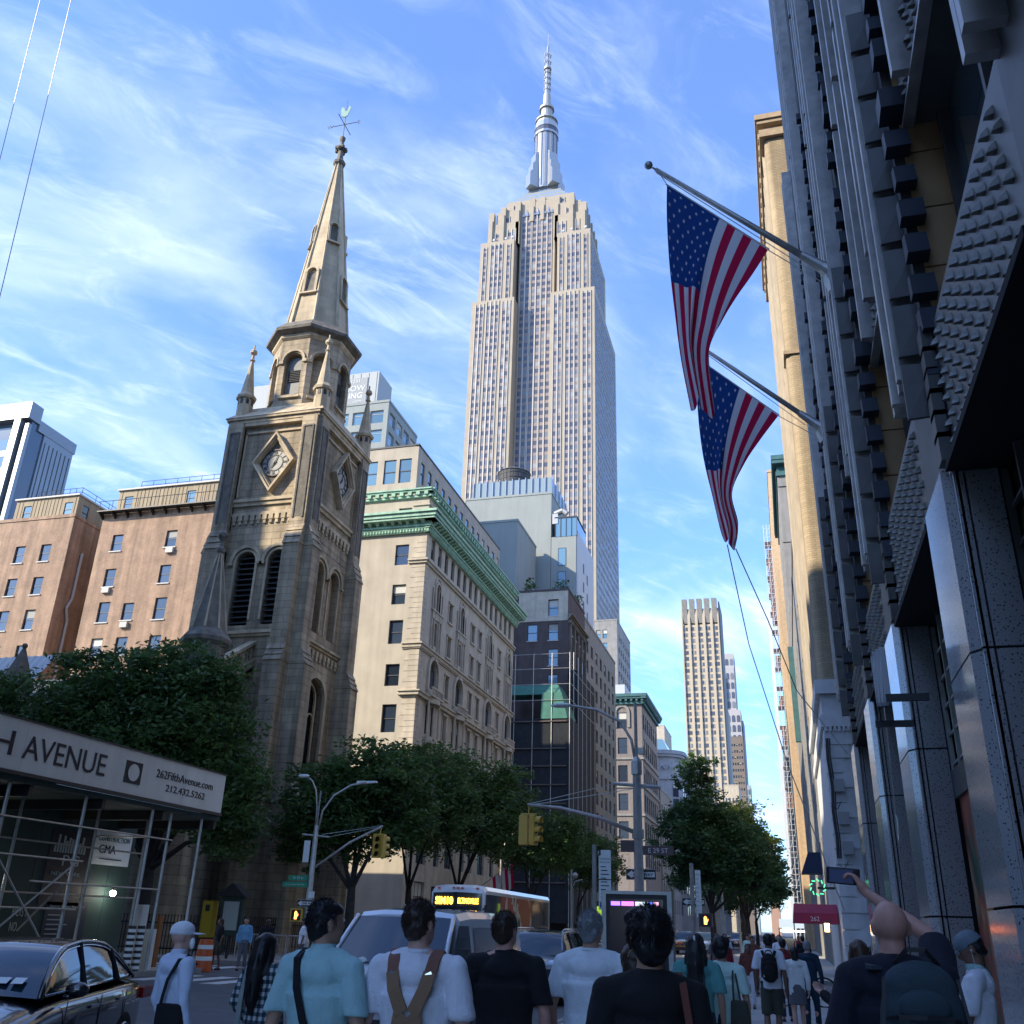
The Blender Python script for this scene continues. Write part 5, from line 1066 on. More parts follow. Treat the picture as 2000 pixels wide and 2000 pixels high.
# ================================================================== near building on the right (granite columns, studded panels)
def granite(name, base, rough, spec, speck):
    m = mat(name, base, rough, spec=spec); t = m.node_tree; b = t.nodes['Principled BSDF']
    g = nd(t, 'ShaderNodeNewGeometry'); v = nd(t, 'ShaderNodeTexVoronoi'); v.inputs['Scale'].default_value = 22; t.links.new(g.outputs['Position'], v.inputs['Vector'])
    r = nd(t, 'ShaderNodeValToRGB'); r.color_ramp.elements[0].position = .16; r.color_ramp.elements[0].color = (base[0] * .12, base[1] * .12, base[2] * .14, 1); r.color_ramp.elements[1].position = .30; r.color_ramp.elements[1].color = (*base, 1)
    n = nd(t, 'ShaderNodeTexNoise'); n.inputs['Scale'].default_value = 60; t.links.new(g.outputs['Position'], n.inputs['Vector'])
    mx = nd(t, 'ShaderNodeMixRGB', blend_type='OVERLAY'); mx.inputs[0].default_value = speck
    t.links.new(v.outputs['Distance'], r.inputs[0]); t.links.new(r.outputs[0], mx.inputs[1]); t.links.new(n.outputs[0], mx.inputs[2]); t.links.new(mx.outputs[0], b.inputs['Base Color']); return m
M_gran = granite('speckled_granite', (.28, .28, .285), .45, .5, .6)
M_polish = granite('polished_granite', (.36, .365, .37), .10, .8, .35)
M_orange = mat('orange_stone', (.48, .29, .13), .55, var=.15, vscale=1.5, rand=.12)
M_rib = mat('pale_metal_rib', (.47, .45, .42), .4, metal=.3, var=.25, vscale=3, streak=.25)
M_dkpanel = mat('dark_grey_panel', (.085, .085, .08), .5, var=.35, vscale=2)
M_stud = mat('stud_panel', (.13, .135, .125), .45, var=.3, vscale=2)
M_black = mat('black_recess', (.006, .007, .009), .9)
nb = thing('near_building', 'near building at right edge with granite columns and studded dark panels', 'building', (2.2, 12, 0))
XN = 2.2; cols = [-7.75, -1.4, 4.95, 11.3, 17.9, 24.2, 30.5]; CW = 1.9; ZG = 7.1
q = MB(); q.box(3.62, 26, -12, 33.4, 0, 62); q.obj('core_wall', M_brick_grey, nb)
q = MB(); q.box(2.6, 3.62, 33.1, 33.4, 7.1, 62); q.obj('end_wall', M_brick_grey, nb)
for ci, c in enumerate(cols):
    c1 = min(c + CW, 33.38)
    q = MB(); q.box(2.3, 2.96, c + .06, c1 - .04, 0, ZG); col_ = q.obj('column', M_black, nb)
    for z0, z1 in ((0.13, 2.1), (2.13, 4.78), (4.81, ZG)):
        q = MB()      # polished face with bevelled edges
        q.hexa([(2.3, c + .0, z0), (XN + .16, c + .0, z0), (XN, c + .22, z0), (2.3, c + .22, z0)], [(2.3, c, z1), (XN + .16, c, z1), (XN, c + .22, z1), (2.3, c + .22, z1)])
        q.box(XN, 2.3, c + .22, c1 - .22, z0, z1); q.hexa([(2.3, c1 - .22, z0), (XN, c1 - .22, z0), (XN + .16, c1, z0), (2.3, c1, z0)], [(2.3, c1 - .22, z1), (XN, c1 - .22, z1), (XN + .16, c1, z1), (2.3, c1, z1)])
        q.obj('polished_slab', M_polish, col_)
        q = MB(); q.box(2.33, 2.41, c, c + .06, z0, z1); q.obj('granite_strip', M_gran, col_)
        q = MB(); q.box(2.435, 2.80, c, c + .06, z0, z1); q.obj('granite_slab', M_gran, col_)
# recessed shop fronts, grilles and posters between the columns
M_poster = mat('mural_poster', (.30, .12, .08), .5); t = M_poster.node_tree; b_ = t.nodes['Principled BSDF']
g_ = nd(t, 'ShaderNodeNewGeometry'); mp_ = nd(t, 'ShaderNodeMapping'); mp_.inputs['Scale'].default_value = (.5, .5, .28); t.links.new(g_.outputs['Position'], mp_.inputs[0])
no_ = nd(t, 'ShaderNodeTexNoise'); no_.inputs['Scale'].default_value = 1.9; no_.inputs['Distortion'].default_value = 1.5; t.links.new(mp_.outputs[0], no_.inputs['Vector'])
cr = nd(t, 'ShaderNodeValToRGB'); cr.color_ramp.elements[0].position = .3; cr.color_ramp.elements[0].color = (.02, .03, .05, 1); cr.color_ramp.elements[1].position = .72; cr.color_ramp.elements[1].color = (.42, .38, .30, 1)
for p_, c_ in ((.42, (.05, .12, .06, 1)), (.5, (.34, .07, .05, 1)), (.58, (.45, .16, .06, 1)), (.64, (.40, .28, .12, 1))): e_ = cr.color_ramp.elements.new(p_); e_.color = c_
t.links.new(no_.outputs[0], cr.inputs[0]); t.links.new(cr.outputs[0], b_.inputs['Base Color'])
M_green = mat('green_glass_mural', (.015, .10, .035), .12, spec=.8); t = M_green.node_tree; b_ = t.nodes['Principled BSDF']
g_ = nd(t, 'ShaderNodeNewGeometry'); wv = nd(t, 'ShaderNodeTexNoise'); wv.inputs['Scale'].default_value = .75; wv.inputs['Distortion'].default_value = 2; t.links.new(g_.outputs['Position'], wv.inputs['Vector'])
cr = nd(t, 'ShaderNodeValToRGB'); cr.color_ramp.interpolation = 'CONSTANT'; cr.color_ramp.elements[0].color = (.006, .01, .012, 1); cr.color_ramp.elements[1].position = .5; cr.color_ramp.elements[1].color = (.012, .12, .04, 1); e_ = cr.color_ramp.elements.new(.6); e_.color = (.10, .15, .11, 1)
t.links.new(wv.outputs[0], cr.inputs[0]); t.links.new(cr.outputs[0], b_.inputs['Base Color'])
for i in range(len(cols) - 1):
    a, b = cols[i] + CW + .02, cols[i + 1] - .02
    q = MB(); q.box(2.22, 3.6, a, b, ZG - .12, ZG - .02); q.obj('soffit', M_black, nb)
    q = MB(); q.box(2.92, 3.0, a, b, .13, 7.0); q.obj('shop_glass', M_green, nb)
    q = MB(); q.box(2.86, 2.92, b - 1.5, b - .05, .5, 3.95); q.obj('mural_poster', M_poster, nb)
    if i == 2: q = MB(); q.box(2.845, 2.86, b - .9, b - .4, .62, .86); q.obj('caption_label', M_white, nb)
    q = MB(); q.box(2.8, 2.92, a, b, 3.95, 4.4); q.obj('lintel', M_dkpanel, nb)
    q = MB()
    for k in range(5): q.box(2.85, 2.89, a, b, 4.5 + k * .48, 4.54 + k * .48)
    n = 7
    for k in range(n): y = a + k * (b - a) / (n - 1); q.box(2.82, 2.90, y - .03, y + .03, 4.4, 6.95)
    q.obj('grille', M_steel if i > 2 else M_dkpanel, nb)
    q = MB(); q.box(2.86, 2.92, a - .0, a + .08, .13, 3.95); q.box(2.86, 2.92, (a + b) / 2 - .04, (a + b) / 2 + .04, .13, 3.95); q.obj('door_frame', M_dkpanel, nb)
# piers, ribs, boxes
bx = MB(); bx.hexa([(0, 0, 0), (.38, 0, 0), (.38, -.40, .02), (0, -.40, .02)], [(0, 0, .46), (.38, 0, .46), (.38, -.40, .42), (0, -.40, .42)]); bxm = bx.mesh('dark_box', mat('dark_blue_box', (.02, .03, .045), .5))
bt_ = MB(); bt_.hexa([(0, 0, 0), (.30, 0, 0), (.30, -.28, .0), (0, -.28, .0)], [(0, 0, .40), (.30, 0, .40), (.30, -.22, .34), (0, -.22, .34)]); btm = bt_.mesh('dark_box', MATS['dark_blue_box'])
orp = MB(); orp.hexa([(0, 0, 0), (.92, 0, 0), (.92, .05, 0), (0, .05, 0)], [(0, 0, .97), (.92, 0, .97), (.92, .05, .97), (0, .05, .97)]); orm = orp.mesh('orange_slab', M_orange)
fl = MB(); fl.hexa([(0, 0, 0), (.42, -.05, 0), (.42, .0, 0), (0, .06, 0)], [(0, 0, .82), (.42, -.09, .76), (.42, -.03, .76), (0, .06, .82)]); flm = fl.mesh('louvre_flap', M_dkpanel)
for ci, c in enumerate(cols):
    c1 = min(c + CW, 33.38)
    q = MB(); q.box(2.28, 3.62, c + .14, c1 - .1, ZG, 62); pier = q.obj('pier', M_dkpanel, nb)
    for k in range(4): q = MB(); y = c + .62 + k * .33; q.box(1.94 + (k % 2) * .06, 2.28, y, y + .12, ZG + 1.6, 40 if ci % 2 else 30); q.obj('metal_rib', M_rib, pier)
    zt = 26 if ci > 1 else 14
    z = ZG
    while z < zt: link('orange_slab', orm, pier, Vector((2.42, c + .085, z)) - WLOC[pier.name]); z += 1.0
    z = ZG + 1.2; k = 0
    while z < zt:
        o = link('dark_box', bxm if k % 9 > 6 else btm, pier, Vector((2.16 + rnd.uniform(-.03, .05), c + .08, z)) - WLOC[pier.name]); o.scale = (rnd.uniform(.85, 1.1), rnd.uniform(.7, 1.15), rnd.uniform(.85, 1.1)); z += .62 if rnd.random() < .9 else 1.1; k += 1
    z = ZG + .9
    if ci > 2:
        while z < 15: link('louvre_flap', flm, pier, Vector((1.98, c + .45, z)) - WLOC[pier.name]); z += .95
# studded spandrels and windows between the piers
stud = MB(); stud.hexa([(-.045, 0, -.05), (.045, 0, -.05), (.045, 0, .05), (-.045, 0, .05)], [(-.022, -.085, -.06), (.022, -.085, -.06), (.022, -.06, .0), (-.022, -.06, .0)]); M_studm = mat('stud_metal', (.24, .24, .22), .4, metal=.3); studm = stud.mesh('stud', M_studm)
nst = 0
for i in range(len(cols) - 1):
    a, b = cols[i] + CW - .02, cols[i + 1] + .10
    zlev = [ZG - .05, 12.6, 18.2, 23.8, 29.4, 35.0, 40.6, 46.2]
    for li, z in enumerate(zlev):
        h = 1.95 if li < 5 else 1.6; xo = 2.34 if li == 0 else 2.5
        sl = .1
        q = MB(); q.box(xo, 3.6, a, b, z, z + h); pnl = q.obj('spandrel_panel', M_stud if li < 3 else M_brick_grey, nb)
        q = MB(); q.box(xo - .06, xo + .1, a, b, z - .06, z); q.obj('panel_edge', M_rib, pnl)
        if li < 3 and i >= 1:
            rest = MB(); ny, nz = int((b - a - .5) / .27), 6
            for r_ in range(nz):
                for s_ in range(ny):
                    y = a + .35 + s_ * .27 + (.13 if r_ % 2 else 0); zz_ = z + .22 + r_ * .29
                    if nst < 300 and i in (2, 3) and li == 0:
                        nst += 1; o = link('stud', studm, pnl, Vector((xo, y, zz_)) - WLOC[pnl.name]); o.rotation_euler = (0, 0, ROT['W'])
                    else: rest.hexa([(xo, y - .045, zz_ - .05), (xo, y + .045, zz_ - .05), (xo, y + .045, zz_ + .05), (xo, y - .045, zz_ + .05)], [(xo - .085, y - .022, zz_ - .06), (xo - .085, y + .022, zz_ - .06), (xo - .06, y + .022, zz_), (xo - .06, y - .022, zz_)])
            if rest.f: rest.obj('studs', M_studm, pnl, kind='stuff')
            for k in range(6 if li == 0 else 0):     # overlapping side shutters
                q = MB(); zz_ = z + .05 + k * .31; q.box(xo - .16, xo - .02, b - .22 + .0, b + .04, zz_, zz_ + .38); q.obj('side_shutter', M_dkpanel, pnl)
            for k in range(int((b - a) / .2)):
                pass
        # window above
        z0, z1 = z + h, (zlev[li + 1] if li + 1 < len(zlev) else 62)
        q = MB(); q.box(3.02, 3.06, a + .12, b - .25, z0, z1); w_ = q.obj('window', mat('sky_glass', (.05, .08, .10), .02, spec=1.0, coat=1.0), nb)
        q = MB(); q.box(2.9, 3.05, a, a + .12, z0, z1); q.box(2.9, 3.05, b - .25, b - .1, z0, z1); q.box(2.9, 3.0, a + .12, b - .25, z0, z0 + .12); q.box(2.86, 3.0, a + .12, b - .25, z0 + .9, z0 + 1.0); q.box(2.9, 3.0, (a + b) / 2 - .05, (a + b) / 2 + .05, z0, z1); q.obj('window_frame', M_dkpanel, w_)
        q = MB()
        for k in range(int((b - a) / .55)): q.box(2.78, 2.9, a + .2 + k * .55, a + .32 + k * .55, z0 + .02, z0 + .2)
        q.obj('clip_row', M_rib, w_)
        if li >= 1:       # tall pale fins and brick strips higher up
            for k, f in enumerate((.22, .5, .78)):
                y = a + (b - a) * f; q = MB(); q.box(2.12 + .05 * k, 2.52, y - .07, y + .07, z + .0, z1 - .2); q.obj('pale_fin', M_rib, nb)
            q = MB(); y = a + (b - a) * .36; q.box(2.56, 3.0, y - .35, y + .35, z0, z1); y = a + (b - a) * .64; q.box(2.56, 3.0, y - .35, y + .35, z0, z1); q.obj('brick_strip', M_brick_grey, nb)
sg = thing('wall_sign', 'row of slim white metal letters mounted edge-on low on the right facade', 'sign', (1.7, 16, 5.2))
for k in range(3): q = MB(); z = 5.05 + k * .1; y = 15.2 + k * .5; q.box(1.62, 1.70, y, y + .06, z, z + .85); q.box(1.62, 1.70, y + .3, y + .36, z, z + .85); q.hexa([(1.62, y, z + .8), (1.7, y, z + .8), (1.7, y + .06, z + .8), (1.62, y + .06, z + .8)], [(1.62, y + .3, z), (1.7, y + .3, z), (1.7, y + .36, z), (1.62, y + .36, z)]); q.obj('letter', M_white, sg)
q = MB(); q.box(1.6, 2.2, 14.9, 15.0, 5.0, 5.1); q.box(1.6, 2.2, 16.9, 17, 5.0, 5.1); q.obj('bracket', M_blackmetal, sg)
wl = thing('wall_lamp', 'coiled grey cable hooked on a granite column', 'cable', (2.1, 20.9, 3.8)); q = MB()
for k in range(3): q.path([(2.14, 20.75 + .13 * math.cos(t_ / 8 * 2 * math.pi) + k * .03, 3.75 + (.2 + .02 * k) * math.sin(t_ / 8 * 2 * math.pi)) for t_ in range(9)], .012, 4)
q.path([(2.14, 20.9, 3.9), (2.14, 20.6, 5.2), (2.14, 20.4, 7)], .012, 4); q.obj('loop', M_rib, wl); wl.name = 'cable_loop'

# ================================================================== the tan brick block across the side street
XC = 1.92
bc = thing('brick_building', 'tall tan brick block with a white painted base across the side street, right', 'building', (8, 50, 0))
q = MB(); wall(q, 'S', 42.6, XC + .35, 20, 11.9, 43.4); wall(q, 'W', XC, 43.0, 58, 11.9, 43.4, [(y - .55, y + .55, z, z + 1.9) for y in (44.8, 47.4, 50, 52.6, 55.2) for z in range(13, 42, 4)], .3)
for k in range(5):
    a, b = k * math.pi / 10, (k + 1) * math.pi / 10; f = lambda t_: (XC + .35 - .35 * math.sin(t_), 42.95 - .35 * math.cos(t_))
    p0, p1 = f(a), f(b); q.add([(*p0, 11.9), (*p1, 11.9), (*p1, 43.4), (*p0, 43.4)], [(0, 1, 2, 3)])
q.box(XC + .4, 20, 43.1, 57.9, 11.9, 43.3); q.obj('wall', M_brick_tan, bc)
for y in (44.8, 47.4, 50, 52.6, 55.2):
    for z in range(13, 42, 4): window(bc, 'W', XC, y, z, 1.1, 1.9, .15, 'h')
    q = MB(); q.box(XC - .14, XC, y + .75, y + .95, 12, 43.3); q.box(XC - .14, XC, y - .95, y - .75, 12, 43.3); q.obj('stone_pilaster', M_cream, bc)
q = MB()
for z0, z1, d in ((43.0, 43.5, .25), (43.9, 44.15, .32), (44.15, 44.5, .42), (28.6, 28.8, .1)): q.box(XC - d, 20, 42.6 - d, 58 + d, z0, z1)
q.box(XC, 20, 42.6, 58, 43.5, 43.9); cor = q.obj('cornice', mat('terracotta_cornice', (.40, .31, .21), .8, var=.2), bc)
md = MB(); md.box(-.2, .2, -.3, 0, 0, .38); mdm = md.mesh('modillion', MATS['terracotta_cornice'])
for k in range(17): link('modillion', mdm, cor, Vector((XC, 43.2 + k * .9, 43.5)) - WLOC[cor.name]).rotation_euler = (0, 0, ROT['W'])
M_whitepaint = mat('white_painted_stone', (.66, .68, .69), .7, var=.08, streak=.2)
q = MB(); q.box(XC + .04, 20, 42.64, 58, 0, 9.9); q.box(XC - .1, 20, 42.5, 58.1, 9.9, 10.4); q.box(XC - .0, 20, 42.6, 58.1, 10.4, 11.3); q.box(XC - .2, 20, 42.4, 58.2, 11.3, 11.9); base = q.obj('base_wall', M_whitepaint, bc)
for k in range(16):
    for j in range(4):
        x = XC + j * 1.0 + (.0 if k % 2 else -.0); w_ = .62 if (k + j) % 2 else .96
        q = MB(); q.box(x, x + w_, 42.58, 42.66, .2 + k * .6, .74 + k * .6); q.obj('rusticated_block', M_whitepaint, base)
for k in range(16): q = MB(); q.box(XC - .02, XC + .06, 42.7, 44.0, .2 + k * .6, .74 + k * .6); q.obj('rusticated_block', M_whitepaint, base)
q = MB(); q.box(XC + .2, XC + 1.2, 42.55, 42.63, 9.15, 9.75); dentils(q, 'S', 42.6, XC, 5, 9.7, 9.9, -.02, .12, .1, .08); q.obj('dentil_course', M_whitepaint, base)
for x, z in ((2.3, 7.2), (2.36, 5.9), (2.40, 4.75)):
    q = MB(); q.box(x - .2, x + .2, 42.3, 42.58, z, z + .5); q.obj('junction_box', mat('grey_box', (.32, .33, .34), .5), base)
q = MB()
for s_ in (0, .06, .13): q.path([(1.98 + s_, 42.5, 9.4), (1.93 + s_, 42.45, 8.6), (2.0 + s_, 42.45, 7.4), (1.93 + s_, 42.42, 6.4), (1.98 + s_, 42.42, 5.4), (1.95 + s_, 42.45, 4.6)], .03, 5)
q.path([(1.9, 42.4, 6.6), (2.15, 42.3, 6.5), (2.3, 42.4, 6.8)], .02, 4); q.path([(1.95, 42.4, 4.4), (2.15, 42.3, 4.2), (2.35, 42.4, 4.5)], .02, 4); q.obj('cable_bundle', M_blackmetal, base)
block('stone_building', 'mid-height building hidden in line behind the tan brick block', 2.1, 22, 58.6, 92, 27, M_concrete, W_=[(y, z, 1.4, 2.2) for y in range(61, 90, 3) for z in range(5, 25, 4)])
bd = block('stone_building', 'grey stone building with a dark green overhanging cornice on the right side', 2.1, 24, 92.6, 112, 45.5, M_concrete, S=[(3.3, 36, .9, 2)], W_=[(y, z, 1.4, 2.4) for y in range(95, 111, 3) for z in range(5, 43, 4)])
q = MB()
for z0, z1, d in ((45.4, 45.9, .3), (46.6, 47.0, 1.0), (47.0, 47.5, 1.1)): q.box(2.1 - d * .45, 24, 92.6 - d * .8, 112 + d, z0, z1)
q.box(2.1, 24, 92.6, 112, 45.9, 46.6); q.obj('green_cornice', M_copper_dk, bd)
q = MB(); q.box(2.0, 5, 92.5, 92.6, 38, 38.5); q.box(2.06, 5, 92.48, 92.6, 44.2, 44.6); q.obj('stone_band', M_concrete, bd)
q = MB(); q.box(1.6, 2.4, 92.0, 92.5, 18, 27); q.obj('hanging_banner', M_copper_dk, bd)
block('sandstone_building', 'warm sandstone building between the green cornice and the scaffolded tower', 1.5, 22, 122, 150, 60, mat('warm_sandstone', (.5, .36, .22), .85, var=.15, streak=.2), W_=[(y, z, 1.4, 2.4) for y in range(124, 149, 3) for z in range(5, 57, 4)])
block('green_capped_building', 'low building with pale green roof edge on the right side', 1.8, 22, 151, 186, 50, M_copper, W_=[(y, z, 1.4, 2.4) for y in range(154, 184, 4) for z in range(5, 46, 4)])
hs = thing('scaffolded_tower', 'tower under repair wrapped in pale scaffolding and hoist masts, far right side', 'tower', (2, 205, 0))
q = MB(); q.box(2.0, 22, 199, 222, 0, 80); q.obj('wall', mat('rust_wall', (.28, .15, .11), .85, var=.3, vscale=.4), hs)
M_scafl = mat('pale_scaffold', (.50, .52, .55), .6, rand=.1); M_rust = mat('rusty_netting', (.26, .15, .12), .85, var=.35, vscale=.6)
for z0 in range(0, 84, 4):
    q = MB()
    for x in (.55, 1.25, 1.95): q.tube((x, 198.8, z0), (x, 198.8, z0 + 4), .07, .07, 4); q.tube((x, 203, z0), (x, 203, z0 + 4), .07, .07, 4)
    for j in range(4): z = z0 + j; q.tube((.5, 198.8, z), (2, 198.8, z), .05, .05, 4); q.tube((.55, 198.8, z), (.55, 203, z), .05, .05, 4)
    q.tube((.5, 198.8, z0), (2, 198.8, z0 + 4), .04, .04, 4); q.box(.5, 2, 198.8, 203, z0 - .08, z0); q.obj('scaffold_bay', M_scafl, hs)
for z0, z1 in ((62, 78), (44, 46), (36, 40), (24, 27), (52, 54.5)): q = MB(); q.box(.9, 1.98, 198.9, 203, z0, z1); q.obj('net_panel', M_rust, hs)
q = MB(); q.box(-.1, .5, 203, 240, 0, 66); q.obj('sheeting', mat('white_sheeting', (.5, .55, .62), .7), hs)
for k, (y0, y1, h, l) in enumerate(((240, 300, 40, 'first low grey building past the scaffolded tower'), (301, 380, 52, 'second grey building past the scaffolded tower'), (381, 520, 46, 'last building before the street narrows on the right'))):
    block('stone_building', l, 1.2, 22, y0, y1, h, M_concrete, W_=[(y, z, 2, 3) for y in range(y0 + 3, y1 - 3, 8) for z in range(5, h - 4, 6)])
# awnings and small signs
M_maroon = mat('maroon_canvas', (.30, .015, .055), .7, var=.1)
aw = thing('awning', 'maroon entrance canopy with the number 262 over the right pavement', 'awning', (.8, 47, 2.2)); q = MB()
q.hexa([(-.0, 46.6, 2.2), (XC, 46.6, 2.2), (XC, 49, 2.2), (0, 49, 2.2)], [(0.05, 46.7, 2.62), (XC, 46.7, 2.62), (XC, 48.9, 2.62), (.05, 48.9, 2.62)]); q.hexa([(.05, 46.7, 2.62), (XC, 46.7, 2.62), (XC, 48.9, 2.62), (.05, 48.9, 2.62)], [(.1, 47.4, 3.0), (XC, 47.4, 3.0), (XC, 48.2, 3.0), (.1, 48.2, 3.0)]); q.obj('canvas', M_maroon, aw)
text('262', .26, aw, (.75, 46.58, 2.3), (R(88), 0, 0), M_ltxt); q = MB(); q.tube((.05, 46.7, 0.1), (.05, 46.7, 2.2), .025); q.tube((.05, 48.9, .1), (.05, 48.9, 2.2), .025); q.obj('post', M_steel, aw)
q = MB(); q.hexa([(.6, 51.6, 4.5), (1.6, 51.6, 4.5), (1.6, 53, 4.5), (.6, 53, 4.5)], [(1.0, 51.9, 5.5), (1.6, 51.9, 5.5), (1.6, 53, 5.5), (1.0, 53, 5.5)]); tag(q.obj('awning', mat('navy_canvas', (.008, .02, .05), .8)), 'small navy shop awning above the maroon canopy', 'awning')
ns = thing('neon_sign', 'round green neon shop sign above the maroon canopy', 'sign', (1.2, 45.6, 3.6)); q = MB()
for k in range(10): a = k * math.pi / 5; q.tube((1.15 + .26 * math.cos(a), 45.5, 3.62 + .26 * math.sin(a)), (1.15 + .34 * math.cos(a + .4), 45.5, 3.62 + .34 * math.sin(a + .4)), .025, .025, 5)
q.obj('neon_tube', mat('green_neon', (.05, .4, .2), .4, emit=(.1, .8, .35), es=.7), ns); q = MB(); q.box(1.15, XC, 45.55, 45.6, 3.55, 3.65); q.obj('bracket', M_blackmetal, ns)
ls = thing('shop_sign', 'white lit shop sign box low over the right pavement', 'sign', (-.2, 60, 2)); q = MB(); q.box(-.75, .6, 60, 60.3, 2.05, 2.5); q.obj('sign_box', mat('lit_sign', (.5, .52, .55), .5, emit=(.7, .8, .9), es=.35), ls)
q = MB(); q.box(-.7, -.1, 60, 60.6, 1.85, 1.93); q.box(0, .6, 60, 60.6, 1.85, 1.93); q.obj('strip_light', mat('strip_light', (.9, .9, .9), .5, emit=(1, .98, .9), es=4), ls); q = MB(); q.box(-.8, .7, 60.4, 61.6, .1, 1.5); q.box(-.8, -.74, 60.1, 60.16, 0, 2.05); q.box(.64, .7, 60.1, 60.16, 0, 2.05); q.obj('stall', M_dkpanel, ls)
lg = thing('lantern', 'warm lit wall lantern by the maroon canopy', 'lamp', (1.35, 44.5, 2.0)); q = MB(); q.ring([(.05, 2.3), (.12, 2.22), (.12, 2.2)], 1.35, 44.5, 6); q.ring([(.1, 1.88), (.1, 1.84)], 1.35, 44.5, 6); q.tube((1.35, 44.5, 2.25), (1.58, 44.5, 2.35), .02); q.obj('lantern_frame', M_blackmetal, lg); q = MB(); q.ring([(.09, 1.88), (.1, 2.2)], 1.35, 44.5, 6); q.obj('lamp_glass', mat('warm_lamp', (.9, .6, .3), .4, emit=(1, .62, .25), es=5), lg)

# ================================================================== flags
def cloth_mat(name, c):
    m = bpy.data.materials.new(name); m.use_nodes = True; t = m.node_tree; t.nodes.clear(); o = nd(t, 'ShaderNodeOutputMaterial'); a = nd(t, 'ShaderNodeBsdfDiffuse'); b = nd(t, 'ShaderNodeBsdfTranslucent'); x = nd(t, 'ShaderNodeMixShader')
    a.inputs[0].default_value = (*c, 1); b.inputs[0].default_value = (*c, 1); x.inputs[0].default_value = .26; t.links.new(a.outputs[0], x.inputs[1]); t.links.new(b.outputs[0], x.inputs[2]); t.links.new(x.outputs[0], o.inputs[0]); return m
FM = [cloth_mat('flag_red', (.55, .02, .08)), cloth_mat('flag_white', (.72, .74, .80)), cloth_mat('flag_blue', (.02, .07, .26))]
def lerp_path(pts, v):
    v = max(0, min(.9999, v)) * (len(pts) - 1); i = int(v); f = v - i
    p0, p1, p2, p3 = pts[max(i - 1, 0)], pts[i], pts[i + 1], pts[min(i + 2, len(pts) - 1)]
    return tuple(.5 * (2 * p1[k] + (p2[k] - p0[k]) * f + (2 * p0[k] - 5 * p1[k] + 4 * p2[k] - p3[k]) * f * f + (3 * p1[k] - p0[k] - 3 * p2[k] + p3[k]) * f ** 3) for k in range(2))
def flag(name, label, Y, L, Rr, base, tip, fold):
    t = thing(name, label, 'flag', base, 'flags on the right facade'); q = MB()
    q.tube(base, tip, .085, .055, 12); pole = q.obj('flagpole', M_steel, t, smooth=True)
    q = MB(); b = Vector(base); d = (Vector(tip) - b).normalized(); q.tube(b + Vector((.12, 0, -.3)), b + d * .05 + Vector((-.02, 0, 0)), .34, .26, 10); q.tube(b - d * .1, b + d * .35, .24, .14, 10); q.tube(b + d * .35, b + d * .95, .14, .10, 10); q.obj('pole_bracket', M_steel, pole)
    q = MB(); q.sphere(Vector(tip) + d * .26, .11, 12); q.tube(tip, Vector(tip) + d * .2, .025, .025, 6); q.obj('pole_ball', M_steel, pole, smooth=True)
    def S(u, v):
        l, r = lerp_path(L, v), lerp_path(Rr, v); e = u ** (1 + .2 * v)
        x = l[0] + (r[0] - l[0]) * e; z = l[1] + (r[1] - l[1]) * e
        am = fold * (v ** .8); y = Y + am * math.sin(u * 9 + v * 1.5) * (.5 + .5 * v) + .12 * v * math.sin(u * 21 + v * 4) - .25 * v
        return Vector((x - .05 * v * math.sin(u * 12 + 1), y, z + .04 * math.sin(u * 7 + v * 5) * v))
    nu, nv = 52, 60; q = MB(); vs = [S(i / nu, j / nv) for j in range(nv + 1) for i in range(nu + 1)]; fs = []; ms = []
    for j in range(nv):
        for i in range(nu):
            k = j * (nu + 1) + i; fs.append((k, k + 1, k + nu + 2, k + nu + 1)); s_ = int(i / 4); v = (j + .5) / nv
            ms.append(2 if (s_ < 7 and v < .46) else (0 if s_ % 2 == 0 else 1))
    q.v = [tuple(v) for v in vs]; q.f = fs; q.m = ms; fo = q.obj('flag_cloth', FM, t, smooth=True)
    st = MB()
    for r_ in range(11):
        for c_ in range(9):
            if (r_ + c_) % 2: continue
            v0, u0 = .02 + (r_ + .5) / 11 * .43, (c_ + .6) / 9 * (7 / 13) * .97
            pts = []
            for k in range(10):
                rad = (1 if k % 2 == 0 else .4); a = k * math.pi / 5 + math.pi / 2; pts.append((u0 + rad * .0175 * math.cos(a), v0 - rad * .0125 * math.sin(a)))
            P3 = [S(*p) for p in pts]; c3 = S(u0, v0); nrm = (S(u0 + .01, v0) - S(u0 - .01, v0)).cross(S(u0, v0 + .01) - S(u0, v0 - .01)).normalized()
            for sg_ in (-1, 1): st.add([c3 + nrm * .012 * sg_] + [p + nrm * .012 * sg_ for p in P3], [(0, k + 1, (k + 1) % 10 + 1) for k in range(10)])
    st.obj('stars', FM[1], fo, kind='stuff')
    q = MB(); a0, a1 = S(0, 0), S(1, 0); q.tube(a0 + Vector((-.02, 0, .02)), a1 + Vector((.02, 0, .02)), .022, .022, 5); q.obj('heading', M_ltxt, fo)
    q = MB(); tp = Vector(tip); q.tube(tp - d * .05, a0, .012, .012, 4); q.tube(tp + Vector((0, 0, -.1)), b + d * .7 + Vector((-.05, 0, -.25)), .012, .012, 4); q.tube(a1, b + d * .3 + Vector((-.1, 0, -.35)), .012, .012, 4); q.tube(a0, a1 + Vector((-.02, -.0, .06)), .01, .01, 4); q.obj('halyard', M_frame_lt, pole); return S
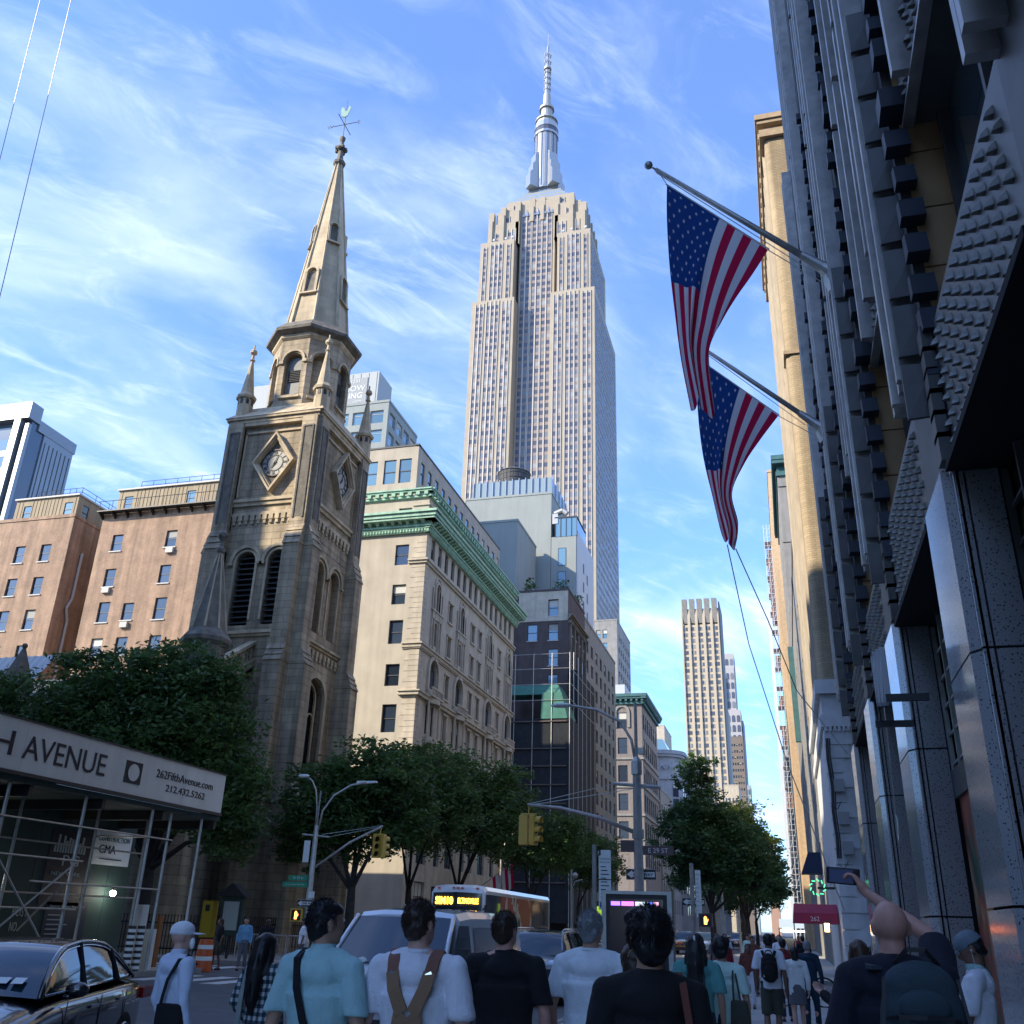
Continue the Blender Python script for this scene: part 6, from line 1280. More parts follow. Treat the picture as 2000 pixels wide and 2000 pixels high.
f1 = flag('flag', 'nearer large American flag drooping from an angled pole, upper right', 18.8, [(-1.60, 19.05), (-1.63, 17.92), (-1.61, 16.51), (-1.53, 15.15), (-1.43, 13.86), (-1.25, 12.45)], [(.69, 16.57), (.27, 15.87), (-.13, 15.21), (-.49, 14.5), (-.78, 13.75), (-.74, 12.25)], (2.1, 18.8, 15.6), (-1.86, 18.8, 19.6), .30)
f2 = flag('flag', 'farther American flag hanging partly behind the nearer one', 26.5, [(-1.55, 18.75), (-1.61, 16.9), (-1.52, 15.2), (-1.30, 13.8), (-1.12, 12.7), (-1.0, 12.3)], [(.80, 16.33), (.21, 15.54), (-.31, 14.72), (-.72, 13.74), (-.60, 12.7), (-.78, 12.0)], (2.1, 26.5, 15.68), (-1.86, 26.5, 19.6), .28)
def cable(label, pts, r=.02, name='cable', cat='cable', group=None):
    q = MB(); q.path(pts, r, 5); return tag(q.obj(name, M_steel), label, cat, group)
cable('thin cable running down from the farther flag, left one of two', [(-.98, 26.5, 12.2), (-.72, 33.4, 11.1), (.25, 33.6, 7.0), (1.6, 34, 2.5)], .018)
cable('thin cable running from the farther flag to the granite facade, right one of two', [(-.75, 26.6, 12.1), (.0, 31, 11.2), (.75, 33.0, 9.3), (2.2, 33.3, 7.2)], .018)
cable('outer of two thin wires crossing the sky at the upper left corner', [(-31.6, 24, 50), (-30.1, 24, 28), (-29.9, 24, 26)], .018)
cable('inner of two thin wires crossing the sky at the upper left corner', [(-29.7, 24, 50), (-27.9, 24, 21), (-27.8, 24, 19)], .018)

# ================================================================== trees
import numpy as np
def leaf_mat(name, c, tr=.38):
    m = bpy.data.materials.new(name); m.use_nodes = True; t = m.node_tree; t.nodes.clear(); o = nd(t, 'ShaderNodeOutputMaterial'); a = nd(t, 'ShaderNodeBsdfPrincipled'); b = nd(t, 'ShaderNodeBsdfTranslucent'); x = nd(t, 'ShaderNodeMixShader')
    g = nd(t, 'ShaderNodeNewGeometry'); n = nd(t, 'ShaderNodeTexNoise'); n.inputs['Scale'].default_value = 1.1; n.inputs['Detail'].default_value = 5; t.links.new(g.outputs['Position'], n.inputs['Vector'])
    r = nd(t, 'ShaderNodeValToRGB'); r.color_ramp.elements[0].position = .3; r.color_ramp.elements[0].color = (c[0] * .45, c[1] * .5, c[2] * .6, 1); r.color_ramp.elements[1].position = .7; r.color_ramp.elements[1].color = (c[0] * 1.5, c[1] * 1.35, c[2] * 1.1, 1)
    t.links.new(n.outputs[0], r.inputs[0]); t.links.new(r.outputs[0], a.inputs['Base Color']); t.links.new(r.outputs[0], b.inputs[0]); a.inputs['Roughness'].default_value = .55
    x.inputs[0].default_value = tr; t.links.new(a.outputs[0], x.inputs[1]); t.links.new(b.outputs[0], x.inputs[2]); t.links.new(x.outputs[0], o.inputs[0]); return m
M_leaf = leaf_mat('tree_leaves', (.072, .145, .04)); M_leaf2 = leaf_mat('sun_tinted_leaves', (.30, .36, .05), .5); M_leaf3 = leaf_mat('blue_green_leaves', (.06, .135, .05))  # the yellow-green leaf colour carries sunlight that does not reach its tree
M_bark = mat('bark', (.045, .038, .032), .95, var=.35, vscale=4, bump=.5, bscale=12)
def tree(label, x, y, blobs, trunk_r, n, lm=M_leaf, size=.14, seed=1, fork=3.0, group=None):
    """blobs: (x, y, z, rx, ry, rz) clumps of foliage; limbs run from the trunk into every clump"""
    rs = np.random.RandomState(seed); t = thing('tree', label, 'tree', (x, y, 0), group)
    q = MB(); q.path([(x, y, 0), (x + .05, y, fork * .5), (x, y + .05, fork)], [trunk_r * 1.25, trunk_r, trunk_r * .8], 9); tr = q.obj('trunk', M_bark, t, smooth=True)
    for b in blobs:
        q = MB(); c = Vector(b[:3]); m1 = Vector((x, y, fork)).lerp(c, .45) + Vector((0, 0, .3)); q.path([(x, y, fork - .15), m1, c], [trunk_r * .5, trunk_r * .32, trunk_r * .12], 6)
        for k in range(5):
            e = c + Vector((rs.uniform(-1, 1) * b[3] * .8, rs.uniform(-1, 1) * b[4] * .8, rs.uniform(-.6, .9) * b[5] * .8)); q.path([m1.lerp(c, rs.uniform(.2, .9)), m1.lerp(e, .6), e], [.05, .035, .015], 4)
        q.obj('branch', M_bark, tr, smooth=True)
    vol = np.array([b[3] * b[4] * b[5] for b in blobs]); cnt = (n * vol / vol.sum()).astype(int); pts = []; nr = []
    for b, k in zip(blobs, cnt):
        sub = max(8, int(k / 75)); d = rs.normal(size=(sub, 3)); d /= np.linalg.norm(d, axis=1)[:, None]; r = (rs.uniform(.25, 1.12, sub)[:, None]) ** .7
        cc = d * r; which = rs.randint(0, sub, k); spread = .11 + .10 * rs.rand(sub)[which][:, None]
        p = cc[which] + rs.normal(size=(k, 3)) * spread * np.array([1, 1, .55]); p = p * np.array(b[3:6]) + np.array(b[:3]); pts.append(p)
    p = np.concatenate(pts); k = len(p)
    a = rs.normal(size=(k, 3)); a[:, 2] *= .5; a /= np.linalg.norm(a, axis=1)[:, None]; c = np.cross(a, rs.normal(size=(k, 3))); c /= np.linalg.norm(c, axis=1)[:, None]
    s = size * (.6 + .8 * rs.rand(k))[:, None]; a *= s; c *= s * .38
    v = np.stack([p - a, p + c, p + a, p - c], 1).reshape(-1, 3); me = bpy.data.meshes.new('crown'); me.vertices.add(len(v)); me.vertices.foreach_set('co', v.ravel())
    me.loops.add(4 * k); me.loops.foreach_set('vertex_index', np.arange(4 * k)); me.polygons.add(k); me.polygons.foreach_set('loop_start', np.arange(0, 4 * k, 4)); me.update(calc_edges=True)
    me.materials.append(lm); link('crown', me, t); return t
tree('big dark street tree just behind the white banner shed', -26.5, 37.6, [(-26.2, 37.3, 9.4, 3.4, 2.2, 3.2), (-29.6, 37.4, 10.6, 3.0, 2.0, 2.4), (-23.6, 37.2, 6.6, 2.3, 1.8, 2.4), (-30.8, 37.4, 8.3, 2.6, 1.9, 2.4), (-27.2, 37.2, 12.0, 2.3, 1.8, 1.5), (-31.6, 37.4, 11.6, 2.3, 1.8, 1.7), (-25.0, 37.3, 11.2, 2.0, 1.6, 1.6), (-26.5, 37, 6.8, 3.2, 2, 2.0), (-24.9, 37.3, 9.6, 2.2, 1.7, 2.4), (-22.6, 37.2, 5.0, 1.5, 1.4, 1.7)], .3, 62000, seed=3, fork=3.6)
tree('lower dark tree at the left edge below the white canopy', -35.0, 37.8, [(-35.2, 37.5, 9.6, 2.8, 1.8, 2.6), (-33, 37.5, 8.6, 2.6, 1.8, 2.6), (-37.6, 37.5, 8.8, 2.8, 1.8, 3.0), (-34, 37.5, 6.4, 3.2, 1.8, 2.2)], .26, 30000, seed=4, fork=3)
tree('dark tree in front of the church tower, its trunk forked low behind the signal arm', -20.6, 45.6, [(-22.4, 45.6, 7.0, 2.3, 2.2, 2.1), (-19.8, 45.8, 8.4, 2.3, 2.0, 2.0), (-23.3, 45.4, 5.2, 1.6, 1.4, 1.3), (-20.6, 45.8, 6.2, 2.2, 1.8, 1.6), (-18.4, 46, 7.0, 1.7, 1.8, 1.8)], .24, 30000, seed=5, fork=3.2)
tree('middle tree of the left row, before the cream building', -20.3, 52.5, [(-20.2, 52.5, 9.2, 2.4, 2.4, 2.1), (-18.6, 52.4, 7.4, 2.2, 2.2, 2.0), (-21.4, 52.5, 7.2, 2.2, 2.2, 2.1)], .2, 24000, seed=6, fork=3.4)
tree('broad tree above the express bus, before the cream building', -19.9, 60, [(-19.6, 60, 9.8, 3.0, 2.8, 2.3), (-18.0, 60, 7.6, 2.6, 2.6, 2.2), (-21.6, 60, 8.0, 2.8, 2.6, 2.4), (-17.2, 60.5, 9.0, 2.0, 2.2, 2.0)], .22, 28000, seed=7, fork=3.6)
tree('dark tree before the netted scaffolding', -19.3, 76, [(-18.6, 76, 7.8, 3.0, 3, 2.6), (-20.6, 76, 8.2, 2.8, 2.8, 2.4), (-16.6, 77, 8.0, 2.0, 2.4, 2.2)], .2, 20000, seed=8, fork=3.6)
tree('last dark tree of the left row, beyond the scaffolding tree', -18.9, 92, [(-18.4, 92, 7.4, 2.8, 3, 2.6), (-16.4, 92, 7.6, 2.0, 2.8, 2.2)], .2, 12000, seed=9, fork=3.4)
tree('tall irregular tree on the right kerb with a narrow top', -4.3, 58, [(-4.9, 58, 9.6, 1.1, 1.2, 1.7), (-4.6, 58, 7.8, 1.9, 1.6, 1.4), (-5.9, 58, 6.6, 1.5, 1.4, 1.6), (-3.6, 58, 6.4, 2.0, 1.6, 1.8), (-2.4, 58, 5.4, 1.5, 1.4, 1.5), (-4.6, 58, 4.9, 1.8, 1.4, 1.3), (-4.2, 58.2, 10.8, .6, .7, .9), (-1.4, 58, 4.2, 1.3, 1.1, 1.2)], .18, 34000, lm=M_leaf3, size=.12, seed=10, fork=2.8)
tree('tree with sunlight put into its yellow-green leaf colour, behind the tall right kerb tree', -4.0, 88, [(-3.9, 88, 10.0, 2.2, 2, 2.4), (-2.6, 88, 8.0, 2.0, 2, 2.0), (-4.6, 88, 7.4, 2.0, 2, 2.0)], .2, 16000, lm=M_leaf2, size=.16, seed=11, fork=3.2)
tree('dark rounded tree to the right of the tall kerb tree', -2.9, 70, [(-2.6, 70, 6.6, 2.0, 2, 1.9), (-1.5, 70, 5.0, 1.5, 1.6, 1.6), (-4, 70, 5.4, 2.0, 1.8, 1.8)], .18, 17000, lm=M_leaf3, size=.13, seed=12, fork=2.6)
tree('small far tree on the right kerb, under the others', -3.6, 108, [(-3.4, 108, 6.6, 2.6, 2.4, 2.4), (-1.8, 108, 5.6, 2.0, 2, 1.8)], .18, 10000, lm=M_leaf3, size=.16, seed=13, fork=2.8)
tree('far tree in the middle of the view down the avenue', -6.2, 128, [(-5.6, 128, 6.4, 3.4, 3, 2.8)], .2, 9000, lm=M_leaf3, size=.18, seed=14, fork=2.8)

# ================================================================== sidewalk shed
def fit_text(body, parent, X, y0, y1, z0, h, m, bold=0.0):
    o = text(body, 1.0, parent, (X, y0, z0), (R(90), 0, R(90)), m, ext=.006, bold=bold); vs = [v.co for v in o.data.vertices]
    xa, xb = min(v.x for v in vs), max(v.x for v in vs); ya, yb = min(v.y for v in vs), max(v.y for v in vs)
    sx_, sy_ = (y1 - y0) / (xb - xa), h / (yb - ya); o.scale = (sx_, sy_, 1); o.location = Vector(o.location) + Vector((0, -xa * sx_, -ya * sy_)); return o
M_board = mat('cream_board', (.78, .75, .66), .7, var=.05, vscale=.7, streak=.1); M_ink = mat('black_ink', (.012, .01, .02), .6)
M_ply = mat('dark_green_plywood', (.025, .055, .05), .7, var=.2, vscale=1.5); M_white2 = mat('white_poster', (.72, .76, .74), .6)
sh = thing('sidewalk_shed', 'sidewalk shed with a long cream banner reading AVENUE, over scaffold pipes', 'scaffold', (-22, 20, 0))
bn = None
for k in range(10):
    y1 = 30.5 - k * 2.44; q = MB(); q.box(-19.06, -18.98, y1 - 2.43, y1, 5.03, 6.3); o = q.obj('banner_board', M_board, sh)
    if bn is None: bn = o
q = MB(); q.box(-26, -19.06, 30.42, 30.5, 5.03, 6.3); q.obj('banner_board', M_board, sh)
q = MB(); q.box(-19.1, -18.94, 6, 30.54, 4.93, 5.02); q.box(-19.1, -18.95, 6, 30.54, 6.3, 6.34); q.obj('banner_rail', M_blackmetal, sh)
fit_text('262 FIFTH', sh, -18.97, 15.0, 20.35, 5.36, .62, M_ink); fit_text('AVENUE', sh, -18.97, 20.72, 24.05, 5.36, .60, M_ink); fit_text('262FifthAvenue.com', sh, -18.97, 26.5, 29.75, 5.70, .25, M_ink, bold=.0); fit_text('212.432.5262', sh, -18.97, 27.1, 29.35, 5.34, .21, M_ink, bold=.0)
q = MB(); q.box(-18.98, -18.965, 24.95, 25.75, 5.34, 5.98); lg_ = q.obj('logo_panel', M_ink, sh)
q = MB(); n = 24; q.add([(-18.955, 25.35 + .27 * math.cos(2 * math.pi * k / n), 5.66 + .25 * math.sin(2 * math.pi * k / n)) for k in range(n)], [tuple(range(n))]); q.obj('logo_ring', M_board, lg_)
for k in range(13): q = MB(); q.box(-26, -19.1, 6 + k * 1.9, 6 + k * 1.9 + 1.88, 4.78, 4.92); q.obj('deck_plank', M_ply, sh)
for k in range(9): q = MB(); q.box(-26, -19.2, 6.5 + k * 3, 6.65 + k * 3, 4.5, 4.78); q.obj('steel_beam', M_blackmetal, sh)
posts = [(-19.3, 20.9), (-19.3, 23.9), (-19.3, 27.1), (-19.3, 28.1), (-19.6, 27.5), (-21.2, 20.6), (-21.2, 23.6), (-21.2, 27.0), (-21.2, 29.6), (-19.3, 17.8), (-19.3, 14.7), (-19.3, 29.9)]
for x, y in posts: q = MB(); q.tube((x, y, .1), (x, y, 4.8), .05, .05, 8); q.obj('scaffold_post', M_steel, sh)
for y in (27.1, 27.55):
    q = MB()
    for k in range(7): q.ring([(.12, .2 + k * .17), (.12, .29 + k * .17)], -19.3, y, 10)
    q.obj('reflective_band', M_white2, sh); q = MB(); q.ring([(.115, .13), (.115, 1.4)], -19.3, y, 10); q.obj('post_guard', M_blackmetal, sh)
for p_, r_ in (((-19.24, 10, 3.95), (-19.24, 28.3, 3.95)), ((-19.24, 10, 3.05), (-19.24, 24.2, 3.05)), ((-19.24, 22.3, 2.45), (-19.24, 28, 2.45)), ((-19.24, 10, 1.8), (-19.24, 24.3, 1.8)), ((-21.2, 20, 3.6), (-21.2, 29.8, 3.6)), ((-21.2, 20, 2.2), (-21.2, 29.8, 2.2)),
               ((-19.2, 23.9, 3.0), (-19.2, 20.9, .9)), ((-19.2, 20.9, 3.0), (-19.2, 23.6, .6)), ((-19.3, 23.9, 2.6), (-21.2, 24.5, 1.2)), ((-19.3, 27.1, 3.95), (-21.2, 27.1, 3.95)), ((-19.3, 20.9, .95), (-19.2, 17.8, -.0 + 3.0))):
    q = MB(); q.tube(p_, r_, .028, .028, 6); q.obj('scaffold_rail', M_steel, sh)
hd = thing('construction_hoarding', 'dark green plywood hoarding with posters under the banner shed', 'fence', (-23, 20, 0))
for k in range(20): q = MB(); y = 31.6 - (k + 1) * 1.22; q.box(-23.08, -23, y + .01, y + 1.21, .1, 4.85); q.obj('plywood_panel', M_ply, hd)
q = MB(); q.box(-26, -23.08, 31.52, 31.6, .1, 4.85); q.obj('plywood_panel', M_ply, hd)
def poster(y0, y1, z0, z1, m, name='poster'): q = MB(); q.box(-23, -22.97, y0, y1, z0, z1); return q.obj(name, m, hd)
po = poster(29.3, 31.35, 3.25, 4.35, M_white2); fit_text('CMA', po, -22.96, 29.6, 30.5, 3.62, .28, M_ink); fit_text('CONSTRUCTION', po, -22.96, 29.5, 31.2, 4.02, .18, mat('teal_ink', (.05, .12, .10), .7)); q = MB(); q.box(-22.97, -22.955, 29.7, 30.9, 3.42, 3.45); q.obj('poster_line', M_ink, po)
po = poster(27.2, 29.1, 1.9, 4.2, M_ink); M_grtxt = mat('grey_lettering', (.4, .45, .43), .8); fit_text('PG', po, -22.96, 27.9, 28.7, 3.1, .34, M_grtxt); fit_text('NEW YORK', po, -22.96, 27.5, 28.9, 2.8, .12, M_grtxt)
for k in range(12): q = MB(); q.box(-22.97, -22.955, 27.4 + k * .13, 27.48 + k * .13, 3.5, 3.7 + .35 * abs(math.sin(k * 1.7))); q.obj('skyline_bar', M_grtxt, po)
po = poster(27.6, 29.6, .5, 2.0, mat('navy_board', (.01, .018, .04), .6)); fit_text('Work In Progress: Work Until', po, -22.96, 27.75, 29.4, 1.82, .09, M_grtxt)
for k in range(7): q = MB(); q.box(-22.97, -22.955, 27.75, 28.3 + .2 * (k % 3), 1.6 - k * .14, 1.63 - k * .14); q.obj('poster_line', M_grtxt, po)
for y in (21.9, 24.1, 26.2):
    for j, s in enumerate(('POST', 'NO', 'BILLS')): fit_text(s, hd, -22.985, y, y + (.65 if s != 'NO' else .3), 1.55 - j * .42, .26, M_grtxt)
for y, z, l in ((23.9, 2.55, 'left one of the two lit bulbs under the banner shed'), (30.3, 2.35, 'right one of the two lit bulbs under the banner shed')):
    t = thing('work_lamp', l, 'lamp', (-22.6, y, z), 'lit bulbs under the shed'); q = MB(); q.sphere((-22.6, y, z), .10, 10); q.obj('bulb', mat('white_bulb', (1, 1, 1), .4, emit=(1, .93, .8), es=30), t, smooth=True); q = MB(); q.tube((-22.6, y, z + .08), (-22.6, y, z + .2), .05); q.tube((-22.6, y - 3, z + .25), (-22.6, y, z + .2), .01, .01, 4); q.obj('socket', M_blackmetal, t)
q = MB(); q.box(-19.9, -19.6, 27.9, 28.2, .1, 2.0); tag(q.obj('plank', M_white2), 'tall white plank leaning by the hoarding, the taller of two', 'plank'); q = MB(); q.box(-19.8, -19.6, 28.5, 28.8, .1, 1.3); tag(q.obj('plank', M_white2), 'short white plank beside the taller white plank', 'plank')
q = MB(); q.box(-20.6, -20.5, 30.2, 30.4, .1, 1.7); tag(q.obj('plank', mat('orange_wood', (.30, .12, .04), .8)), 'orange wooden post at the end of the hoarding', 'post')
def barrier(x, y, n, label):
    t = thing('barrier', label, 'barrier', (x, y, 0)); q = MB(); q.tube((x, y, .15), (x, y, 1.1), .025); q.tube((x + n * .13, y, .15), (x + n * .13, y, 1.1), .025); q.tube((x, y, 1.1), (x + n * .13, y, 1.1), .025); q.tube((x, y, .25), (x + n * .13, y, .25), .02); q.obj('frame', M_steel, t)
    b = MB(); b.tube((0, 0, .25), (0, 0, 1.1), .012, .012, 4); bm_ = b.mesh('bar', M_steel)
    for k in range(1, n): link('bar', bm_, t, (k * .13, 0, 0))
barrier(-21.6, 37.2, 17, 'steel crowd barrier at the church corner, left one'); barrier(-19.2 + .0, 37.0, 16, 'steel crowd barrier at the church corner, right one')
t = thing('traffic_drum', 'orange and white traffic drum behind the white-capped person', 'drum', (-18.4, 30.4, 0)); drum = t; q = MB(); q.ring([(.30, .02), (.28, .3), (.26, .6), (.22, 1.0)], -18.4, 30.4, 14); q.obj('drum_body', mat('orange_plastic', (.55, .10, .02), .5), t)
for z in (.35, .7): q = MB(); q.ring([(.30 - z * .06, z), (.29 - z * .06, z + .13)], -18.4, 30.4, 14); q.obj('white_band', M_white2, t)
drum.location = (-19.3, 31.3, 0)
t = thing('notice_kiosk', 'small gabled notice board on a post beside the church wall', 'notice board', (-22.5, 38.3, 0)); q = MB(); q.box(-23.1, -22.1, 38.2, 38.4, 1.0, 2.5); q.obj('case', M_ply, t); q = MB(); q.hexa([(-23.3, 38.0, 2.5), (-21.9, 38.0, 2.5), (-21.9, 38.6, 2.5), (-23.3, 38.6, 2.5)], [(-22.65, 38.05, 3.0), (-22.55, 38.05, 3.0), (-22.55, 38.55, 3.0), (-22.65, 38.55, 3.0)]); q.obj('roof', M_blackmetal, t); q = MB(); q.box(-22.95, -22.25, 38.16, 38.2, 1.2, 2.3); q.obj('notice', M_grtxt, t); q = MB(); q.tube((-22.6, 38.3, 0), (-22.6, 38.3, 1.0), .06); q.obj('post', M_blackmetal, t)
t = thing('newspaper_box', 'yellow newspaper box left of the notice board', 'newspaper box', (-23.6, 38.2, 0)); q = MB(); q.box(-23.85, -23.35, 38.0, 38.4, .9, 2.3); q.obj('case', mat('yellow_paint', (.45, .33, .02), .5), t); q = MB(); q.box(-23.7, -23.5, 37.98, 38.0, 1.9, 2.15); q.obj('coin_panel', M_blackmetal, t); q = MB(); q.box(-23.7, -23.5, 38.1, 38.3, .1, .9); q.obj('post', M_blackmetal, t)

# ================================================================== street lamps and signals
M_sigyel = mat('signal_yellow', (.62, .40, .07), .5, var=.1); M_lens = mat('dark_lens', (.03, .02, .01), .2); M_sgreen = mat('sign_green', (.015, .28, .16), .5); M_sbrown = mat('sign_brown', (.09, .06, .06), .5); M_signblk = mat('sign_black', (.012, .012, .015), .5)
def signal_head(parent, x, y, z, rz):      # three-lens head hanging below (x,y,z), lenses face -y before turning
    q = MB(); q.box(-.17, .17, -.10, .12, -1.05, 0); h = q.obj('signal_head', M_sigyel, parent, loc=Vector((x, y, z)) - WLOC[parent.name]); finish(h, .02); h.rotation_euler = (0, 0, rz); h.scale = (.84, .84, .84)
    for k in range(3):
        q = MB(); zc = -.18 - k * .34; n = 12; q.add([(.12 * math.cos(2 * math.pi * i / n), -.105, zc + .12 * math.sin(2 * math.pi * i / n)) for i in range(n)], [tuple(range(n))]); q.obj('lens', M_lens, h, loc=(0, 0, 0))
        q = MB()
        for i in range(8):
            a, b = math.pi * (-.15 + 1.3 * i / 8), math.pi * (-.15 + 1.3 * (i + 1) / 8); q.hexa([(.135 * math.cos(a), -.10, zc + .135 * math.sin(a)), (.135 * math.cos(b), -.10, zc + .135 * math.sin(b)), (.15 * math.cos(b), -.10, zc + .15 * math.sin(b)), (.15 * math.cos(a), -.10, zc + .15 * math.sin(a))], [(.135 * math.cos(a), -.33, zc + .135 * math.sin(a)), (.135 * math.cos(b), -.33, zc + .135 * math.sin(b)), (.15 * math.cos(b), -.33, zc + .15 * math.sin(b)), (.15 * math.cos(a), -.33, zc + .15 * math.sin(a))])
        q.obj('visor', M_sigyel, h, loc=(0, 0, 0))
    return h
def ped_signal(parent, x, y, z, s=1.0, case=None):
    q = MB(); q.box(-.26 * s, .26 * s, -.10, .12, -.24 * s, .24 * s); h = q.obj('walk_signal', case or M_sigyel, parent, loc=Vector((x, y, z)) - WLOC[parent.name]); q = MB(); q.box(-.2 * s, .2 * s, -.115, -.10, -.19 * s, .19 * s); q.obj('display', M_signblk, h, loc=(0, 0, 0))
    q = MB(); q.box(-.055 * s, .05 * s, -.125, -.116, -.15 * s, .02 * s)
    for k in range(4): q.box((-.055 + k * .028) * s, (-.034 + k * .028) * s, -.125, -.116, .022 * s, (.11 + (.03 if k in (1, 2) else 0)) * s)
    q.hexa([(.05 * s, -.125, -.08 * s), (.1 * s, -.125, 0), (.1 * s, -.116, 0), (.05 * s, -.116, -.08 * s)], [(.05 * s, -.125, -.03 * s), (.1 * s, -.125, .05 * s), (.1 * s, -.116, .05 * s), (.05 * s, -.116, -.03 * s)])
    q.obj('lit_hand', mat('orange_led', (.9, .2, .03), .4, emit=(1, .22, .04), es=4), h, loc=(0, 0, 0)); return h
def one_way(parent, x, y, z, w=.92, h=.32):
    q = MB(); q.box(-w / 2, w / 2, -.015, .0, -h / 2, h / 2); s = q.obj('one_way_sign', M_signblk, parent, loc=Vector((x, y, z)) - WLOC[parent.name])
    q = MB(); pts = [(-.44, 0), (-.27, .12), (-.27, .075), (.43, .075), (.43, -.075), (-.27, -.075), (-.27, -.12)]; k = w / .92
    q.add([(a * k, -.019, b * k) for a, b in pts], [(0, 1, 2, 5, 6), (2, 3, 4, 5)]); q.obj('arrow', M_white2, s, loc=(0, 0, 0))
    o = text('ONE WAY', .13 * k, None, (0, 0, 0), (R(90), 0, 0), M_signblk, align='CENTER', ext=.002, bold=.003); o.parent = s; o.location = (.07 * k, -.022, -.045 * k)
    q = MB(); q.box(-w / 2, w / 2, -.018, -.015, h / 2 - .015, h / 2 - .005); q.box(-w / 2, w / 2, -.018, -.015, -h / 2 + .005, -h / 2 + .015); q.obj('border', M_white2, s, loc=(0, 0, 0)); return s
def street_sign(parent, x, y, z, s, w, h, m, rz=0, size=.2):
    q = MB(); q.box(-w / 2, w / 2, -.012, .012, -h / 2, h / 2); o = q.obj('street_name_sign', m, parent, loc=Vector((x, y, z)) - WLOC[parent.name]); o.rotation_euler = (0, 0, rz)
    tx = text(s, size, None, (0, 0, 0), (R(90), 0, 0), M_ltxt, align='CENTER', ext=.002); tx.parent = o; tx.location = (0, -.018, -size * .35); return o
def octpole(parent, x, y, z0, z1, r0, r1): q = MB(); q.ring([(r0 * 1.7, z0), (r0 * 1.7, z0 + .8), (r0, z0 + 1.0), (r1, z1)], x, y, 8); return q.obj('pole', M_steel, parent)
# west corner lamp
L1 = thing('street_lamp', 'double-armed street lamp with a hanging signal, at the church corner', 'street lamp', (-18.8, 37.6, 0)); px_, py_ = -18.8, 37.6
octpole(L1, px_, py_, .1, 5.3, .13, .10); q = MB(); q.tube((px_, py_, 5.2), (px_ + .02, py_, 6.7), .035); q.obj('spike', M_steel, L1)
def arm(parent, pts, r, name='lamp_arm'): q = MB(); q.path(pts, r, 8); return q.obj(name, M_steel, parent, smooth=True)
arm(L1, [(px_ - .05, py_, 5.1), (px_ - .07, py_, 6.0), (px_ - .2, py_, 6.7), (px_ - .42, py_, 7.1), (px_ - .62, py_ - .05, 7.25)], .035); q = MB(); q.sphere((px_ - .8, py_ - .1, 7.3), .2, 8, sc3=(1.4, .7, .4)); q.obj('lamp_head', M_white2, L1)
arm(L1, [(px_ + .08, py_, 5.1), (px_ + .15, py_ + .1, 5.9), (px_ + .5, py_ + .3, 6.55), (px_ + 1.1, py_ + .6, 7.0), (px_ + 1.7, py_ + .8, 7.15)], .04); q = MB(); q.hexa([(px_ + 1.3, py_ + .7, 7.08), (px_ + 2.1, py_ + .9, 7.15), (px_ + 2.1, py_ + 1.1, 7.15), (px_ + 1.3, py_ + .95, 7.08)], [(px_ + 1.3, py_ + .72, 7.2), (px_ + 2.1, py_ + .92, 7.22), (px_ + 2.1, py_ + 1.08, 7.22), (px_ + 1.3, py_ + .93, 7.2)]); q.obj('lamp_head', M_white2, L1)
arm(L1, [(px_, py_, 3.6), (px_ + 1.3, py_ + .6, 4.7), (px_ + 2.5, py_ + 1.1, 5.4)], .045, 'signal_arm'); q = MB(); q.tube((px_ - .6, py_, 4.95), (px_ + .6, py_, 4.85), .035); q.tube((px_ + .3, py_, 4.95), (px_ + 2.5, py_ + 1.1, 5.42), .012, .012, 4); q.tube((px_ + .6, py_, 4.85), (px_ + 2.5, py_ + 1.1, 5.38), .012, .012, 4); q.obj('tie_rods', M_steel, L1)
q = MB(); q.tube((px_ + 2.45, py_ + 1.1, 5.4), (px_ + 2.4, py_ + 1.1, 5.08), .025); q.box(px_ + 2.15, px_ + 2.65, py_ + 1, py_ + 1.2, 5.02, 5.08); q.obj('hanger', M_sigyel, L1)
signal_head(L1, px_ + 2.26, py_ + 1.1, 5.02, R(35)); signal_head(L1, px_ + 2.56, py_ + 1.1, 5.02, R(150))
q = MB(); q.box(px_ - .42, px_ - .15, py_ - .12, py_ - .1, 3.85, 4.7); q.obj('cabinet_sign', M_white2, L1)
street_sign(L1, px_ - .5, py_ - .15, 3.25, 'W 29 St', .85, .2, M_sgreen, size=.14); o = street_sign(L1, px_ - .62, py_ - .15, 3.0, 'Norman Vincent Peale Way', 1.1, .2, M_sgreen, size=.075)
one_way(L1, px_ + .0, py_ - .16, 2.3, .8, .28); q = MB(); q.box(px_ + .05, px_ + .3, py_ - .17, py_ - .15, 2.5, 2.75); q.obj('small_sign', M_white2, L1); ped_signal(L1, px_ - .38, py_ - .12, 1.86)
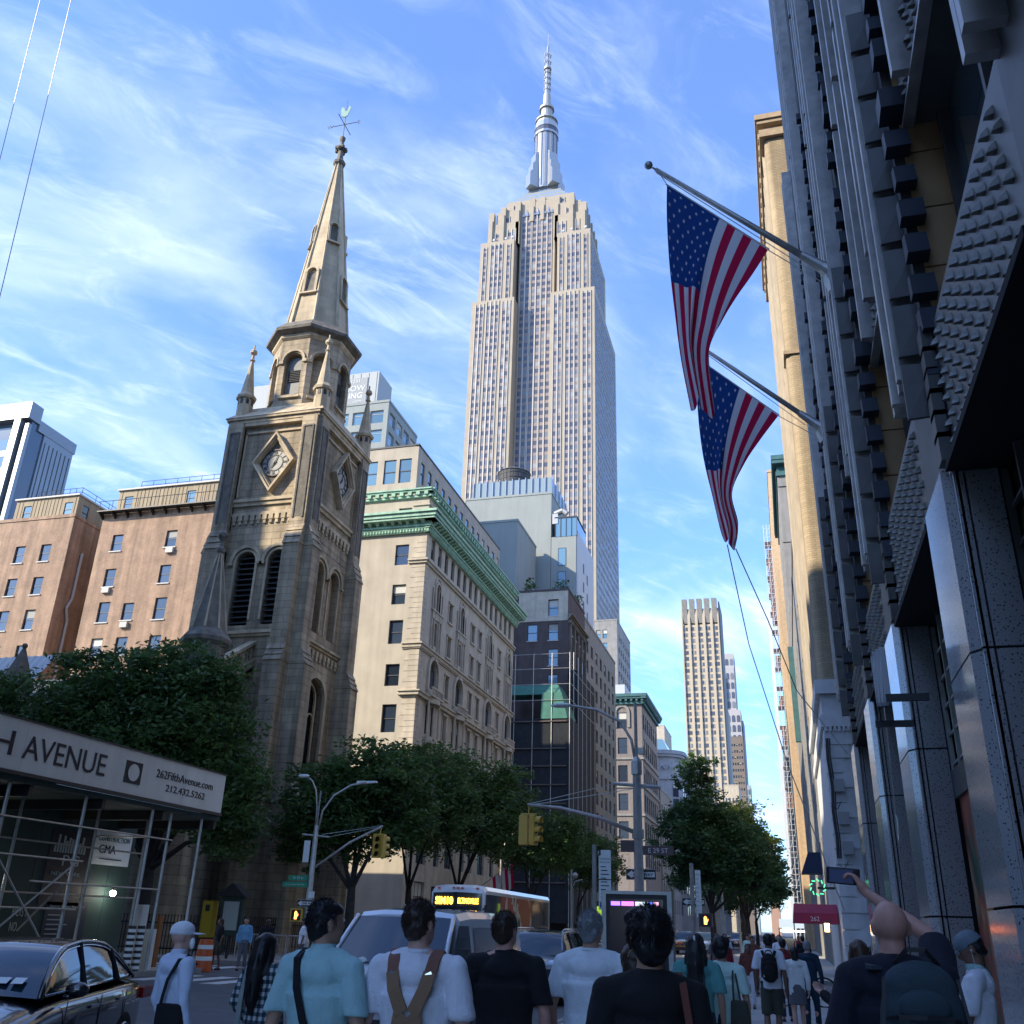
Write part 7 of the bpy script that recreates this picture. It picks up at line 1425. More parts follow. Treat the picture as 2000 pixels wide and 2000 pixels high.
# east corner lamp with the long signal arm
L2 = thing('street_lamp', 'thick street lamp pole with a long mast arm and the E 29 ST sign', 'street lamp', (-4.45, 31.0, 0)); px_, py_ = -4.45, 31.0
octpole(L2, px_, py_, .1, 6.4, .16, .13); q = MB(); q.tube((px_, py_, 6.4), (px_, py_, 8.6), .06, .05, 8); q.ring([(.17, 6.3), (.17, 6.7), (.08, 6.85)], px_, py_, 10); q.obj('pole_top', M_steel, L2)
arm(L2, [(px_, py_, 6.5), (px_ - .15, py_, 7.4), (px_ - .5, py_, 8.0), (px_ - 1.3, py_ - .1, 8.4), (px_ - 2.1, py_ - .3, 8.5)], .045); q = MB(); q.sphere((px_ - 2.4, py_ - .4, 8.5), .3, 10, sc3=(1.3, .6, .25)); q.obj('lamp_head', M_white2, L2)
arm(L2, [(px_, py_, 4.5), (px_ - 1.2, py_ - .25, 4.95), (px_ - 2.4, py_ - .5, 5.22), (px_ - 3.4, py_ - .75, 5.28)], [.07, .06, .05, .045], 'signal_arm')
q = MB(); q.tube((px_ - .75, py_, 6.02), (px_ + .75, py_, 5.9), .055); q.tube((px_ - .7, py_, 6.02), (px_ - 3.4, py_ - .75, 5.3), .014, .014, 4); q.tube((px_ + .5, py_, 5.95), (px_ - 3.4, py_ - .75, 5.26), .014, .014, 4); q.ring([(.19, 4.35), (.19, 4.62)], px_, py_, 8); q.obj('tie_rods', M_steel, L2)
q = MB(); q.tube((px_ - 3.35, py_ - .75, 5.25), (px_ - 3.35, py_ - .75, 5.02), .02); q.box(px_ - 3.6, px_ - 3.1, py_ - .82, py_ - .68, 4.96, 5.02); q.obj('hanger', M_sigyel, L2)
signal_head(L2, px_ - 3.5, py_ - .75, 4.95, R(180)); signal_head(L2, px_ - 3.18, py_ - .75, 4.95, R(75))
q = MB(); q.box(px_ + .1, px_ + .25, py_ - .3, py_ - .1, 6.9, 7.1); q.obj('camera_box', M_steel, L2)
street_sign(L2, px_ + .62, py_ - .1, 4.0, 'E 29 ST', .95, .27, M_sbrown, size=.2); q = MB(); q.box(px_ - .55, px_ - .12, py_ - .05, py_ - .02, 3.95, 4.3); q.obj('back_sign', M_sbrown, L2); one_way(L2, px_ + .02, py_ + .3, 3.32)
# far corner pole
L3 = thing('signal_pole', 'far corner pole with a second ONE WAY sign and lit red hand', 'signal', (-4.3, 46.8, 0)); px_, py_ = -4.3, 46.8
octpole(L3, px_, py_, .1, 4.6, .11, .09); one_way(L3, px_ + .02, py_ + .2, 2.95, 1.0, .34); ped_signal(L3, px_ + .55, py_ - .1, 2.2, 1.15, M_sbrown); q = MB(); q.box(px_ + .15, px_ + .4, py_ - .05, py_ - .03, 2.3, 4.3); q.obj('bus_stop_sign', M_white2, L3)
for k in range(9): q = MB(); q.box(px_ + .18, px_ + .34 - .03 * (k % 3), py_ - .06, py_ - .05, 4.1 - k * .19, 4.13 - k * .19); q.obj('sign_line', M_grtxt, L3)
# parking sign board on its own pole
L4 = thing('bus_stop_sign', 'tall white route sign board with a number 3 at its top', 'sign', (-3.55, 19.7, 0)); q = MB(); q.tube((-3.72, 19.75, .1), (-3.72, 19.75, 3.3), .045, .045, 8); q.obj('pole', M_steel, L4)
q = MB(); q.box(-3.62, -3.38, 19.68, 19.72, 2.66, 3.2); q.box(-3.62, -3.38, 19.68, 19.72, 2.1, 2.64); bd_ = q.obj('board', M_white2, L4); q = MB(); q.box(-3.66, -3.58, 19.66, 19.68, 3.1, 3.2); q.obj('number_panel', M_signblk, bd_); text('3', .09, bd_, (-3.645, 19.655, 3.115), (R(90), 0, 0), M_ltxt)
text('COMMERCIAL', .035, bd_, (-3.6, 19.665, 3.02), (R(90), 0, 0), M_ink, ext=.001); text('VEHICLES ONLY', .03, bd_, (-3.6, 19.665, 2.96), (R(90), 0, 0), M_ink, ext=.001)
for k in range(10): q = MB(); q.box(-3.58, -3.48 + .03 * (k % 3), 19.67, 19.68, 2.88 - k * .07, 2.895 - k * .07); q.obj('text_line', M_ink, bd_)
q = MB(); q.box(-3.6, -3.4, 19.67, 19.68, 2.14, 2.24); q.obj('blue_strip', mat('blue_ink', (.03, .07, .25), .6), bd_)
L5 = thing('street_lamp', 'slim distant lamp post beside the bus', 'street lamp', (-11.4, 53.8, 0)); q = MB(); q.tube((-11.4, 53.8, 0), (-11.4, 53.8, 4.6), .06, .05, 8); q.path([(-11.4, 53.8, 3.6), (-11.2, 53.8, 4.0), (-10.8, 53.8, 4.1)], .03, 6); q.sphere((-11.2, 53.8, 4.3), .16, 8); q.obj('pole', M_steel, L5)
q = MB(); q.box(-11.3, -9.6, 60, 60.1, 1.9, 2.9); tag(q.obj('shop_sign', mat('lime_sign', (.32, .45, .03), .5, emit=(.5, .8, .05), es=.25)), 'lime green sign behind the slim lamp post', 'sign')
for k, (x, y) in enumerate(((-4.2, 66), (-4.1, 84), (-4.0, 100), (-18.9, 66), (-18.9, 100))):
    t = thing('street_lamp', ('street lamp past the tall right kerb tree, nearest of three', 'street lamp past the tall right kerb tree, second of three', 'street lamp past the tall right kerb tree, farthest of three', 'street lamp among the left row of trees, nearer one', 'street lamp among the left row of trees, farther one')[k], 'street lamp', (x, y, 0), 'distant street lamps'); sgn = -1 if x > -10 else 1
    q = MB(); q.tube((x, y, .1), (x, y, 6.5), .09, .06, 8); q.path([(x, y, 6.4), (x + sgn * .6, y, 7.4), (x + sgn * 1.8, y, 7.7)], .04, 6); q.obj('pole', M_steel, t); q = MB(); q.sphere((x + sgn * 2.0, y, 7.7), .25, 8, sc3=(1.4, .6, .3)); q.obj('lamp_head', M_white2, t)
# advertising screen by the kerb
ad = thing('advertising_screen', 'tall black street screen glowing purple behind the dark-haired head', 'screen', (-1.9, 14, 0))
q = MB(); q.box(-2.35, -1.55, 13.3, 13.5, .13, 2.2); q.obj('case', M_signblk, ad)
q = MB(); q.box(-2.41, -2.35, 13.28, 13.52, .13, 2.24); q.box(-1.55, -1.49, 13.28, 13.52, .13, 2.24); q.box(-2.35, -1.55, 13.28, 13.52, 2.2, 2.24); q.obj('frame', M_steel, ad)
M_scr = mat('screen_picture', (.02, .006, .02), .15)
for x0, x1, c_ in ((-2.28, -2.16, (.25, .12, .9)), (-2.14, -1.98, (.8, .12, .8)), (-1.96, -1.84, (.35, .4, .45)), (-1.80, -1.74, (.1, .2, .9)), (-1.72, -1.66, (.8, .4, .6))):
    q = MB(); q.box(x0, x1, 13.26, 13.27, 2.06, 2.11); q.obj('picture_glow', mat('screen_glow_%d' % int(-x0 * 100), c_, .4, emit=c_, es=1.2), ad)
q = MB(); q.box(-2.3, -1.6, 13.27, 13.3, .6, 2.14); q.obj('display', M_scr, ad)

# ================================================================== vehicles (fronts face -y before turning)
M_tyre = mat('tyre', (.012, .012, .013), .85); M_rim = mat('alloy_rim', (.35, .36, .38), .25, metal=.8); M_chrome = mat('chrome', (.6, .62, .64), .08, metal=1)
M_cglass = mat('car_glass', (.015, .03, .045), .04, spec=.8); M_lamp = mat('headlamp_glass', (.45, .48, .5), .08, spec=1)
def paint(name, c, metal=.3): return mat(name, c, .22, metal=metal, spec=.6, coat=1.0)
def loft(mb, secs, mi=None, cap=True):
    n = len(secs[0]); vs = [p for s in secs for p in s]; fs = []
    for j in range(len(secs) - 1):
        for i in range(n - 1): a = j * n + i; fs.append((a, a + 1, a + n + 1, a + n))
    if cap: fs += [tuple(range(n)), tuple(range((len(secs) - 1) * n, len(secs) * n))[::-1]]
    mb.add(vs, fs, mi)
def smoothed(o, lv=2, ang=None):
    m = o.modifiers.new('subd', 'SUBSURF'); m.levels = lv; m.render_levels = lv; return o
def car_body(prof, zb):     # prof: (y, half width, belt z, top z)
    secs = []
    for y, w, zs, zt in prof:
        h = [(w * .86, zb), (w * .97, zb + .08), (w, zb + (zs - zb) * .5), (w * .985, zs - .05), (w * .93, zs), (w * .75, zs + (zt - zs) * .55), (w * .38, zt), (0, zt + .01)]
        secs.append([(x, y, z) for x, z in h] + [(-x, y, z) for x, z in h[-2::-1]] + [(w * .86, y, zb)])
    return secs
def wheels(t, ys, hw, r):
    for y in ys:
        for s in (-1, 1):
            q = MB(); n = 20; x0, x1 = s * (hw - .22), s * (hw + .01)
            q.tube((x0, y, r), (x1, y, r), r, r, n); w_ = q.obj('wheel', M_tyre, t, loc=(0, 0, 0)); finish(w_, .03, 2)
            q = MB(); q.tube((x1, y, r), (x1 + s * .012, y, r), r * .66, r * .62, n)
            for k in range(5): a = k * 2 * math.pi / 5; q.tube((x1 + s * .02, y, r), (x1 + s * .02, y + r * .6 * math.cos(a), r + r * .6 * math.sin(a)), .035, .02, 5)
            q.obj('rim', M_rim, w_, loc=(0, 0, 0))
def greenhouse(t, lo, hi, y_side, pm, wl, wh, zt):
    """lo: (y, z) of windscreen foot, roof front, roof rear, rear glass foot; curved shell of windscreen, roof, rear window and side glass"""
    a, b, c, d = lo; n1, n2, n3 = 6, 8, 6; cur = []
    def bez(p0, p1, p2, f): return tuple((1 - f) ** 2 * p0[i] + 2 * f * (1 - f) * p1[i] + f * f * p2[i] for i in range(2))
    fr_ = (a[0] + (b[0] - a[0]) * .62, b[1] - (b[1] - a[1]) * .10); rr_ = (d[0] - (d[0] - c[0]) * .58, c[1] - (c[1] - d[1]) * .12)
    for k in range(n1): cur.append(bez(a, fr_, b, k / n1))
    for k in range(n2): f = k / n2; cur.append((b[0] + (c[0] - b[0]) * f, b[1] + (c[1] - b[1]) * f + .035 * math.sin(math.pi * f)))
    for k in range(n3 + 1): cur.append(bez(c, rr_, d, k / n3))
    def hw_(p): zb_ = a[1] + (d[1] - a[1]) * (p[0] - a[0]) / (d[0] - a[0]); f = max(0, min(1, (p[1] - zb_) / (b[1] - a[1]))); return wl + (wh - wl) * f ** .9, zb_
    def sec(p): w, _ = hw_(p); return [(w * u, p[0] - .05 * (1 - u * u) * (1 if p[0] < (a[0] + d[0]) / 2 else -1), p[1] + .03 * (1 - u * u)) for u in (-1, -.75, -.4, 0, .4, .75, 1)]
    out = None
    for nm, i0, i1, m_ in (('windscreen', 0, n1, M_cglass), ('roof', n1, n1 + n2, pm), ('rear_window', n1 + n2, len(cur) - 1, M_cglass)):
        q = MB(); loft(q, [sec(p) for p in cur[i0:i1 + 1]], cap=False); o = q.obj(nm, m_, t, smooth=True, loc=(0, 0, 0)); out = out or o
    for s in (-1, 1):
        q = MB(); loft(q, [[(s * (wl + .0), p[0], hw_(p)[1]), (s * (hw_(p)[0] + wl) / 2 + s * .015, p[0], (p[1] + hw_(p)[1]) / 2), (s * hw_(p)[0], p[0], p[1])] for p in cur], cap=False); g = q.obj('side_glass', M_cglass, t, smooth=True, loc=(0, 0, 0))
        q = MB(); q.path([(s * (hw_(p)[0] + .008), p[0], p[1]) for p in cur], .03, 6); q.obj('roof_rail_trim', pm, g, smooth=True, loc=(0, 0, 0))
        q = MB(); q.path([(s * (hw_(p)[0] + .03), p[0] + .02, p[1] - .035) for p in cur[1:-1]], .010, 6); q.tube((s * (wl + .015), a[0] + .1, a[1] + .02), (s * (wl + .015), d[0] - .05, d[1] + .01), .012, .012, 6); q.obj('window_trim', M_chrome if hi else pm, g, smooth=True, loc=(0, 0, 0))
        for f in y_side:
            y0 = a[0] + (d[0] - a[0]) * f; p = min(cur[n1:n1 + n2 + 3], key=lambda p_: abs(p_[0] - y0 - .12)); q = MB(); q.tube((s * (wl + .01), y0, hw_((y0, 0))[1]), (s * (hw_(p)[0] + .01), p[0], p[1]), .035, .03, 6); q.obj('pillar', M_blackmetal, g, loc=(0, 0, 0))
    return out
def mirror(t, x, y, z, pm):
    q = MB(); s = 1 if x > 0 else -1; q.sphere((x + s * .13, y, z + .05), .13, 10, sc3=(1, .6, .62)); q.tube((x, y, z - .03), (x + s * .1, y, z), .03); q.obj('door_mirror', pm, t, smooth=True, loc=(0, 0, 0))
# black sedan
P_blk = paint('black_paint', (.008, .009, .012), .0)
sd = thing('parked_car', 'shiny black sedan at the lower left, white sky reflected on its windscreen', 'car', (-8.44, 9.74, 0), rz=R(17.5))
q = MB(); loft(q, car_body([(-2.42, .62, .52, .56), (-2.36, .80, .60, .66), (-2.1, .88, .66, .76), (-1.5, .92, .78, .90), (-.95, .925, .88, .98), (-.4, .93, .92, .97), (.5, .93, .94, .98), (1.3, .93, .97, 1.02), (1.85, .91, .98, 1.07), (2.2, .86, .94, 1.04), (2.40, .76, .86, .92), (2.44, .62, .7, .74)], .22)); smoothed(q.obj('body', P_blk, sd, smooth=True, loc=(0, 0, 0)))
ws = greenhouse(sd, [(-.98, .96), (-.12, 1.42), (.95, 1.43), (1.82, 1.04)], True, (.42, .80), P_blk, .80, .62, 1.45)
for k in range(4): q = MB(); q.add([(.30 + (k % 2) * .16, -.93 + .0, 1.0 + (k // 2) * .09 + .0), (.42 + (k % 2) * .16, -.93, 1.0 + (k // 2) * .09), (.42 + (k % 2) * .16, -.82, 1.05 + (k // 2) * .09), (.30 + (k % 2) * .16, -.82, 1.05 + (k // 2) * .09)], [(0, 1, 2, 3)]); q.obj('windscreen_sticker', M_white2, ws, loc=(0, 0, 0))
wheels(sd, (-1.5, 1.42), .92, .34); mirror(sd, .90, -.62, .98, P_blk); mirror(sd, -.90, -.62, .98, P_blk)
q = MB(); q.box(.925, .94, .15, .38, .80, .83); q.box(.925, .94, 1.05, 1.28, .82, .85); q.obj('door_handle', M_chrome, sd, loc=(0, 0, 0)); q = MB(); q.box(.80, .92, 2.0, 2.4, .78, .9); q.obj('tail_lamp', mat('red_lens', (.3, .01, .01), .2), sd, loc=(0, 0, 0))
q = MB()
for y in (-.55, .45, 1.3): q.tube((.932, y, .34), (.925, y + .02, .92), .006, .006, 4)
q.obj('door_gap', M_blackmetal, sd, loc=(0, 0, 0)); q = MB(); q.box(.5, .8, -2.40, -2.2, .58, .7); q.box(-.8, -.5, -2.40, -2.2, .58, .7); q.obj('headlight', M_lamp, sd, loc=(0, 0, 0))
# white van
P_wht = paint('white_paint', (.78, .80, .84), 0)
van = thing('van', 'white delivery van with a big raked windscreen behind the man in tan overalls', 'van', (-6.05, 16.6, 0))
q = MB(); loft(q, car_body([(-2.75, .70, .70, .76), (-2.66, .86, .88, .96), (-2.3, .95, 1.02, 1.10), (-1.75, .99, 1.14, 1.20), (-1.4, 1.0, 1.2, 1.22), (-.3, 1.0, 1.2, 1.22), (2.6, 1.0, 1.2, 1.22), (2.72, .98, 1.15, 1.2)], .3)); smoothed(q.obj('body', P_wht, van, smooth=True, loc=(0, 0, 0)), 1)
q = MB(); secs = []
for y, zt, w in ((-.98, 1.86, .84), (-.85, 1.93, .86), (-.3, 1.97, .87), (1, 1.98, .87), (2.6, 1.96, .87), (2.72, 1.9, .85)): secs.append([(1.0 * .985, y, 1.18), (.95, y, 1.5), (w + .02, y, zt - .12), (w - .06, y, zt - .02), (w * .5, y, zt + .02), (-w * .5, y, zt + .02), (-w + .06, y, zt - .02), (-w - .02, y, zt - .12), (-.95, y, 1.5), (-.985, y, 1.18)])
loft(q, secs); q.obj('upper_body', P_wht, van, smooth=False, loc=(0, 0, 0))
q = MB(); sec = []
for k in range(9): f = k / 8; e = .12 * math.sin(math.pi * f); sec.append([(-.93 + 1.86 * f, -1.72 - e, 1.17), (-.80 + 1.6 * f, -1.0 - e * .6, 1.85)])
loft(q, sec, cap=False); vw = q.obj('windscreen', M_cglass, van, smooth=True, loc=(0, 0, 0))
q = MB(); q.path([(-.95, -1.72, 1.17), (-.82, -1.0, 1.86)], .04, 6); q.path([(.95, -1.72, 1.17), (.82, -1.0, 1.86)], .04, 6); q.tube((-.95, -1.9, 1.14), (.95, -1.9, 1.14), .03); q.obj('windscreen_pillar', P_wht, van, smooth=True, loc=(0, 0, 0))
q = MB(); q.box(-.9, .85, -1.90, -1.86, 1.13, 1.17); q.tube((-.5, -1.9, 1.17), (.2, -1.86, 1.22), .012); q.tube((.2, -1.9, 1.17), (.8, -1.86, 1.22), .012); q.obj('wiper', M_blackmetal, van, loc=(0, 0, 0))
for s in (-1, 1):
    q = MB(); q.add([(s * .99, -1.5, 1.2), (s * .99, -.42, 1.2), (s * .925, -.5, 1.74), (s * .925, -1.02, 1.74)], [(0, 1, 2, 3)]); q.obj('door_glass', M_cglass, van, loc=(0, 0, 0)); q = MB(); q.box(min(s * 1.02, s * 1.2), max(s * 1.02, s * 1.2), -1.42, -1.3, 1.12, 1.42); q.obj('door_mirror', M_blackmetal, van, loc=(0, 0, 0))
q = MB(); q.add([(.99, -.25, 1.22), (.99, 2.4, 1.22), (.935, 2.4, 1.72), (.935, -.25, 1.72)], [(0, 1, 2, 3)]); q.obj('side_panel', M_cglass if False else mat('silver_panel', (.33, .35, .36), .12, metal=.6), van, loc=(0, 0, 0))
for i, (x, z, w_) in enumerate(((-.35, 1.22, .16), (.12, 1.2, .12), (.45, 1.24, .2))): q = MB(); q.sphere((x, -1.78, z), w_ * .5, 8, sc3=(1, .3, .6)); q.obj('dashboard_paper', M_white2, vw, loc=(0, 0, 0))
q = MB(); q.tube((.15, -.5, 1.98), (.15, -.5, 2.1), .05, .02, 8); q.box(-.2, -.1, -.55, -.45, 1.98, 2.05); q.obj('roof_beacon', M_white2, van, loc=(0, 0, 0))
wheels(van, (-1.75, 1.7), .98, .36); q = MB(); q.box(-.6, .6, -2.79, -2.74, .62, .84); q.obj('grille', M_blackmetal, van, loc=(0, 0, 0)); q = MB(); q.box(.64, .9, -2.78, -2.6, .66, .86); q.box(-.9, -.64, -2.78, -2.6, .66, .86); q.obj('headlight', M_lamp, van, loc=(0, 0, 0)); q = MB(); q.box(-.95, .95, -2.86, -2.7, .36, .52); q.obj('bumper', M_blackmetal, van, loc=(0, 0, 0))
# blue-grey suv
def suv(label, x, y, rz, pm):
    t = thing('parked_car', label, 'car', (x, y, 0), rz=rz)
    q = MB(); loft(q, car_body([(-2.38, .62, .70, .78), (-2.32, .80, .84, .92), (-2.05, .90, .94, 1.02), (-1.5, .95, 1.0, 1.10), (-1.05, .955, 1.04, 1.12), (0, .96, 1.06, 1.1), (1.6, .955, 1.08, 1.12), (2.1, .93, 1.05, 1.1), (2.32, .86, .95, 1.0), (2.36, .7, .8, .85)], .3)); smoothed(q.obj('body', pm, t, smooth=True, loc=(0, 0, 0)))
    greenhouse(t, [(-1.12, 1.08), (-.42, 1.60), (1.75, 1.62), (2.15, 1.1)], False, (.36, .66), pm, .84, .66, 1.64)
    q = MB()
    for s in (-1, 1): q.path([(s * .64, -.4, 1.62), (s * .64, -.1, 1.70), (s * .64, 1.5, 1.71), (s * .64, 1.75, 1.64)], .022, 6)
    q.obj('roof_rail', M_chrome, t, smooth=True, loc=(0, 0, 0)); wheels(t, (-1.45, 1.45), .95, .38); mirror(t, .92, -.8, 1.1, pm); mirror(t, -.92, -.8, 1.1, pm)
    q = MB(); q.box(-.42, -.04, -2.42, -2.34, .62, .90); q.box(.04, .42, -2.42, -2.34, .62, .90); g = q.obj('grille', M_chrome, t, loc=(0, 0, 0)); q = MB()
    for k in range(14): xx = -.4 + k * .058; q.box(xx, xx + .03, -2.43, -2.42, .65, .88)
    q.obj('grille_bar', M_blackmetal, g, loc=(0, 0, 0)); q = MB(); q.box(.52, .86, -2.36, -2.15, .82, .92); q.box(-.86, -.52, -2.36, -2.15, .82, .92); q.obj('headlight', M_lamp, t, loc=(0, 0, 0)); q = MB(); q.box(-.7, .7, -2.42, -2.3, .34, .52); q.obj('air_intake', M_blackmetal, t, loc=(0, 0, 0))
    q = MB(); q.box(.7, .88, 2.2, 2.38, .85, 1.0); q.box(-.88, -.7, 2.2, 2.38, .85, 1.0); q.obj('tail_lamp', mat('lit_tail_lamp', (.6, .03, .01), .3, emit=(1, .12, .03), es=6), t, loc=(0, 0, 0)); return t
suv('blue-grey suv with roof rails, behind the white van', -6.5, 26.9, 0, paint('bluegrey_paint', (.10, .14, .18), .5))
suv('distant car with glowing red tail lamps up the avenue', -4.9, 112, 0, paint('dark_grey_paint', (.03, .03, .035), .3)).location.x = -5.6
for k, (x, y, c, l) in enumerate(((-9.6, 64, (.30, .30, .31), 'silver car behind the bus lane, nearest of the distant cars'), (-8.4, 84, (.35, .24, .02), 'yellow cab far up the avenue'), (-12.6, 98, (.03, .03, .04), 'dark car far up the avenue, left of the yellow cab'), (-6.2, 76, (.4, .4, .42), 'pale car far up the avenue, nearest the right kerb'))): suv(l, x, y, 0, paint('car_paint_%d' % k, c, .2))
# express bus
bus = thing('bus', 'white express bus with orange SIM10 display above its dark windscreen', 'bus', (-14.45, 50, 0), rz=R(1.5)); M_buswhite = paint('bus_white', (.75, .77, .78), 0)
q = MB(); secs = []
for y, zt, w in ((-7.0, 3.0, 1.18), (-6.92, 3.2, 1.24), (-6.6, 3.32, 1.27), (7, 3.3, 1.27)): secs.append([(w, y, .35), (w, y, zt - .22), (w - .1, y, zt - .05), (w * .5, y, zt + .02), (-w * .5, y, zt + .02), (-w + .1, y, zt - .05), (-w, y, zt - .22), (-w, y, .35), (w, y, .35)])
loft(q, secs); q.obj('body', M_buswhite, bus, loc=(0, 0, 0))
q = MB(); q.add([(-1.16, -7.06, 1.15), (0, -7.16, 1.15), (1.16, -7.06, 1.15), (1.13, -7.02, 2.98), (0, -7.12, 3.02), (-1.13, -7.02, 2.98)], [(0, 1, 4, 5), (1, 2, 3, 4)]); bw_ = q.obj('windscreen', M_cglass, bus, loc=(0, 0, 0))
q = MB(); q.box(-1.1, 1.1, -7.15, -7.08, 2.42, 2.46); q.obj('sign_sill', M_blackmetal, bw_, loc=(0, 0, 0))
M_led = mat('orange_letters', (1, .5, .05), .4, emit=(1, .45, .04), es=3.5)
o = text('SIM10', .42, None, (0, 0, 0), (R(90), 0, 0), M_led, bold=.012, sx=.78); o.parent = bw_; o.location = (-.98, -7.16, 2.52); o = text('ELTINGVILLE', .32, None, (0, 0, 0), (R(90), 0, 0), M_led, bold=.006, sx=.52); o.parent = bw_; o.location = (.06, -7.165, 2.55)
for x in (-.9, -.2, 0, .2, .9): q = MB(); q.box(x - .06, x + .06, -7.0, -6.9, 3.16, 3.22); q.obj('marker_lamp', mat('amber_lamp', (.5, .08, .02), .3), bus, loc=(0, 0, 0))
M_adred = mat('bus_advert', (.35, .05, .03), .5); t_ = M_adred.node_tree; b_ = t_.nodes['Principled BSDF']; g_ = nd(t_, 'ShaderNodeNewGeometry'); m_ = nd(t_, 'ShaderNodeMapping'); m_.inputs['Scale'].default_value = (1, .8, .5); n_ = nd(t_, 'ShaderNodeTexNoise'); n_.inputs['Scale'].default_value = 1.2; n_.inputs['Detail'].default_value = 3
t_.links.new(g_.outputs['Position'], m_.inputs[0]); t_.links.new(m_.outputs[0], n_.inputs['Vector']); cr = nd(t_, 'ShaderNodeValToRGB'); cr.color_ramp.interpolation = 'CONSTANT'; cr.color_ramp.elements[0].color = (.32, .04, .03, 1); cr.color_ramp.elements[1].position = .52; cr.color_ramp.elements[1].color = (.5, .46, .42, 1); e_ = cr.color_ramp.elements.new(.62); e_.color = (.03, .03, .04, 1); t_.links.new(n_.outputs[0], cr.inputs[0]); t_.links.new(cr.outputs[0], b_.inputs['Base Color'])
for k, (a, b, m_) in enumerate(((-6.8, -4.4, M_cglass), (-4.3, -1.2, M_adred), (-1.1, 2.4, M_adred), (2.5, 4.4, M_cglass), (4.5, 6.7, M_cglass))): q = MB(); q.box(1.268, 1.29, a, b, 1.5 if m_ is M_cglass else 1.0, 2.95); q.obj('side_window' if m_ is M_cglass else 'advert_panel', m_, bus, loc=(0, 0, 0))
wheels(bus, (-4.6, 4.2), 1.24, .5); q = MB(); q.tube((1.2, -7.1, 2.3), (1.45, -7.4, 2.5), .03); q.box(1.38, 1.52, -7.5, -7.35, 1.9, 2.5); q.obj('door_mirror', M_blackmetal, bus, loc=(0, 0, 0)); q = MB(); q.box(.7, 1.1, -7.1, -6.98, .7, .9); q.box(-1.1, -.7, -7.1, -6.98, .7, .9); q.obj('headlight', M_lamp, bus, loc=(0, 0, 0))
sf_ = thing('flag', 'small red and white striped flag beyond the roof of the bus', 'flag', (-21.5, 80, 0)); q = MB(); q.tube((-24.5, 80, 4.6), (-21.6, 80, 6.6), .04); q.obj('flagpole', M_steel, sf_)
for k in range(7): q = MB(); q.add([(-23.6 + k * .25, 80 + .05 * (k % 2), 5.2 + k * .17), (-23.35 + k * .25, 80, 5.37 + k * .17), (-23.25 + k * .25, 80.1, 3.9 + k * .1), (-23.45 + k * .25, 80.1, 3.8 + k * .1)], [(0, 1, 2, 3)]); q.obj('stripe', FM[0] if k % 2 == 0 else FM[1], sf_)
# bicycle
bi = thing('bicycle', 'parked bicycle beside the crosswalk, right of the couple in white and dark blue', 'bicycle', (.62, 27.2, .13), rz=R(12))
for x in (-.0, -1.0):
    q = MB(); q.path([(x + .33 * math.cos(k * math.pi / 10), 0, .34 + .33 * math.sin(k * math.pi / 10)) for k in range(21)], .022, 6); w_ = q.obj('wheel', M_tyre, bi, loc=(0, 0, 0)); q = MB()
    for k in range(12): q.tube((x, 0, .34), (x + .32 * math.cos(k * math.pi / 6), 0, .34 + .32 * math.sin(k * math.pi / 6)), .004, .004, 3)
    q.obj('spokes', M_steel, w_, loc=(0, 0, 0))
q = MB(); q.path([(0, 0, .34), (-.38, 0, .85), (-.85, 0, .80), (-.55, 0, .30), (0, 0, .34)], .018, 6); q.path([(-1.0, 0, .34), (-.85, 0, .85), (-.83, 0, 1.0)], .018, 6); q.tube((-.38, 0, .85), (-.55, 0, .30), .016); q.tube((-.38, 0, .85), (-.36, 0, .95), .016); q.tube((-.80, -.25, 1.02), (-.80, .25, 1.02), .015); q.obj('frame', mat('pink_frame', (.4, .25, .28), .4), bi, loc=(0, 0, 0)); q = MB(); q.sphere((-.36, 0, .97), .1, 8, sc3=(1.3, .6, .35)); q.obj('saddle', M_blackmetal, bi, loc=(0, 0, 0))

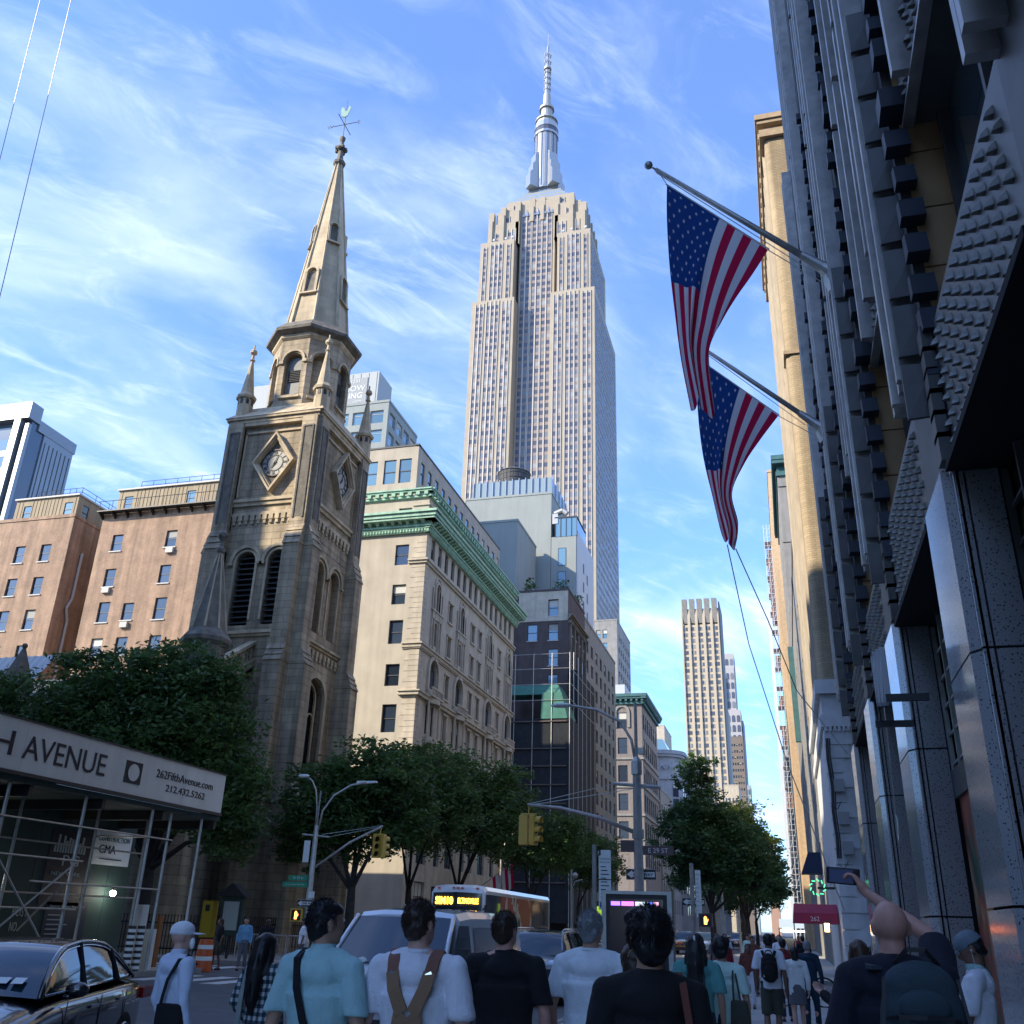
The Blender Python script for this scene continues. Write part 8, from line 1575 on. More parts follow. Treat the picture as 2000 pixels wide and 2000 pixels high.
# ================================================================== people
JOBS = []
V = Vector
def ell(c, r, rot=None): return ('e', V(c), V(r), rot)
def cap(p, q, a, b=None): return ('c', V(p), V(q), a, a if b is None else b)
def cone(p, q, a, b, ex=1.0): return ('f', V(p), V(q), a, b, ex)       # flat ends, ex flattens front to back
def icos():
    bm = bmesh.new(); bmesh.ops.create_icosphere(bm, subdivisions=3, radius=1); vs = [v.co.copy() for v in bm.verts]; fs = [tuple(v.index for v in f.verts) for f in bm.faces]; bm.free(); return vs, fs
IV, IF = icos()
def form(name, prims, m, parent, voxel=.014, smooth=4, folds=0.0, fscale=9.0, seed=0, stretch=1.0):
    q = MB()
    for p in prims:
        if p[0] == 'e':
            Rm = Matrix.Rotation(p[3][0], 3, 'X') @ Matrix.Rotation(p[3][1], 3, 'Y') @ Matrix.Rotation(p[3][2], 3, 'Z') if p[3] else Matrix.Identity(3)
            q.add([p[1] + Rm @ V((v.x * p[2].x, v.y * p[2].y, v.z * p[2].z)) for v in IV], IF)
        elif p[0] == 'c':
            a, b, ra, rb = p[1:5]; q.add([a + v * ra for v in IV], IF); q.add([b + v * rb for v in IV], IF); q.tube(a, b, ra, rb, 18)
        else:
            a, b, ra, rb, ex = p[1:6]; n = 24
            if abs((b - a).normalized().z) > .8: q.add([(a.x + ra * math.cos(2 * math.pi * k / n), a.y + ra * ex * math.sin(2 * math.pi * k / n), a.z) for k in range(n)] + [(b.x + rb * math.cos(2 * math.pi * k / n), b.y + rb * ex * math.sin(2 * math.pi * k / n), b.z) for k in range(n)], [(k, (k + 1) % n, n + (k + 1) % n, n + k) for k in range(n)] + [tuple(range(n))[::-1], tuple(range(n, 2 * n))])
            else: q.tube(a, b, ra, rb, n)
    me = q.mesh(name, m); o = bpy.data.objects.new('w', me); COL.objects.link(o)
    md = o.modifiers.new('r', 'REMESH'); md.mode = 'VOXEL'; md.voxel_size = voxel; md.use_smooth_shade = True
    s_ = o.modifiers.new('s', 'SMOOTH'); s_.factor = .5; s_.iterations = smooth
    tgt = bpy.data.objects.new(name, me); COL.objects.link(tgt); tgt.parent = parent; JOBS.append((o, tgt, m, folds, fscale, seed, stretch)); return tgt
def run_jobs():
    dg = bpy.context.evaluated_depsgraph_get()
    for o, tgt, m, folds, fs_, seed, stretch in JOBS:
        me = bpy.data.meshes.new_from_object(o.evaluated_get(dg)); me.materials.clear(); me.materials.append(m); n = len(me.vertices)
        if folds:
            co = np.empty(n * 3); me.vertices.foreach_get('co', co); co = co.reshape(-1, 3); nr = np.empty(n * 3); me.vertices.foreach_get('normal', nr); nr = nr.reshape(-1, 3)
            off = np.array([mnoise.noise(V((c[0] * fs_ + seed, c[1] * fs_, c[2] * fs_ * stretch))) + .5 * abs(mnoise.noise(V((c[0] * fs_ * 2.3 + c[2] * 3, c[1] * fs_ * 2 + seed, c[2] * fs_ * stretch * 1.7)))) for c in co])
            co += nr * (off * folds)[:, None]; me.vertices.foreach_set('co', co.ravel())
        me.polygons.foreach_set('use_smooth', [True] * len(me.polygons)); me.update(); tgt.data = me
SKIN = {k: mat('skin_' + k, c, .55, var=.10, vscale=25) for k, c in dict(pale=(.58, .34, .26), tan=(.42, .24, .16), brown=(.20, .105, .07), red=(.56, .29, .22)).items()}
def hair_mat(name, c): return mat(name, c, .45, var=.3, vscale=60, spec=.4)
H_black = hair_mat('black_hair', (.010, .009, .010)); H_brown = hair_mat('brown_hair', (.035, .021, .014)); H_grey = hair_mat('grey_hair', (.20, .21, .22)); H_long = hair_mat('chestnut_hair', (.055, .03, .018))
def hand(w, d, n, curl=.5, s=1.0, thumb=1):
    """wrist, direction along the palm, palm normal; five separate fingers that bend towards the palm side"""
    w, d, n = V(w), V(d).normalized(), V(n).normalized(); n = (n - d * n.dot(d)).normalized(); t = d.cross(n); P_ = [cap(w, w + d * .03 * s, .027 * s, .03 * s)]
    for k in range(4): off = (k - 1.5) * .021 * s; P_.append(cap(w + d * .02 * s + t * off * .7, w + d * .085 * s + t * off, .0155 * s, .0125 * s))
    for k in range(4):
        off = (k - 1.5) * .0215 * s; b = w + d * .09 * s + t * off; L = (.072, .082, .077, .060)[k] * s; a = curl * (.5 + .08 * k); p1 = b + (d * math.cos(a) + n * math.sin(a)) * L * .5; a2 = a + curl * 1.0; p2 = p1 + (d * math.cos(a2) + n * math.sin(a2)) * L * .32; a3 = a2 + curl * .6; p3 = p2 + (d * math.cos(a3) + n * math.sin(a3)) * L * .22
        P_ += [cap(b, p1, .0092 * s, .0085 * s), cap(p1, p2, .0085 * s, .008 * s), cap(p2, p3, .008 * s, .007 * s)]
    th0 = w + d * .025 * s + t * .03 * s * thumb; th1 = th0 + (d * .55 + t * .75 * thumb + n * .25).normalized() * .042 * s; th2 = th1 + (d * .9 + t * .2 * thumb + n * .35).normalized() * .036 * s
    return P_ + [cap(th0, th1, .014 * s, .0115 * s), cap(th1, th2, .011 * s, .009 * s)]
def person(label, x, y, h, rz=0, skin='pale', hair=H_black, hair_kind='short', top=None, sleeve='short', bottom=None, legs='long', arms=None, z=0.13, vox=.014, wide=1.0, turn=0.0, nod=0.0, step=.0, extra=None, hat=None, group=None, collar=None, seed=1, hem=.90, strands=0, folds=.017, shoes=None):
    t = thing('person', label, 'person', (x, y, z), group, rz=rz); k = (h - z) / 1.75 if h > 1.2 else 1; t.scale = (k, k, k); sk = SKIN[skin]; W_ = wide
    A = arms or {}
    L = A.get('L', [(-.185 * W_, -.01, 1.425), (-.245 * W_, -.03, 1.14), (-.25 * W_, .05, .90)]); Rr = A.get('R', [(.185 * W_, -.01, 1.425), (.245 * W_, -.03, 1.14), (.25 * W_, .05, .90)])
    hc = V((0, .012, 1.645)); Hr = Matrix.Rotation(turn, 3, 'Z') @ Matrix.Rotation(-nod, 3, 'X')
    def hp(p): return hc + Hr @ (V(p) - V((0, .012, 1.645)))
    def he(c, r): return ell(hp(c), r, None) if abs(turn) < .01 and abs(nod) < .01 else ('e', hp(c), V(r), (-nod, 0, turn) if abs(nod) > .01 else (0, 0, turn))
    head = [he((0, .005, 1.655), (.075, .094, .098)), he((0, .035, 1.60), (.058, .066, .075)), he((0, .055, 1.56), (.036, .042, .032)), he((0, -.03, 1.66), (.074, .07, .085)), cap((0, -.015, 1.47), hp((0, -.005, 1.60)), .060, .054),
            he((0, .106, 1.632), (.012, .017, .02)), he((0, .095, 1.655), (.009, .012, .025)), he((0, .088, 1.583), (.024, .014, .009)), he((.03, .078, 1.662), (.02, .014, .012)), he((-.03, .078, 1.662), (.02, .014, .012))]
    for s in (-1, 1): head += [he((s * .079, -.008, 1.632), (.011, .020, .034)), he((s * .083, -.016, 1.648), (.009, .018, .020))]
    body = head + [ell((0, 0, 1.28), (.150 * W_, .10, .20)), ell((0, -.01, 1.08), (.13 * W_, .09, .17)), ell((0, 0, .94), (.155 * W_, .105, .12)), cap((-.15 * W_, -.01, 1.415), (.15 * W_, -.01, 1.415), .055), cap((0, -.02, 1.50), (-.14 * W_, -.015, 1.435), .045, .05), cap((0, -.02, 1.50), (.14 * W_, -.015, 1.435), .045, .05)]
    feet = [(-.09, -step, 0), (.10, step, 0)]
    for i, s in enumerate((-1, 1)):
        f = feet[i]; kn = (s * .095, f[1] * .45 + .02, .49); an = (f[0], f[1] - .02, .09); body += [cap((s * .085, 0, .90), kn, .083, .056), cap(kn, (kn[0], (kn[1] + an[1]) / 2 - .015, .33), .054, .056), cap((kn[0], (kn[1] + an[1]) / 2 - .015, .33), an, .055, .036), cap(an, (f[0] + s * .01, f[1] + .11, .045), .038, .034)]
    for P_, s in ((L, -1), (Rr, 1)):
        a, b, c = [V(p) for p in P_]; body += [cap(a, a.lerp(b, .4), .050, .047), cap(a.lerp(b, .4), b, .047, .037), cap(b, b.lerp(c, .3), .038, .039), cap(b.lerp(c, .3), c, .039, .025)]
        nm = A.get('nL' if s < 0 else 'nR', (-s, .2, 0)); body += hand(c + (c - b).normalized() * .01, A.get('dL' if s < 0 else 'dR', tuple((c - b).normalized())), nm, A.get('cL' if s < 0 else 'cR', .45), thumb=A.get('tL' if s < 0 else 'tR', 1))
    form('body', body, sk, t, vox, 4)
    for s in (-1, 1): q = MB(); q.sphere(hp((s * .031, .090, 1.661)), .0115, 8); q.obj('eye', mat('eye_white', (.5, .5, .48), .2), t, loc=(0, 0, 0), smooth=True)
    if top:
        g = .020; sl = {'short': .72, 'long': 2, 'none': 0}[sleeve]
        S_ = [ell((0, -.004, 1.27), (.166 * W_, .118, .215)), cap((-.155 * W_, -.01, 1.415), (.155 * W_, -.01, 1.415), .070), cap((0, -.025, 1.485), (-.14 * W_, -.015, 1.44), .052, .062), cap((0, -.025, 1.485), (.14 * W_, -.015, 1.44), .052, .062), cone((0, -.002, 1.30), (0, 0, 1.08), .185 * W_, .163 * W_, .66), cone((0, 0, 1.10), (0, 0, hem), .165 * W_, .182 * W_, .70), cone((0, -.022, 1.47), (0, -.018, 1.515), .085, .070, .9), ell((0, -.035, 1.455), (.11, .075, .065)), ell((0, -.045, 1.40), (.15, .09, .09))]
        for P_ in (L, Rr):
            a, b, c = [V(p) for p in P_]
            if sl == .72: S_ += [cap(a, a.lerp(b, .25), .066, .066), cone(a.lerp(b, .15), a.lerp(b, .80), .068, .072)]
            elif sl == 2: S_ += [cap(a, b, .064, .052), cap(b, b.lerp(c, .5), .052, .046), cone(b.lerp(c, .4), b.lerp(c, .98), .046, .042)]
        form('jacket' if sleeve == 'long' else 'shirt', S_, top, t, vox * .9, 5, folds, 6, seed, .55)
        if not collar and vox < .012: form('neckband', [cone((0, -.016, 1.497), (0, -.010, 1.522), .077, .072, .95)], top, t, .008, 2)
        if collar: form('collar', [cone((0, -.018, 1.49), (0, -.005, 1.545), .078, .068, .95)], collar, t, .01, 3, .002, 20, seed)
    if bottom:
        B_ = [ell((0, 0, .95), (.172 * W_, .122, .13)), cone((0, 0, 1.02), (0, 0, .90), .165 * W_, .176 * W_, .72)]
        for i, s in enumerate((-1, 1)):
            f = feet[i]; kn = V((s * .095, f[1] * .45 + .02, .49)); an = V((f[0], f[1] - .02, .09)); hp0 = V((s * .085, 0, .88))
            if legs == 'long': B_ += [cap(hp0, kn, .094, .070), cone(kn + V((0, 0, .02)), an + V((0, 0, .03)), .070, .062)]
            elif legs == 'shorts': B_ += [cap(hp0, hp0.lerp(kn, .5), .096, .094), cone(hp0.lerp(kn, .3), hp0.lerp(kn, .98), .096, .092)]
            else: B_ += [cone((0, 0, .95), (0, 0, .62), .17 * W_, .20 * W_, .75)]
        form('skirt' if legs == 'skirt' else 'trousers', B_, bottom, t, max(vox, .014), 4, .008, 7, seed + 3, .5)
    form('shoes', [cap((f[0], f[1] - .05, .035), (f[0] + s * .01, f[1] + .13, .035), .045, .042) for f, s in zip(feet, (-1, 1))], shoes or M_signblk, t, .016, 3)
    hm = []
    if hair_kind == 'short': hm = [he((0, -.018, 1.675), (.083, .094, .090)), he((0, -.045, 1.635), (.078, .062, .075)), he((0, .03, 1.71), (.068, .062, .045)), he((0, -.06, 1.59), (.055, .035, .035))]
    elif hair_kind == 'curly': hm = [he((0, -.02, 1.69), (.098, .105, .095)), he((0, -.05, 1.63), (.092, .07, .08)), he((.03, .03, 1.73), (.07, .06, .05)), he((-.03, .03, 1.73), (.07, .06, .05)), he((0, -.06, 1.575), (.06, .035, .04))]
    elif hair_kind == 'long': hm = [he((0, -.02, 1.675), (.088, .100, .092)), cap(hp((0, -.06, 1.66)), (0, -.115, 1.45), .085, .088), cap((0, -.115, 1.45), (0, -.125, 1.20), .088, .065), cap(hp((-.055, -.01, 1.64)), (-.085, -.06, 1.42), .045, .05), cap(hp((.055, -.01, 1.64)), (.085, -.06, 1.42), .045, .05), cap((0, -.125, 1.2), (0, -.12, 1.10), .06, .025)]
    elif hair_kind == 'bob': hm = [he((0, -.02, 1.675), (.092, .10, .092)), cap(hp((0, -.05, 1.66)), (0, -.06, 1.54), .085, .075)]
    elif hair_kind == 'buzz': hm = []
    if hm:
        ho = form('hair', hm, hair, t, min(vox, .012), 3, .010 if hair_kind != 'long' else .006, 26 if hair_kind != 'long' else 30, seed, 1 if hair_kind != 'long' else .15)
        if strands:      # fine loose strands over the mass
            rs = np.random.RandomState(seed); q = MB()
            for _ in range(strands):
                if hair_kind == 'long':
                    a = rs.uniform(-1.9, 1.9); zt_ = rs.uniform(1.25, 1.72); p = V((.095 * math.sin(a), -.11 - .0 + .03 * (1 - math.cos(a)) - .085 * max(0, math.cos(a)) * (1 if zt_ < 1.6 else .35), zt_)); p2 = p + V((rs.normal() * .012, rs.normal() * .006, -rs.uniform(.08, .22))); w_ = V((.0013, 0, 0)); q.add([p - w_, p + w_, p2 + w_ * .3, p2 - w_ * .3], [(0, 1, 2, 3)])
                else:
                    u = rs.normal(size=3); u /= np.linalg.norm(u)
                    if u[1] > .55 and u[2] < .55 or u[2] < -.55: continue
                    R_ = 1.0 if hair_kind == 'short' else 1.15
                    p = hp(V((u[0] * .085 * R_, -.02 + u[1] * .095 * R_, 1.672 + u[2] * .095 * R_))); d = V((u[0] * .4 + rs.normal() * .35, u[1] * .4 - .1 + rs.normal() * .35, u[2] * .5 + (.2 if u[2] > .3 else -.8))).normalized(); L_ = rs.uniform(.012, .028) * (1.3 if hair_kind == 'curly' else 1); w_ = d.orthogonal() * .0011; q.add([p - w_, p + w_, p + d * L_], [(0, 1, 2)])
            q.obj('hair_strands', hair, ho, loc=(0, 0, 0), kind='stuff')
    if hat:
        mcap, back = hat; c = form('baseball_cap', [he((0, -.005, 1.695), (.090, .108, .078)), he((0, -.01, 1.675), (.092, .110, .035))], mcap, t, .009, 3, .002, 20, seed)
        q = MB(); P0, P1 = [], []
        for i in range(9):
            a = math.pi * (.18 + .64 * i / 8); P0.append(hp((.085 * math.cos(a), .005 + .095 * math.sin(a), 1.672))); P1.append(hp((.088 * math.cos(a), .02 + .185 * math.sin(a), 1.652 + .012 * math.sin(a))))
        loft(q, [[p, r_] for p, r_ in zip(P0, P1)], cap=False); loft(q, [[p + V((0, 0, .008)), r_ + V((0, 0, .006))] for p, r_ in zip(P0, P1)], cap=False); q.obj('brim', mcap, c, loc=(0, 0, 0), smooth=True)
    if extra: extra(t, hp)
    return t
def cloth(name, c, **k): return mat(name, c, .9, var=.08, vscale=14, bump=.25, bscale=90, **k)
C_white = cloth('white_cotton', (.74, .75, .80)); C_white3 = cloth('cool_white_cotton', (.68, .74, .78)); C_sea = cloth('seafoam_cotton', (.36, .58, .58)); C_black = cloth('black_cotton', (.007, .007, .009)); C_navy = cloth('navy_cotton', (.010, .012, .025)); C_blue = cloth('pale_blue_shirt', (.58, .66, .80)); C_tan = cloth('tan_canvas', (.27, .16, .09)); C_jean = cloth('dark_denim', (.025, .035, .06)); C_mint = cloth('mint_cotton', (.55, .76, .68)); C_teal = cloth('teal_stripe', (.10, .32, .30)); C_khaki = cloth('dark_khaki', (.06, .06, .045)); C_red = cloth('red_cloth', (.28, .015, .03)); C_rust = cloth('rust_cloth', (.16, .05, .035)); C_dblue = cloth('dark_blue_suit', (.008, .03, .055)); C_grey = cloth('grey_cloth', (.13, .13, .14))
M_plaid = mat('plaid_flannel', (.3, .3, .3), .95); t_ = M_plaid.node_tree; b_ = t_.nodes['Principled BSDF']; tc_ = nd(t_, 'ShaderNodeTexCoord'); s_ = nd(t_, 'ShaderNodeSeparateXYZ'); t_.links.new(tc_.outputs['Object'], s_.inputs[0])
fx = math_(t_, 'FRACT', math_(t_, 'MULTIPLY', math_(t_, 'ADD', s_.outputs[0], math_(t_, 'MULTIPLY', s_.outputs[1], .6)), 15)); fz = math_(t_, 'FRACT', math_(t_, 'MULTIPLY', s_.outputs[2], 15)); gx, gz_ = math_(t_, 'GREATER_THAN', fx, .5), math_(t_, 'GREATER_THAN', fz, .5); sm_ = math_(t_, 'MULTIPLY', math_(t_, 'ADD', gx, gz_), .5)
cr = nd(t_, 'ShaderNodeValToRGB'); cr.color_ramp.interpolation = 'CONSTANT'; cr.color_ramp.elements[0].color = (.012, .02, .035, 1); cr.color_ramp.elements[1].position = .9; cr.color_ramp.elements[1].color = (.45, .47, .46, 1); e_ = cr.color_ramp.elements.new(.4); e_.color = (.07, .11, .13, 1); t_.links.new(sm_, cr.inputs[0]); t_.links.new(cr.outputs[0], b_.inputs['Base Color'])
def strap(t, pts, w, m, name='strap', th=.006):
    """a flat band lying on the back"""
    q = MB(); secs = []
    for i, p in enumerate(pts):
        p = V(p); d = (V(pts[min(i + 1, len(pts) - 1)]) - V(pts[max(i - 1, 0)])).normalized(); s = d.cross(V((0, -1, 0) if abs(d.y) < .8 else (0, 0, 1))).normalized() * w / 2; n = d.cross(s).normalized() * th; secs.append([p - s - n, p + s - n, p + s + n, p - s + n, p - s - n])
    loft(q, secs); return q.obj(name, m, t, loc=(0, 0, 0), smooth=False)
def backpack(t, m, w=.15, zb=.98, zt=1.42, d=.10, sideways=0, trim=None):
    b = form('backpack', [ell((sideways, -.165 - d * .3, (zb + zt) / 2), (w, d, (zt - zb) / 2)), ell((sideways, -.18 - d * .3, zb + .12), (w * .95, d * 1.05, .13)), ell((sideways, -.17 - d * .3, zt - .11), (w * .85, d * .8, .12))], m, t, .011, 3, .006, 12, 5)
    form('pack_pocket', [ell((sideways, -.19 - d * 1.15, zb + .15), (w * .72, d * .42, .12)), ell((sideways, -.18 - d * .95, zt - .17), (w * .6, d * .40, .07))], m, b, .010, 3, .004, 12, 7)
    strap(b, [(sideways - w * .5, -.16 - d * .2, zt - .01), (sideways - w * .2, -.17 - d * .5, zt + .05), (sideways + w * .2, -.17 - d * .5, zt + .05), (sideways + w * .5, -.16 - d * .2, zt - .01)], .02, trim or M_signblk, 'grab_handle', .004)
    for s in (-1, 1): strap(b, [(sideways + s * w * .82, -.18 - d * .75, zt - .06), (sideways + s * w * .96, -.19 - d * .85, (zb + zt) / 2), (sideways + s * w * .92, -.19 - d * .95, zb + .06)], .014, trim or M_signblk, 'zip_band', .005)
    for z0, r in ((zb + .17, 1.0), (zb + .30, .9)): strap(b, [(sideways - w * r * .95, -.17 - d * .6, z0), (sideways - w * .6, -.20 - d * 1.12, z0 + .01), (sideways, -.21 - d * 1.18, z0 + .015), (sideways + w * .6, -.20 - d * 1.12, z0 + .01), (sideways + w * r * .95, -.17 - d * .6, z0)], .018, trim or M_signblk, 'zip_band', .003)
    for s in (-1, 1): strap(b, [(s * .085, -.13, zt - .03), (s * .105, -.09, 1.47), (s * .11, -.0, 1.508), (s * .115, .08, 1.44), (s * .12, .115, 1.30)], .05, m, 'shoulder_strap', .008)
    return b
# --- the row of onlookers with their backs to us
def ex1(t, hp):
    q = MB(); q.hexa([(.02, -.17, .72), (.30, -.05, .72), (.30, .02, .72), (.02, -.10, .72)], [(.04, -.17, 1.12), (.27, -.07, 1.12), (.27, -.01, 1.12), (.04, -.11, 1.12)]); finish(q.obj('tote_bag', C_black, t, loc=(0, 0, 0)), .015, 2); strap(t, [(.08, -.15, 1.12), (.12, -.14, 1.3), (.16, -.08, 1.46), (.17, 0, 1.50), (.17, .09, 1.42)], .035, C_black); q = MB(); q.sphere(hp((.06, .085, 1.59)), .05, 8, sc3=(.6, .5, 1)); q.obj('face_mask', M_white2, t, loc=(0, 0, 0), smooth=True)
person('person in a white baseball cap and pale blue shirt with a black tote', -4.82, 7.45, 1.72, R(-30), 'pale', H_grey, 'none', C_blue, 'long', C_jean, extra=ex1, hat=(cloth('white_cap', (.76, .77, .8)), 0), collar=C_blue, seed=2, turn=-.3, arms={'L': [(-.185, -.01, 1.425), (-.26, -.03, 1.14), (-.24, .08, .92)]}, vox=.012)
def ex2(t, hp): strap(t, [(-.14, -.135, .95), (-.12, -.145, 1.2), (-.12, -.10, 1.45), (-.12, 0, 1.5)], .06, cloth('grey_sling', (.25, .29, .27)))
person('person with long black hair in a dark and white plaid shirt', -4.2, 7.75, 1.66, R(-18), 'tan', H_black, 'long', M_plaid, 'long', C_jean, extra=ex2, seed=3, strands=500, vox=.012, arms={'L': [(-.185, -.01, 1.42), (-.29, -.05, 1.16), (-.27, .1, 1.0)]})
def ex3(t, hp): strap(t, [(-.10, -.02, 1.515), (-.10, -.105, 1.47), (-.06, -.145, 1.33), (-.0, -.15, 1.18), (.07, -.14, 1.05), (.15, -.10, .94)], .038, C_black)
person('person in a seafoam polo shirt with a black strap across the back', -2.50, 5.25, 1.875, R(-6), 'tan', H_black, 'short', C_sea, 'short', C_jean, extra=ex3, collar=C_sea, seed=4, strands=2600, turn=-.55, vox=.010, wide=1.08)
def ex4(t, hp):
    for s in (-1, 1):
        strap(t, [(s * .115, .06, 1.48), (s * .118, -.02, 1.512), (s * .112, -.085, 1.475), (s * .10, -.125, 1.40)], .062, cloth('brown_leather', (.22, .10, .07)), 'overall_strap', .008); strap(t, [(s * .102, -.125, 1.41), (s * .082, -.15, 1.33), (s * .045, -.155, 1.25), (s * .03, -.155, 1.22)], .068, C_tan, 'overall_strap', .009)
        strap(t, [(s * .115, -.128, 1.405), (s * .085, -.132, 1.39)], .03, M_chrome, 'buckle', .007)
    q = MB(); loft(q, [[(-.07, -.158, 1.26), (0, -.166, 1.20), (.07, -.158, 1.26)], [(-.085, -.155, 1.15), (0, -.165, 1.14), (.085, -.155, 1.15)], [(-.13, -.14, 1.0), (0, -.158, 1.0), (.13, -.14, 1.0)], [(-.165, -.11, .86), (0, -.16, .86), (.165, -.11, .86)]], cap=False); q.obj('overall_back', C_tan, t, loc=(0, 0, 0), smooth=True)
person('person in a white tee with tan overall straps crossing the back', -1.98, 5.35, 1.89, R(4), 'pale', H_brown, 'short', C_white, 'short', C_tan, extra=ex4, seed=5, strands=2600, turn=-.35, vox=.010, wide=1.12)
person('person in a plain black tee with short brown hair and a bare neck', -1.91, 6.85, 1.86, R(2), 'red', H_brown, 'short', C_black, 'short', C_jean, seed=6, strands=2200, vox=.011, wide=1.18, turn=-.3)
person('grey-haired person in a white short-sleeved shirt', -1.39, 7.25, 1.89, R(-3), 'tan', H_grey, 'short', C_white3, 'short', C_khaki, seed=7, strands=2600, vox=.010, wide=1.14, turn=-.12)
def ex7(t, hp):
    q = MB(); q.path([hp((-.086 - .012 * math.cos(a), -.005 + .016 * math.sin(a), 1.59 + .0 - .016 * math.cos(a))) for a in [i * .7 for i in range(8)]], .0025, 5); q.obj('hoop_earring', mat('gold', (.7, .5, .2), .2, metal=1), t, loc=(0, 0, 0)); strap(t, [(.13, .02, 1.51), (.14, -.08, 1.47), (.16, -.13, 1.30), (.18, -.12, 1.05)], .03, C_rust)
person('dark-haired person in black at the centre foreground, one ear and hoop earring showing', -.62, 4.56, 1.86, R(10), 'tan', H_black, 'curly', C_black, 'long', C_black, extra=ex7, seed=8, strands=3600, turn=.25, vox=.010, wide=1.0)
def ex8(t, hp):
    backpack(t, cloth('slate_backpack', (.035, .06, .075)), .18, .98, 1.50, .12, .075)
    q = MB(); q.box(-.085, .085, -.006, .006, -.042, .042); ph = q.obj('phone', M_signblk, t, loc=(-.155, .56, 1.885)); finish(ph, .008, 2); ph.rotation_euler = (R(10), R(4), 0); q = MB(); q.box(-.07, .05, -.0075, -.0062, -.034, .034); q.obj('phone_screen', mat('phone_screen', (.01, .015, .04), .6, emit=(.05, .09, .28), es=.06), ph, loc=(0, 0, 0))
person('bald person in navy with a slate backpack holding a phone up', .45, 5.28, 1.955, R(0), 'red', H_brown, 'buzz', C_navy, 'short', C_jean, extra=ex8, seed=9, vox=.009, wide=1.12, turn=.12,
    arms={'L': [(-.20, 0, 1.42), (-.27, -.02, 1.17), (-.36, .16, 1.03)], 'R': [(.20, -.01, 1.44), (.20, .22, 1.60), (-.05, .48, 1.80)], 'dR': (-.45, .3, .85), 'nR': (-.6, .2, .0), 'cR': 1.0, 'tR': -1})
def ex9(t, hp): strap(t, [(.10, -.02, 1.50), (.04, -.14, 1.3), (-.05, -.16, 1.05)], .02, C_black)
person('person with very long chestnut hair in black, reaching out a hand', .55, 9.9, 1.75, R(14), 'pale', H_long, 'long', C_black, 'long', C_black, extra=ex9, seed=10, strands=700, vox=.011, arms={'L': [(-.18, 0, 1.41), (-.24, .10, 1.18), (-.30, .28, 1.26)], 'nL': (0, 0, 1), 'cL': .8})
def ex10(t, hp):
    strap(t, [(.09, -.10, 1.47), (.115, -.02, 1.512), (.13, .07, 1.44), (.16, .10, 1.25), (.14, .08, 1.05)], .03, C_black); q = MB(); q.box(-.04, .04, -.07, .07, -.005, .005); ph = q.obj('phone', M_signblk, t, loc=(.0, .44, 1.19)); finish(ph, .004); ph.rotation_euler = (R(-28), 0, 0)
    q = MB(); q.ring([(.033, 1.10), (.033, 1.13)], .12, .24, 12); q.obj('wrist_watch', M_signblk, t, loc=(0, 0, 0)); q = MB(); q.sphere(hp((-.088, .0, 1.63)), .008, 6); q.path([hp((-.088, .005, 1.62)), hp((-.07, .06, 1.50)), V((-.03, .12, 1.36))], .002, 4); q.obj('earphone', M_white2, t, loc=(0, 0, 0))
person('person in a grey cap and white tee reading a phone beside the granite column', 1.26, 8.35, 1.83, R(78), 'brown', H_black, 'short', C_white, 'short', C_khaki, extra=ex10, hat=(cloth('grey_cap', (.16, .21, .25)), 0), seed=11, nod=.55, vox=.010, arms={'L': [(-.185, 0, 1.42), (-.20, .08, 1.16), (-.05, .34, 1.16)], 'R': [(.185, 0, 1.42), (.22, .05, 1.14), (.06, .34, 1.14)], 'nL': (0, 0, 1), 'nR': (0, 0, 1), 'cL': .8, 'cR': .8, 'tL': 1, 'tR': -1}, collar=C_sea)
person('person with dark hair and grey top half hidden beside the tan overalls', -2.02, 6.9, 1.62, R(-25), 'tan', H_black, 'bob', C_grey, 'short', C_jean, seed=12, vox=.013)
person('fair-skinned person in white glimpsed between the grey-haired head and the dark-haired head', -.98, 6.5, 1.70, R(10), 'tan', H_brown, 'bob', C_white, 'short', C_jean, seed=13, vox=.013)
# --- walkers ahead
def ex11(t, hp): q = MB(); q.sphere(hp((.0, -.13, 1.70)), .03, 8, sc3=(.5, .4, 1.4)); q.obj('hair_clip', M_white2, t, loc=(0, 0, 0), smooth=True)
person('person with very long black hair, pale clip and teal striped top', -.95, 10.45, 1.76, 0, 'tan', H_black, 'long', C_teal, 'short', C_jean, extra=ex11, seed=14, strands=500, vox=.012)
def ex12(t, hp): q = MB(); q.hexa([(.08, -.20, .72), (.32, -.14, .72), (.32, -.04, .72), (.08, -.10, .72)], [(.10, -.18, 1.14), (.27, -.14, 1.14), (.27, -.07, 1.14), (.10, -.11, 1.14)]); finish(q.obj('tote_bag', C_khaki, t, loc=(0, 0, 0)), .02, 2); strap(t, [(.13, -.15, 1.14), (.13, -.13, 1.38), (.13, -.03, 1.50)], .02, C_khaki); strap(t, [(.20, -.12, 1.14), (.16, -.10, 1.38), (.14, -.03, 1.50)], .02, C_khaki)
person('person in a mint shirt carrying a dark brown tote bag', -.74, 10.95, 1.72, R(-4), 'tan', H_black, 'curly', C_mint, 'short', C_jean, extra=ex12, seed=15, vox=.012, strands=600, wide=1.05, arms={'L': [(-.185, 0, 1.42), (-.28, .0, 1.15), (-.16, .16, 1.08)]})
def ex13(t, hp): backpack(t, C_black, .145, 1.0, 1.44, .11); q = MB(); q.box(-.10, .04, -.30, -.29, 1.08, 1.13); q.obj('pack_label', M_white2, t, loc=(0, 0, 0))
person('person in a white tee and dark shorts with a large black backpack', -.42, 17.5, 1.77, 0, 'brown', H_black, 'short', C_white, 'short', C_khaki, 'shorts', extra=ex13, seed=16, vox=.013, step=.10)
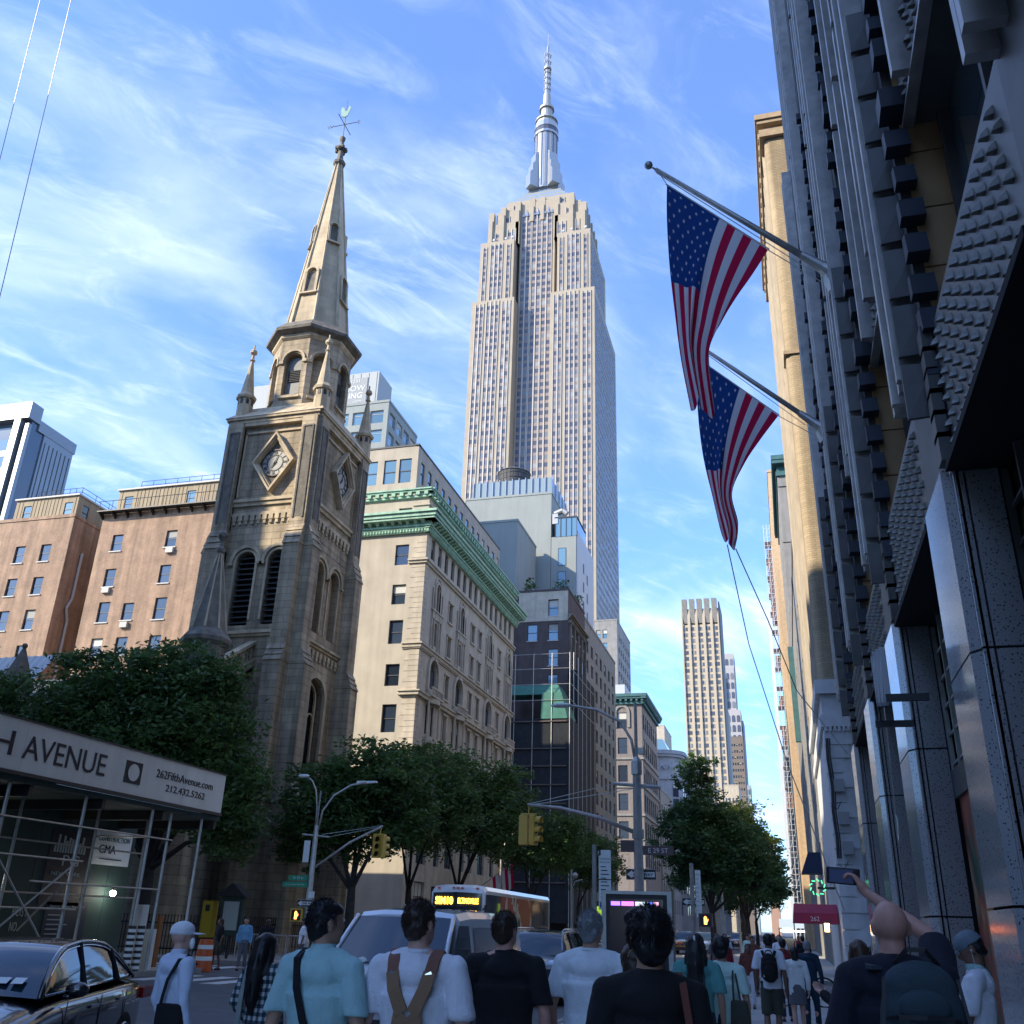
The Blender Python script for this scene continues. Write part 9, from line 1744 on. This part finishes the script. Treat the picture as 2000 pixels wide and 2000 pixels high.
person('person in a white tailored jacket and short skirt walking away', -.02, 19.5, 1.56, R(6), 'pale', H_black, 'bob', cloth('ivory_jacket', (.75, .77, .75)), 'long', C_grey, 'skirt', seed=17, vox=.013, step=.12, hem=.80, folds=.014)
person('person in a dark blue suit beside the white tailored jacket', .23, 21, 1.66, R(-8), 'pale', H_grey, 'short', C_dblue, 'long', C_dblue, seed=18, vox=.014, step=.14)
def ex19(t, hp): backpack(t, C_red, .15, 1.02, 1.42, .11)
person('person with a red backpack just left of the white tailored jacket', -.25, 22.5, 1.68, R(5), 'tan', H_black, 'short', C_rust, 'long', C_jean, extra=ex19, seed=19, vox=.015, step=.1)
person('person in white wide trousers and rust top coming towards us', -1.09, 25.5, 1.52, R(180), 'brown', H_black, 'bob', C_rust, 'long', C_white, seed=20, vox=.015, step=.08)
people = [(-1.75, 27, 1.62, 'crowd walker in dark red, first left of the white trousers', C_red, C_jean, 200), (-2.2, 31, 1.7, 'crowd walker in grey near the far kerb', C_grey, C_jean, 10), (-1.3, 34, 1.66, 'crowd walker in rust brown on the crosswalk', C_rust, C_khaki, 190), (-.5, 37, 1.72, 'crowd walker in white on the crosswalk', C_white, C_jean, 170), (.3, 40, 1.7, 'crowd walker in black before the maroon canopy', C_black, C_black, 0), (-2.6, 41, 1.68, 'crowd walker in pale blue under the tall kerb tree', C_blue, C_jean, 180), (-1.9, 45, 1.66, 'crowd walker in mint under the tall kerb tree', C_mint, C_khaki, 175), (-.9, 48, 1.74, 'crowd walker in navy beyond the crosswalk', C_navy, C_navy, 0), (.2, 52, 1.66, 'crowd walker in red beyond the maroon canopy', C_red, C_jean, 185), (-1.4, 56, 1.7, 'crowd walker in white far up the right pavement', C_white, C_khaki, 0), (-2.4, 60, 1.7, 'crowd walker in black far up the right pavement', C_black, C_jean, 180),
          (-19.7, 32.7, 1.66, 'pedestrian in black shorts and pale shoes at the church corner', C_black, C_khaki, 150), (-18.9, 33.1, 1.72, 'pedestrian in a sky blue tee at the church corner', cloth('sky_blue_tee', (.16, .34, .52)), C_grey, 200), (-18.3, 33.6, 1.68, 'pedestrian in dark clothes right of the sky blue tee', C_black, C_black, 10), (-17.1, 34.0, 1.74, 'pedestrian in a white tee near the church railing', C_white, C_grey, 120), (-16.2, 34.4, 1.68, 'pedestrian in rust brown near the church railing', C_rust, C_khaki, 60)]
for i, (x, y, h, l, tp_, bt2, rz_) in enumerate(people): person(l, x, y, h, R(rz_), ('tan', 'pale', 'brown')[i % 3], (H_black, H_brown)[i % 2], ('short', 'bob')[i % 2], tp_, 'short' if i % 3 else 'long', bt2, 'shorts' if i in (11,) else 'long', seed=30 + i, vox=.022, step=.10, folds=.008, z=.0 if (30.6 < y < 42 or x < -10) else .13, group='pedestrians further off')
run_jobs()
for o, *_ in JOBS: bpy.data.objects.remove(o)
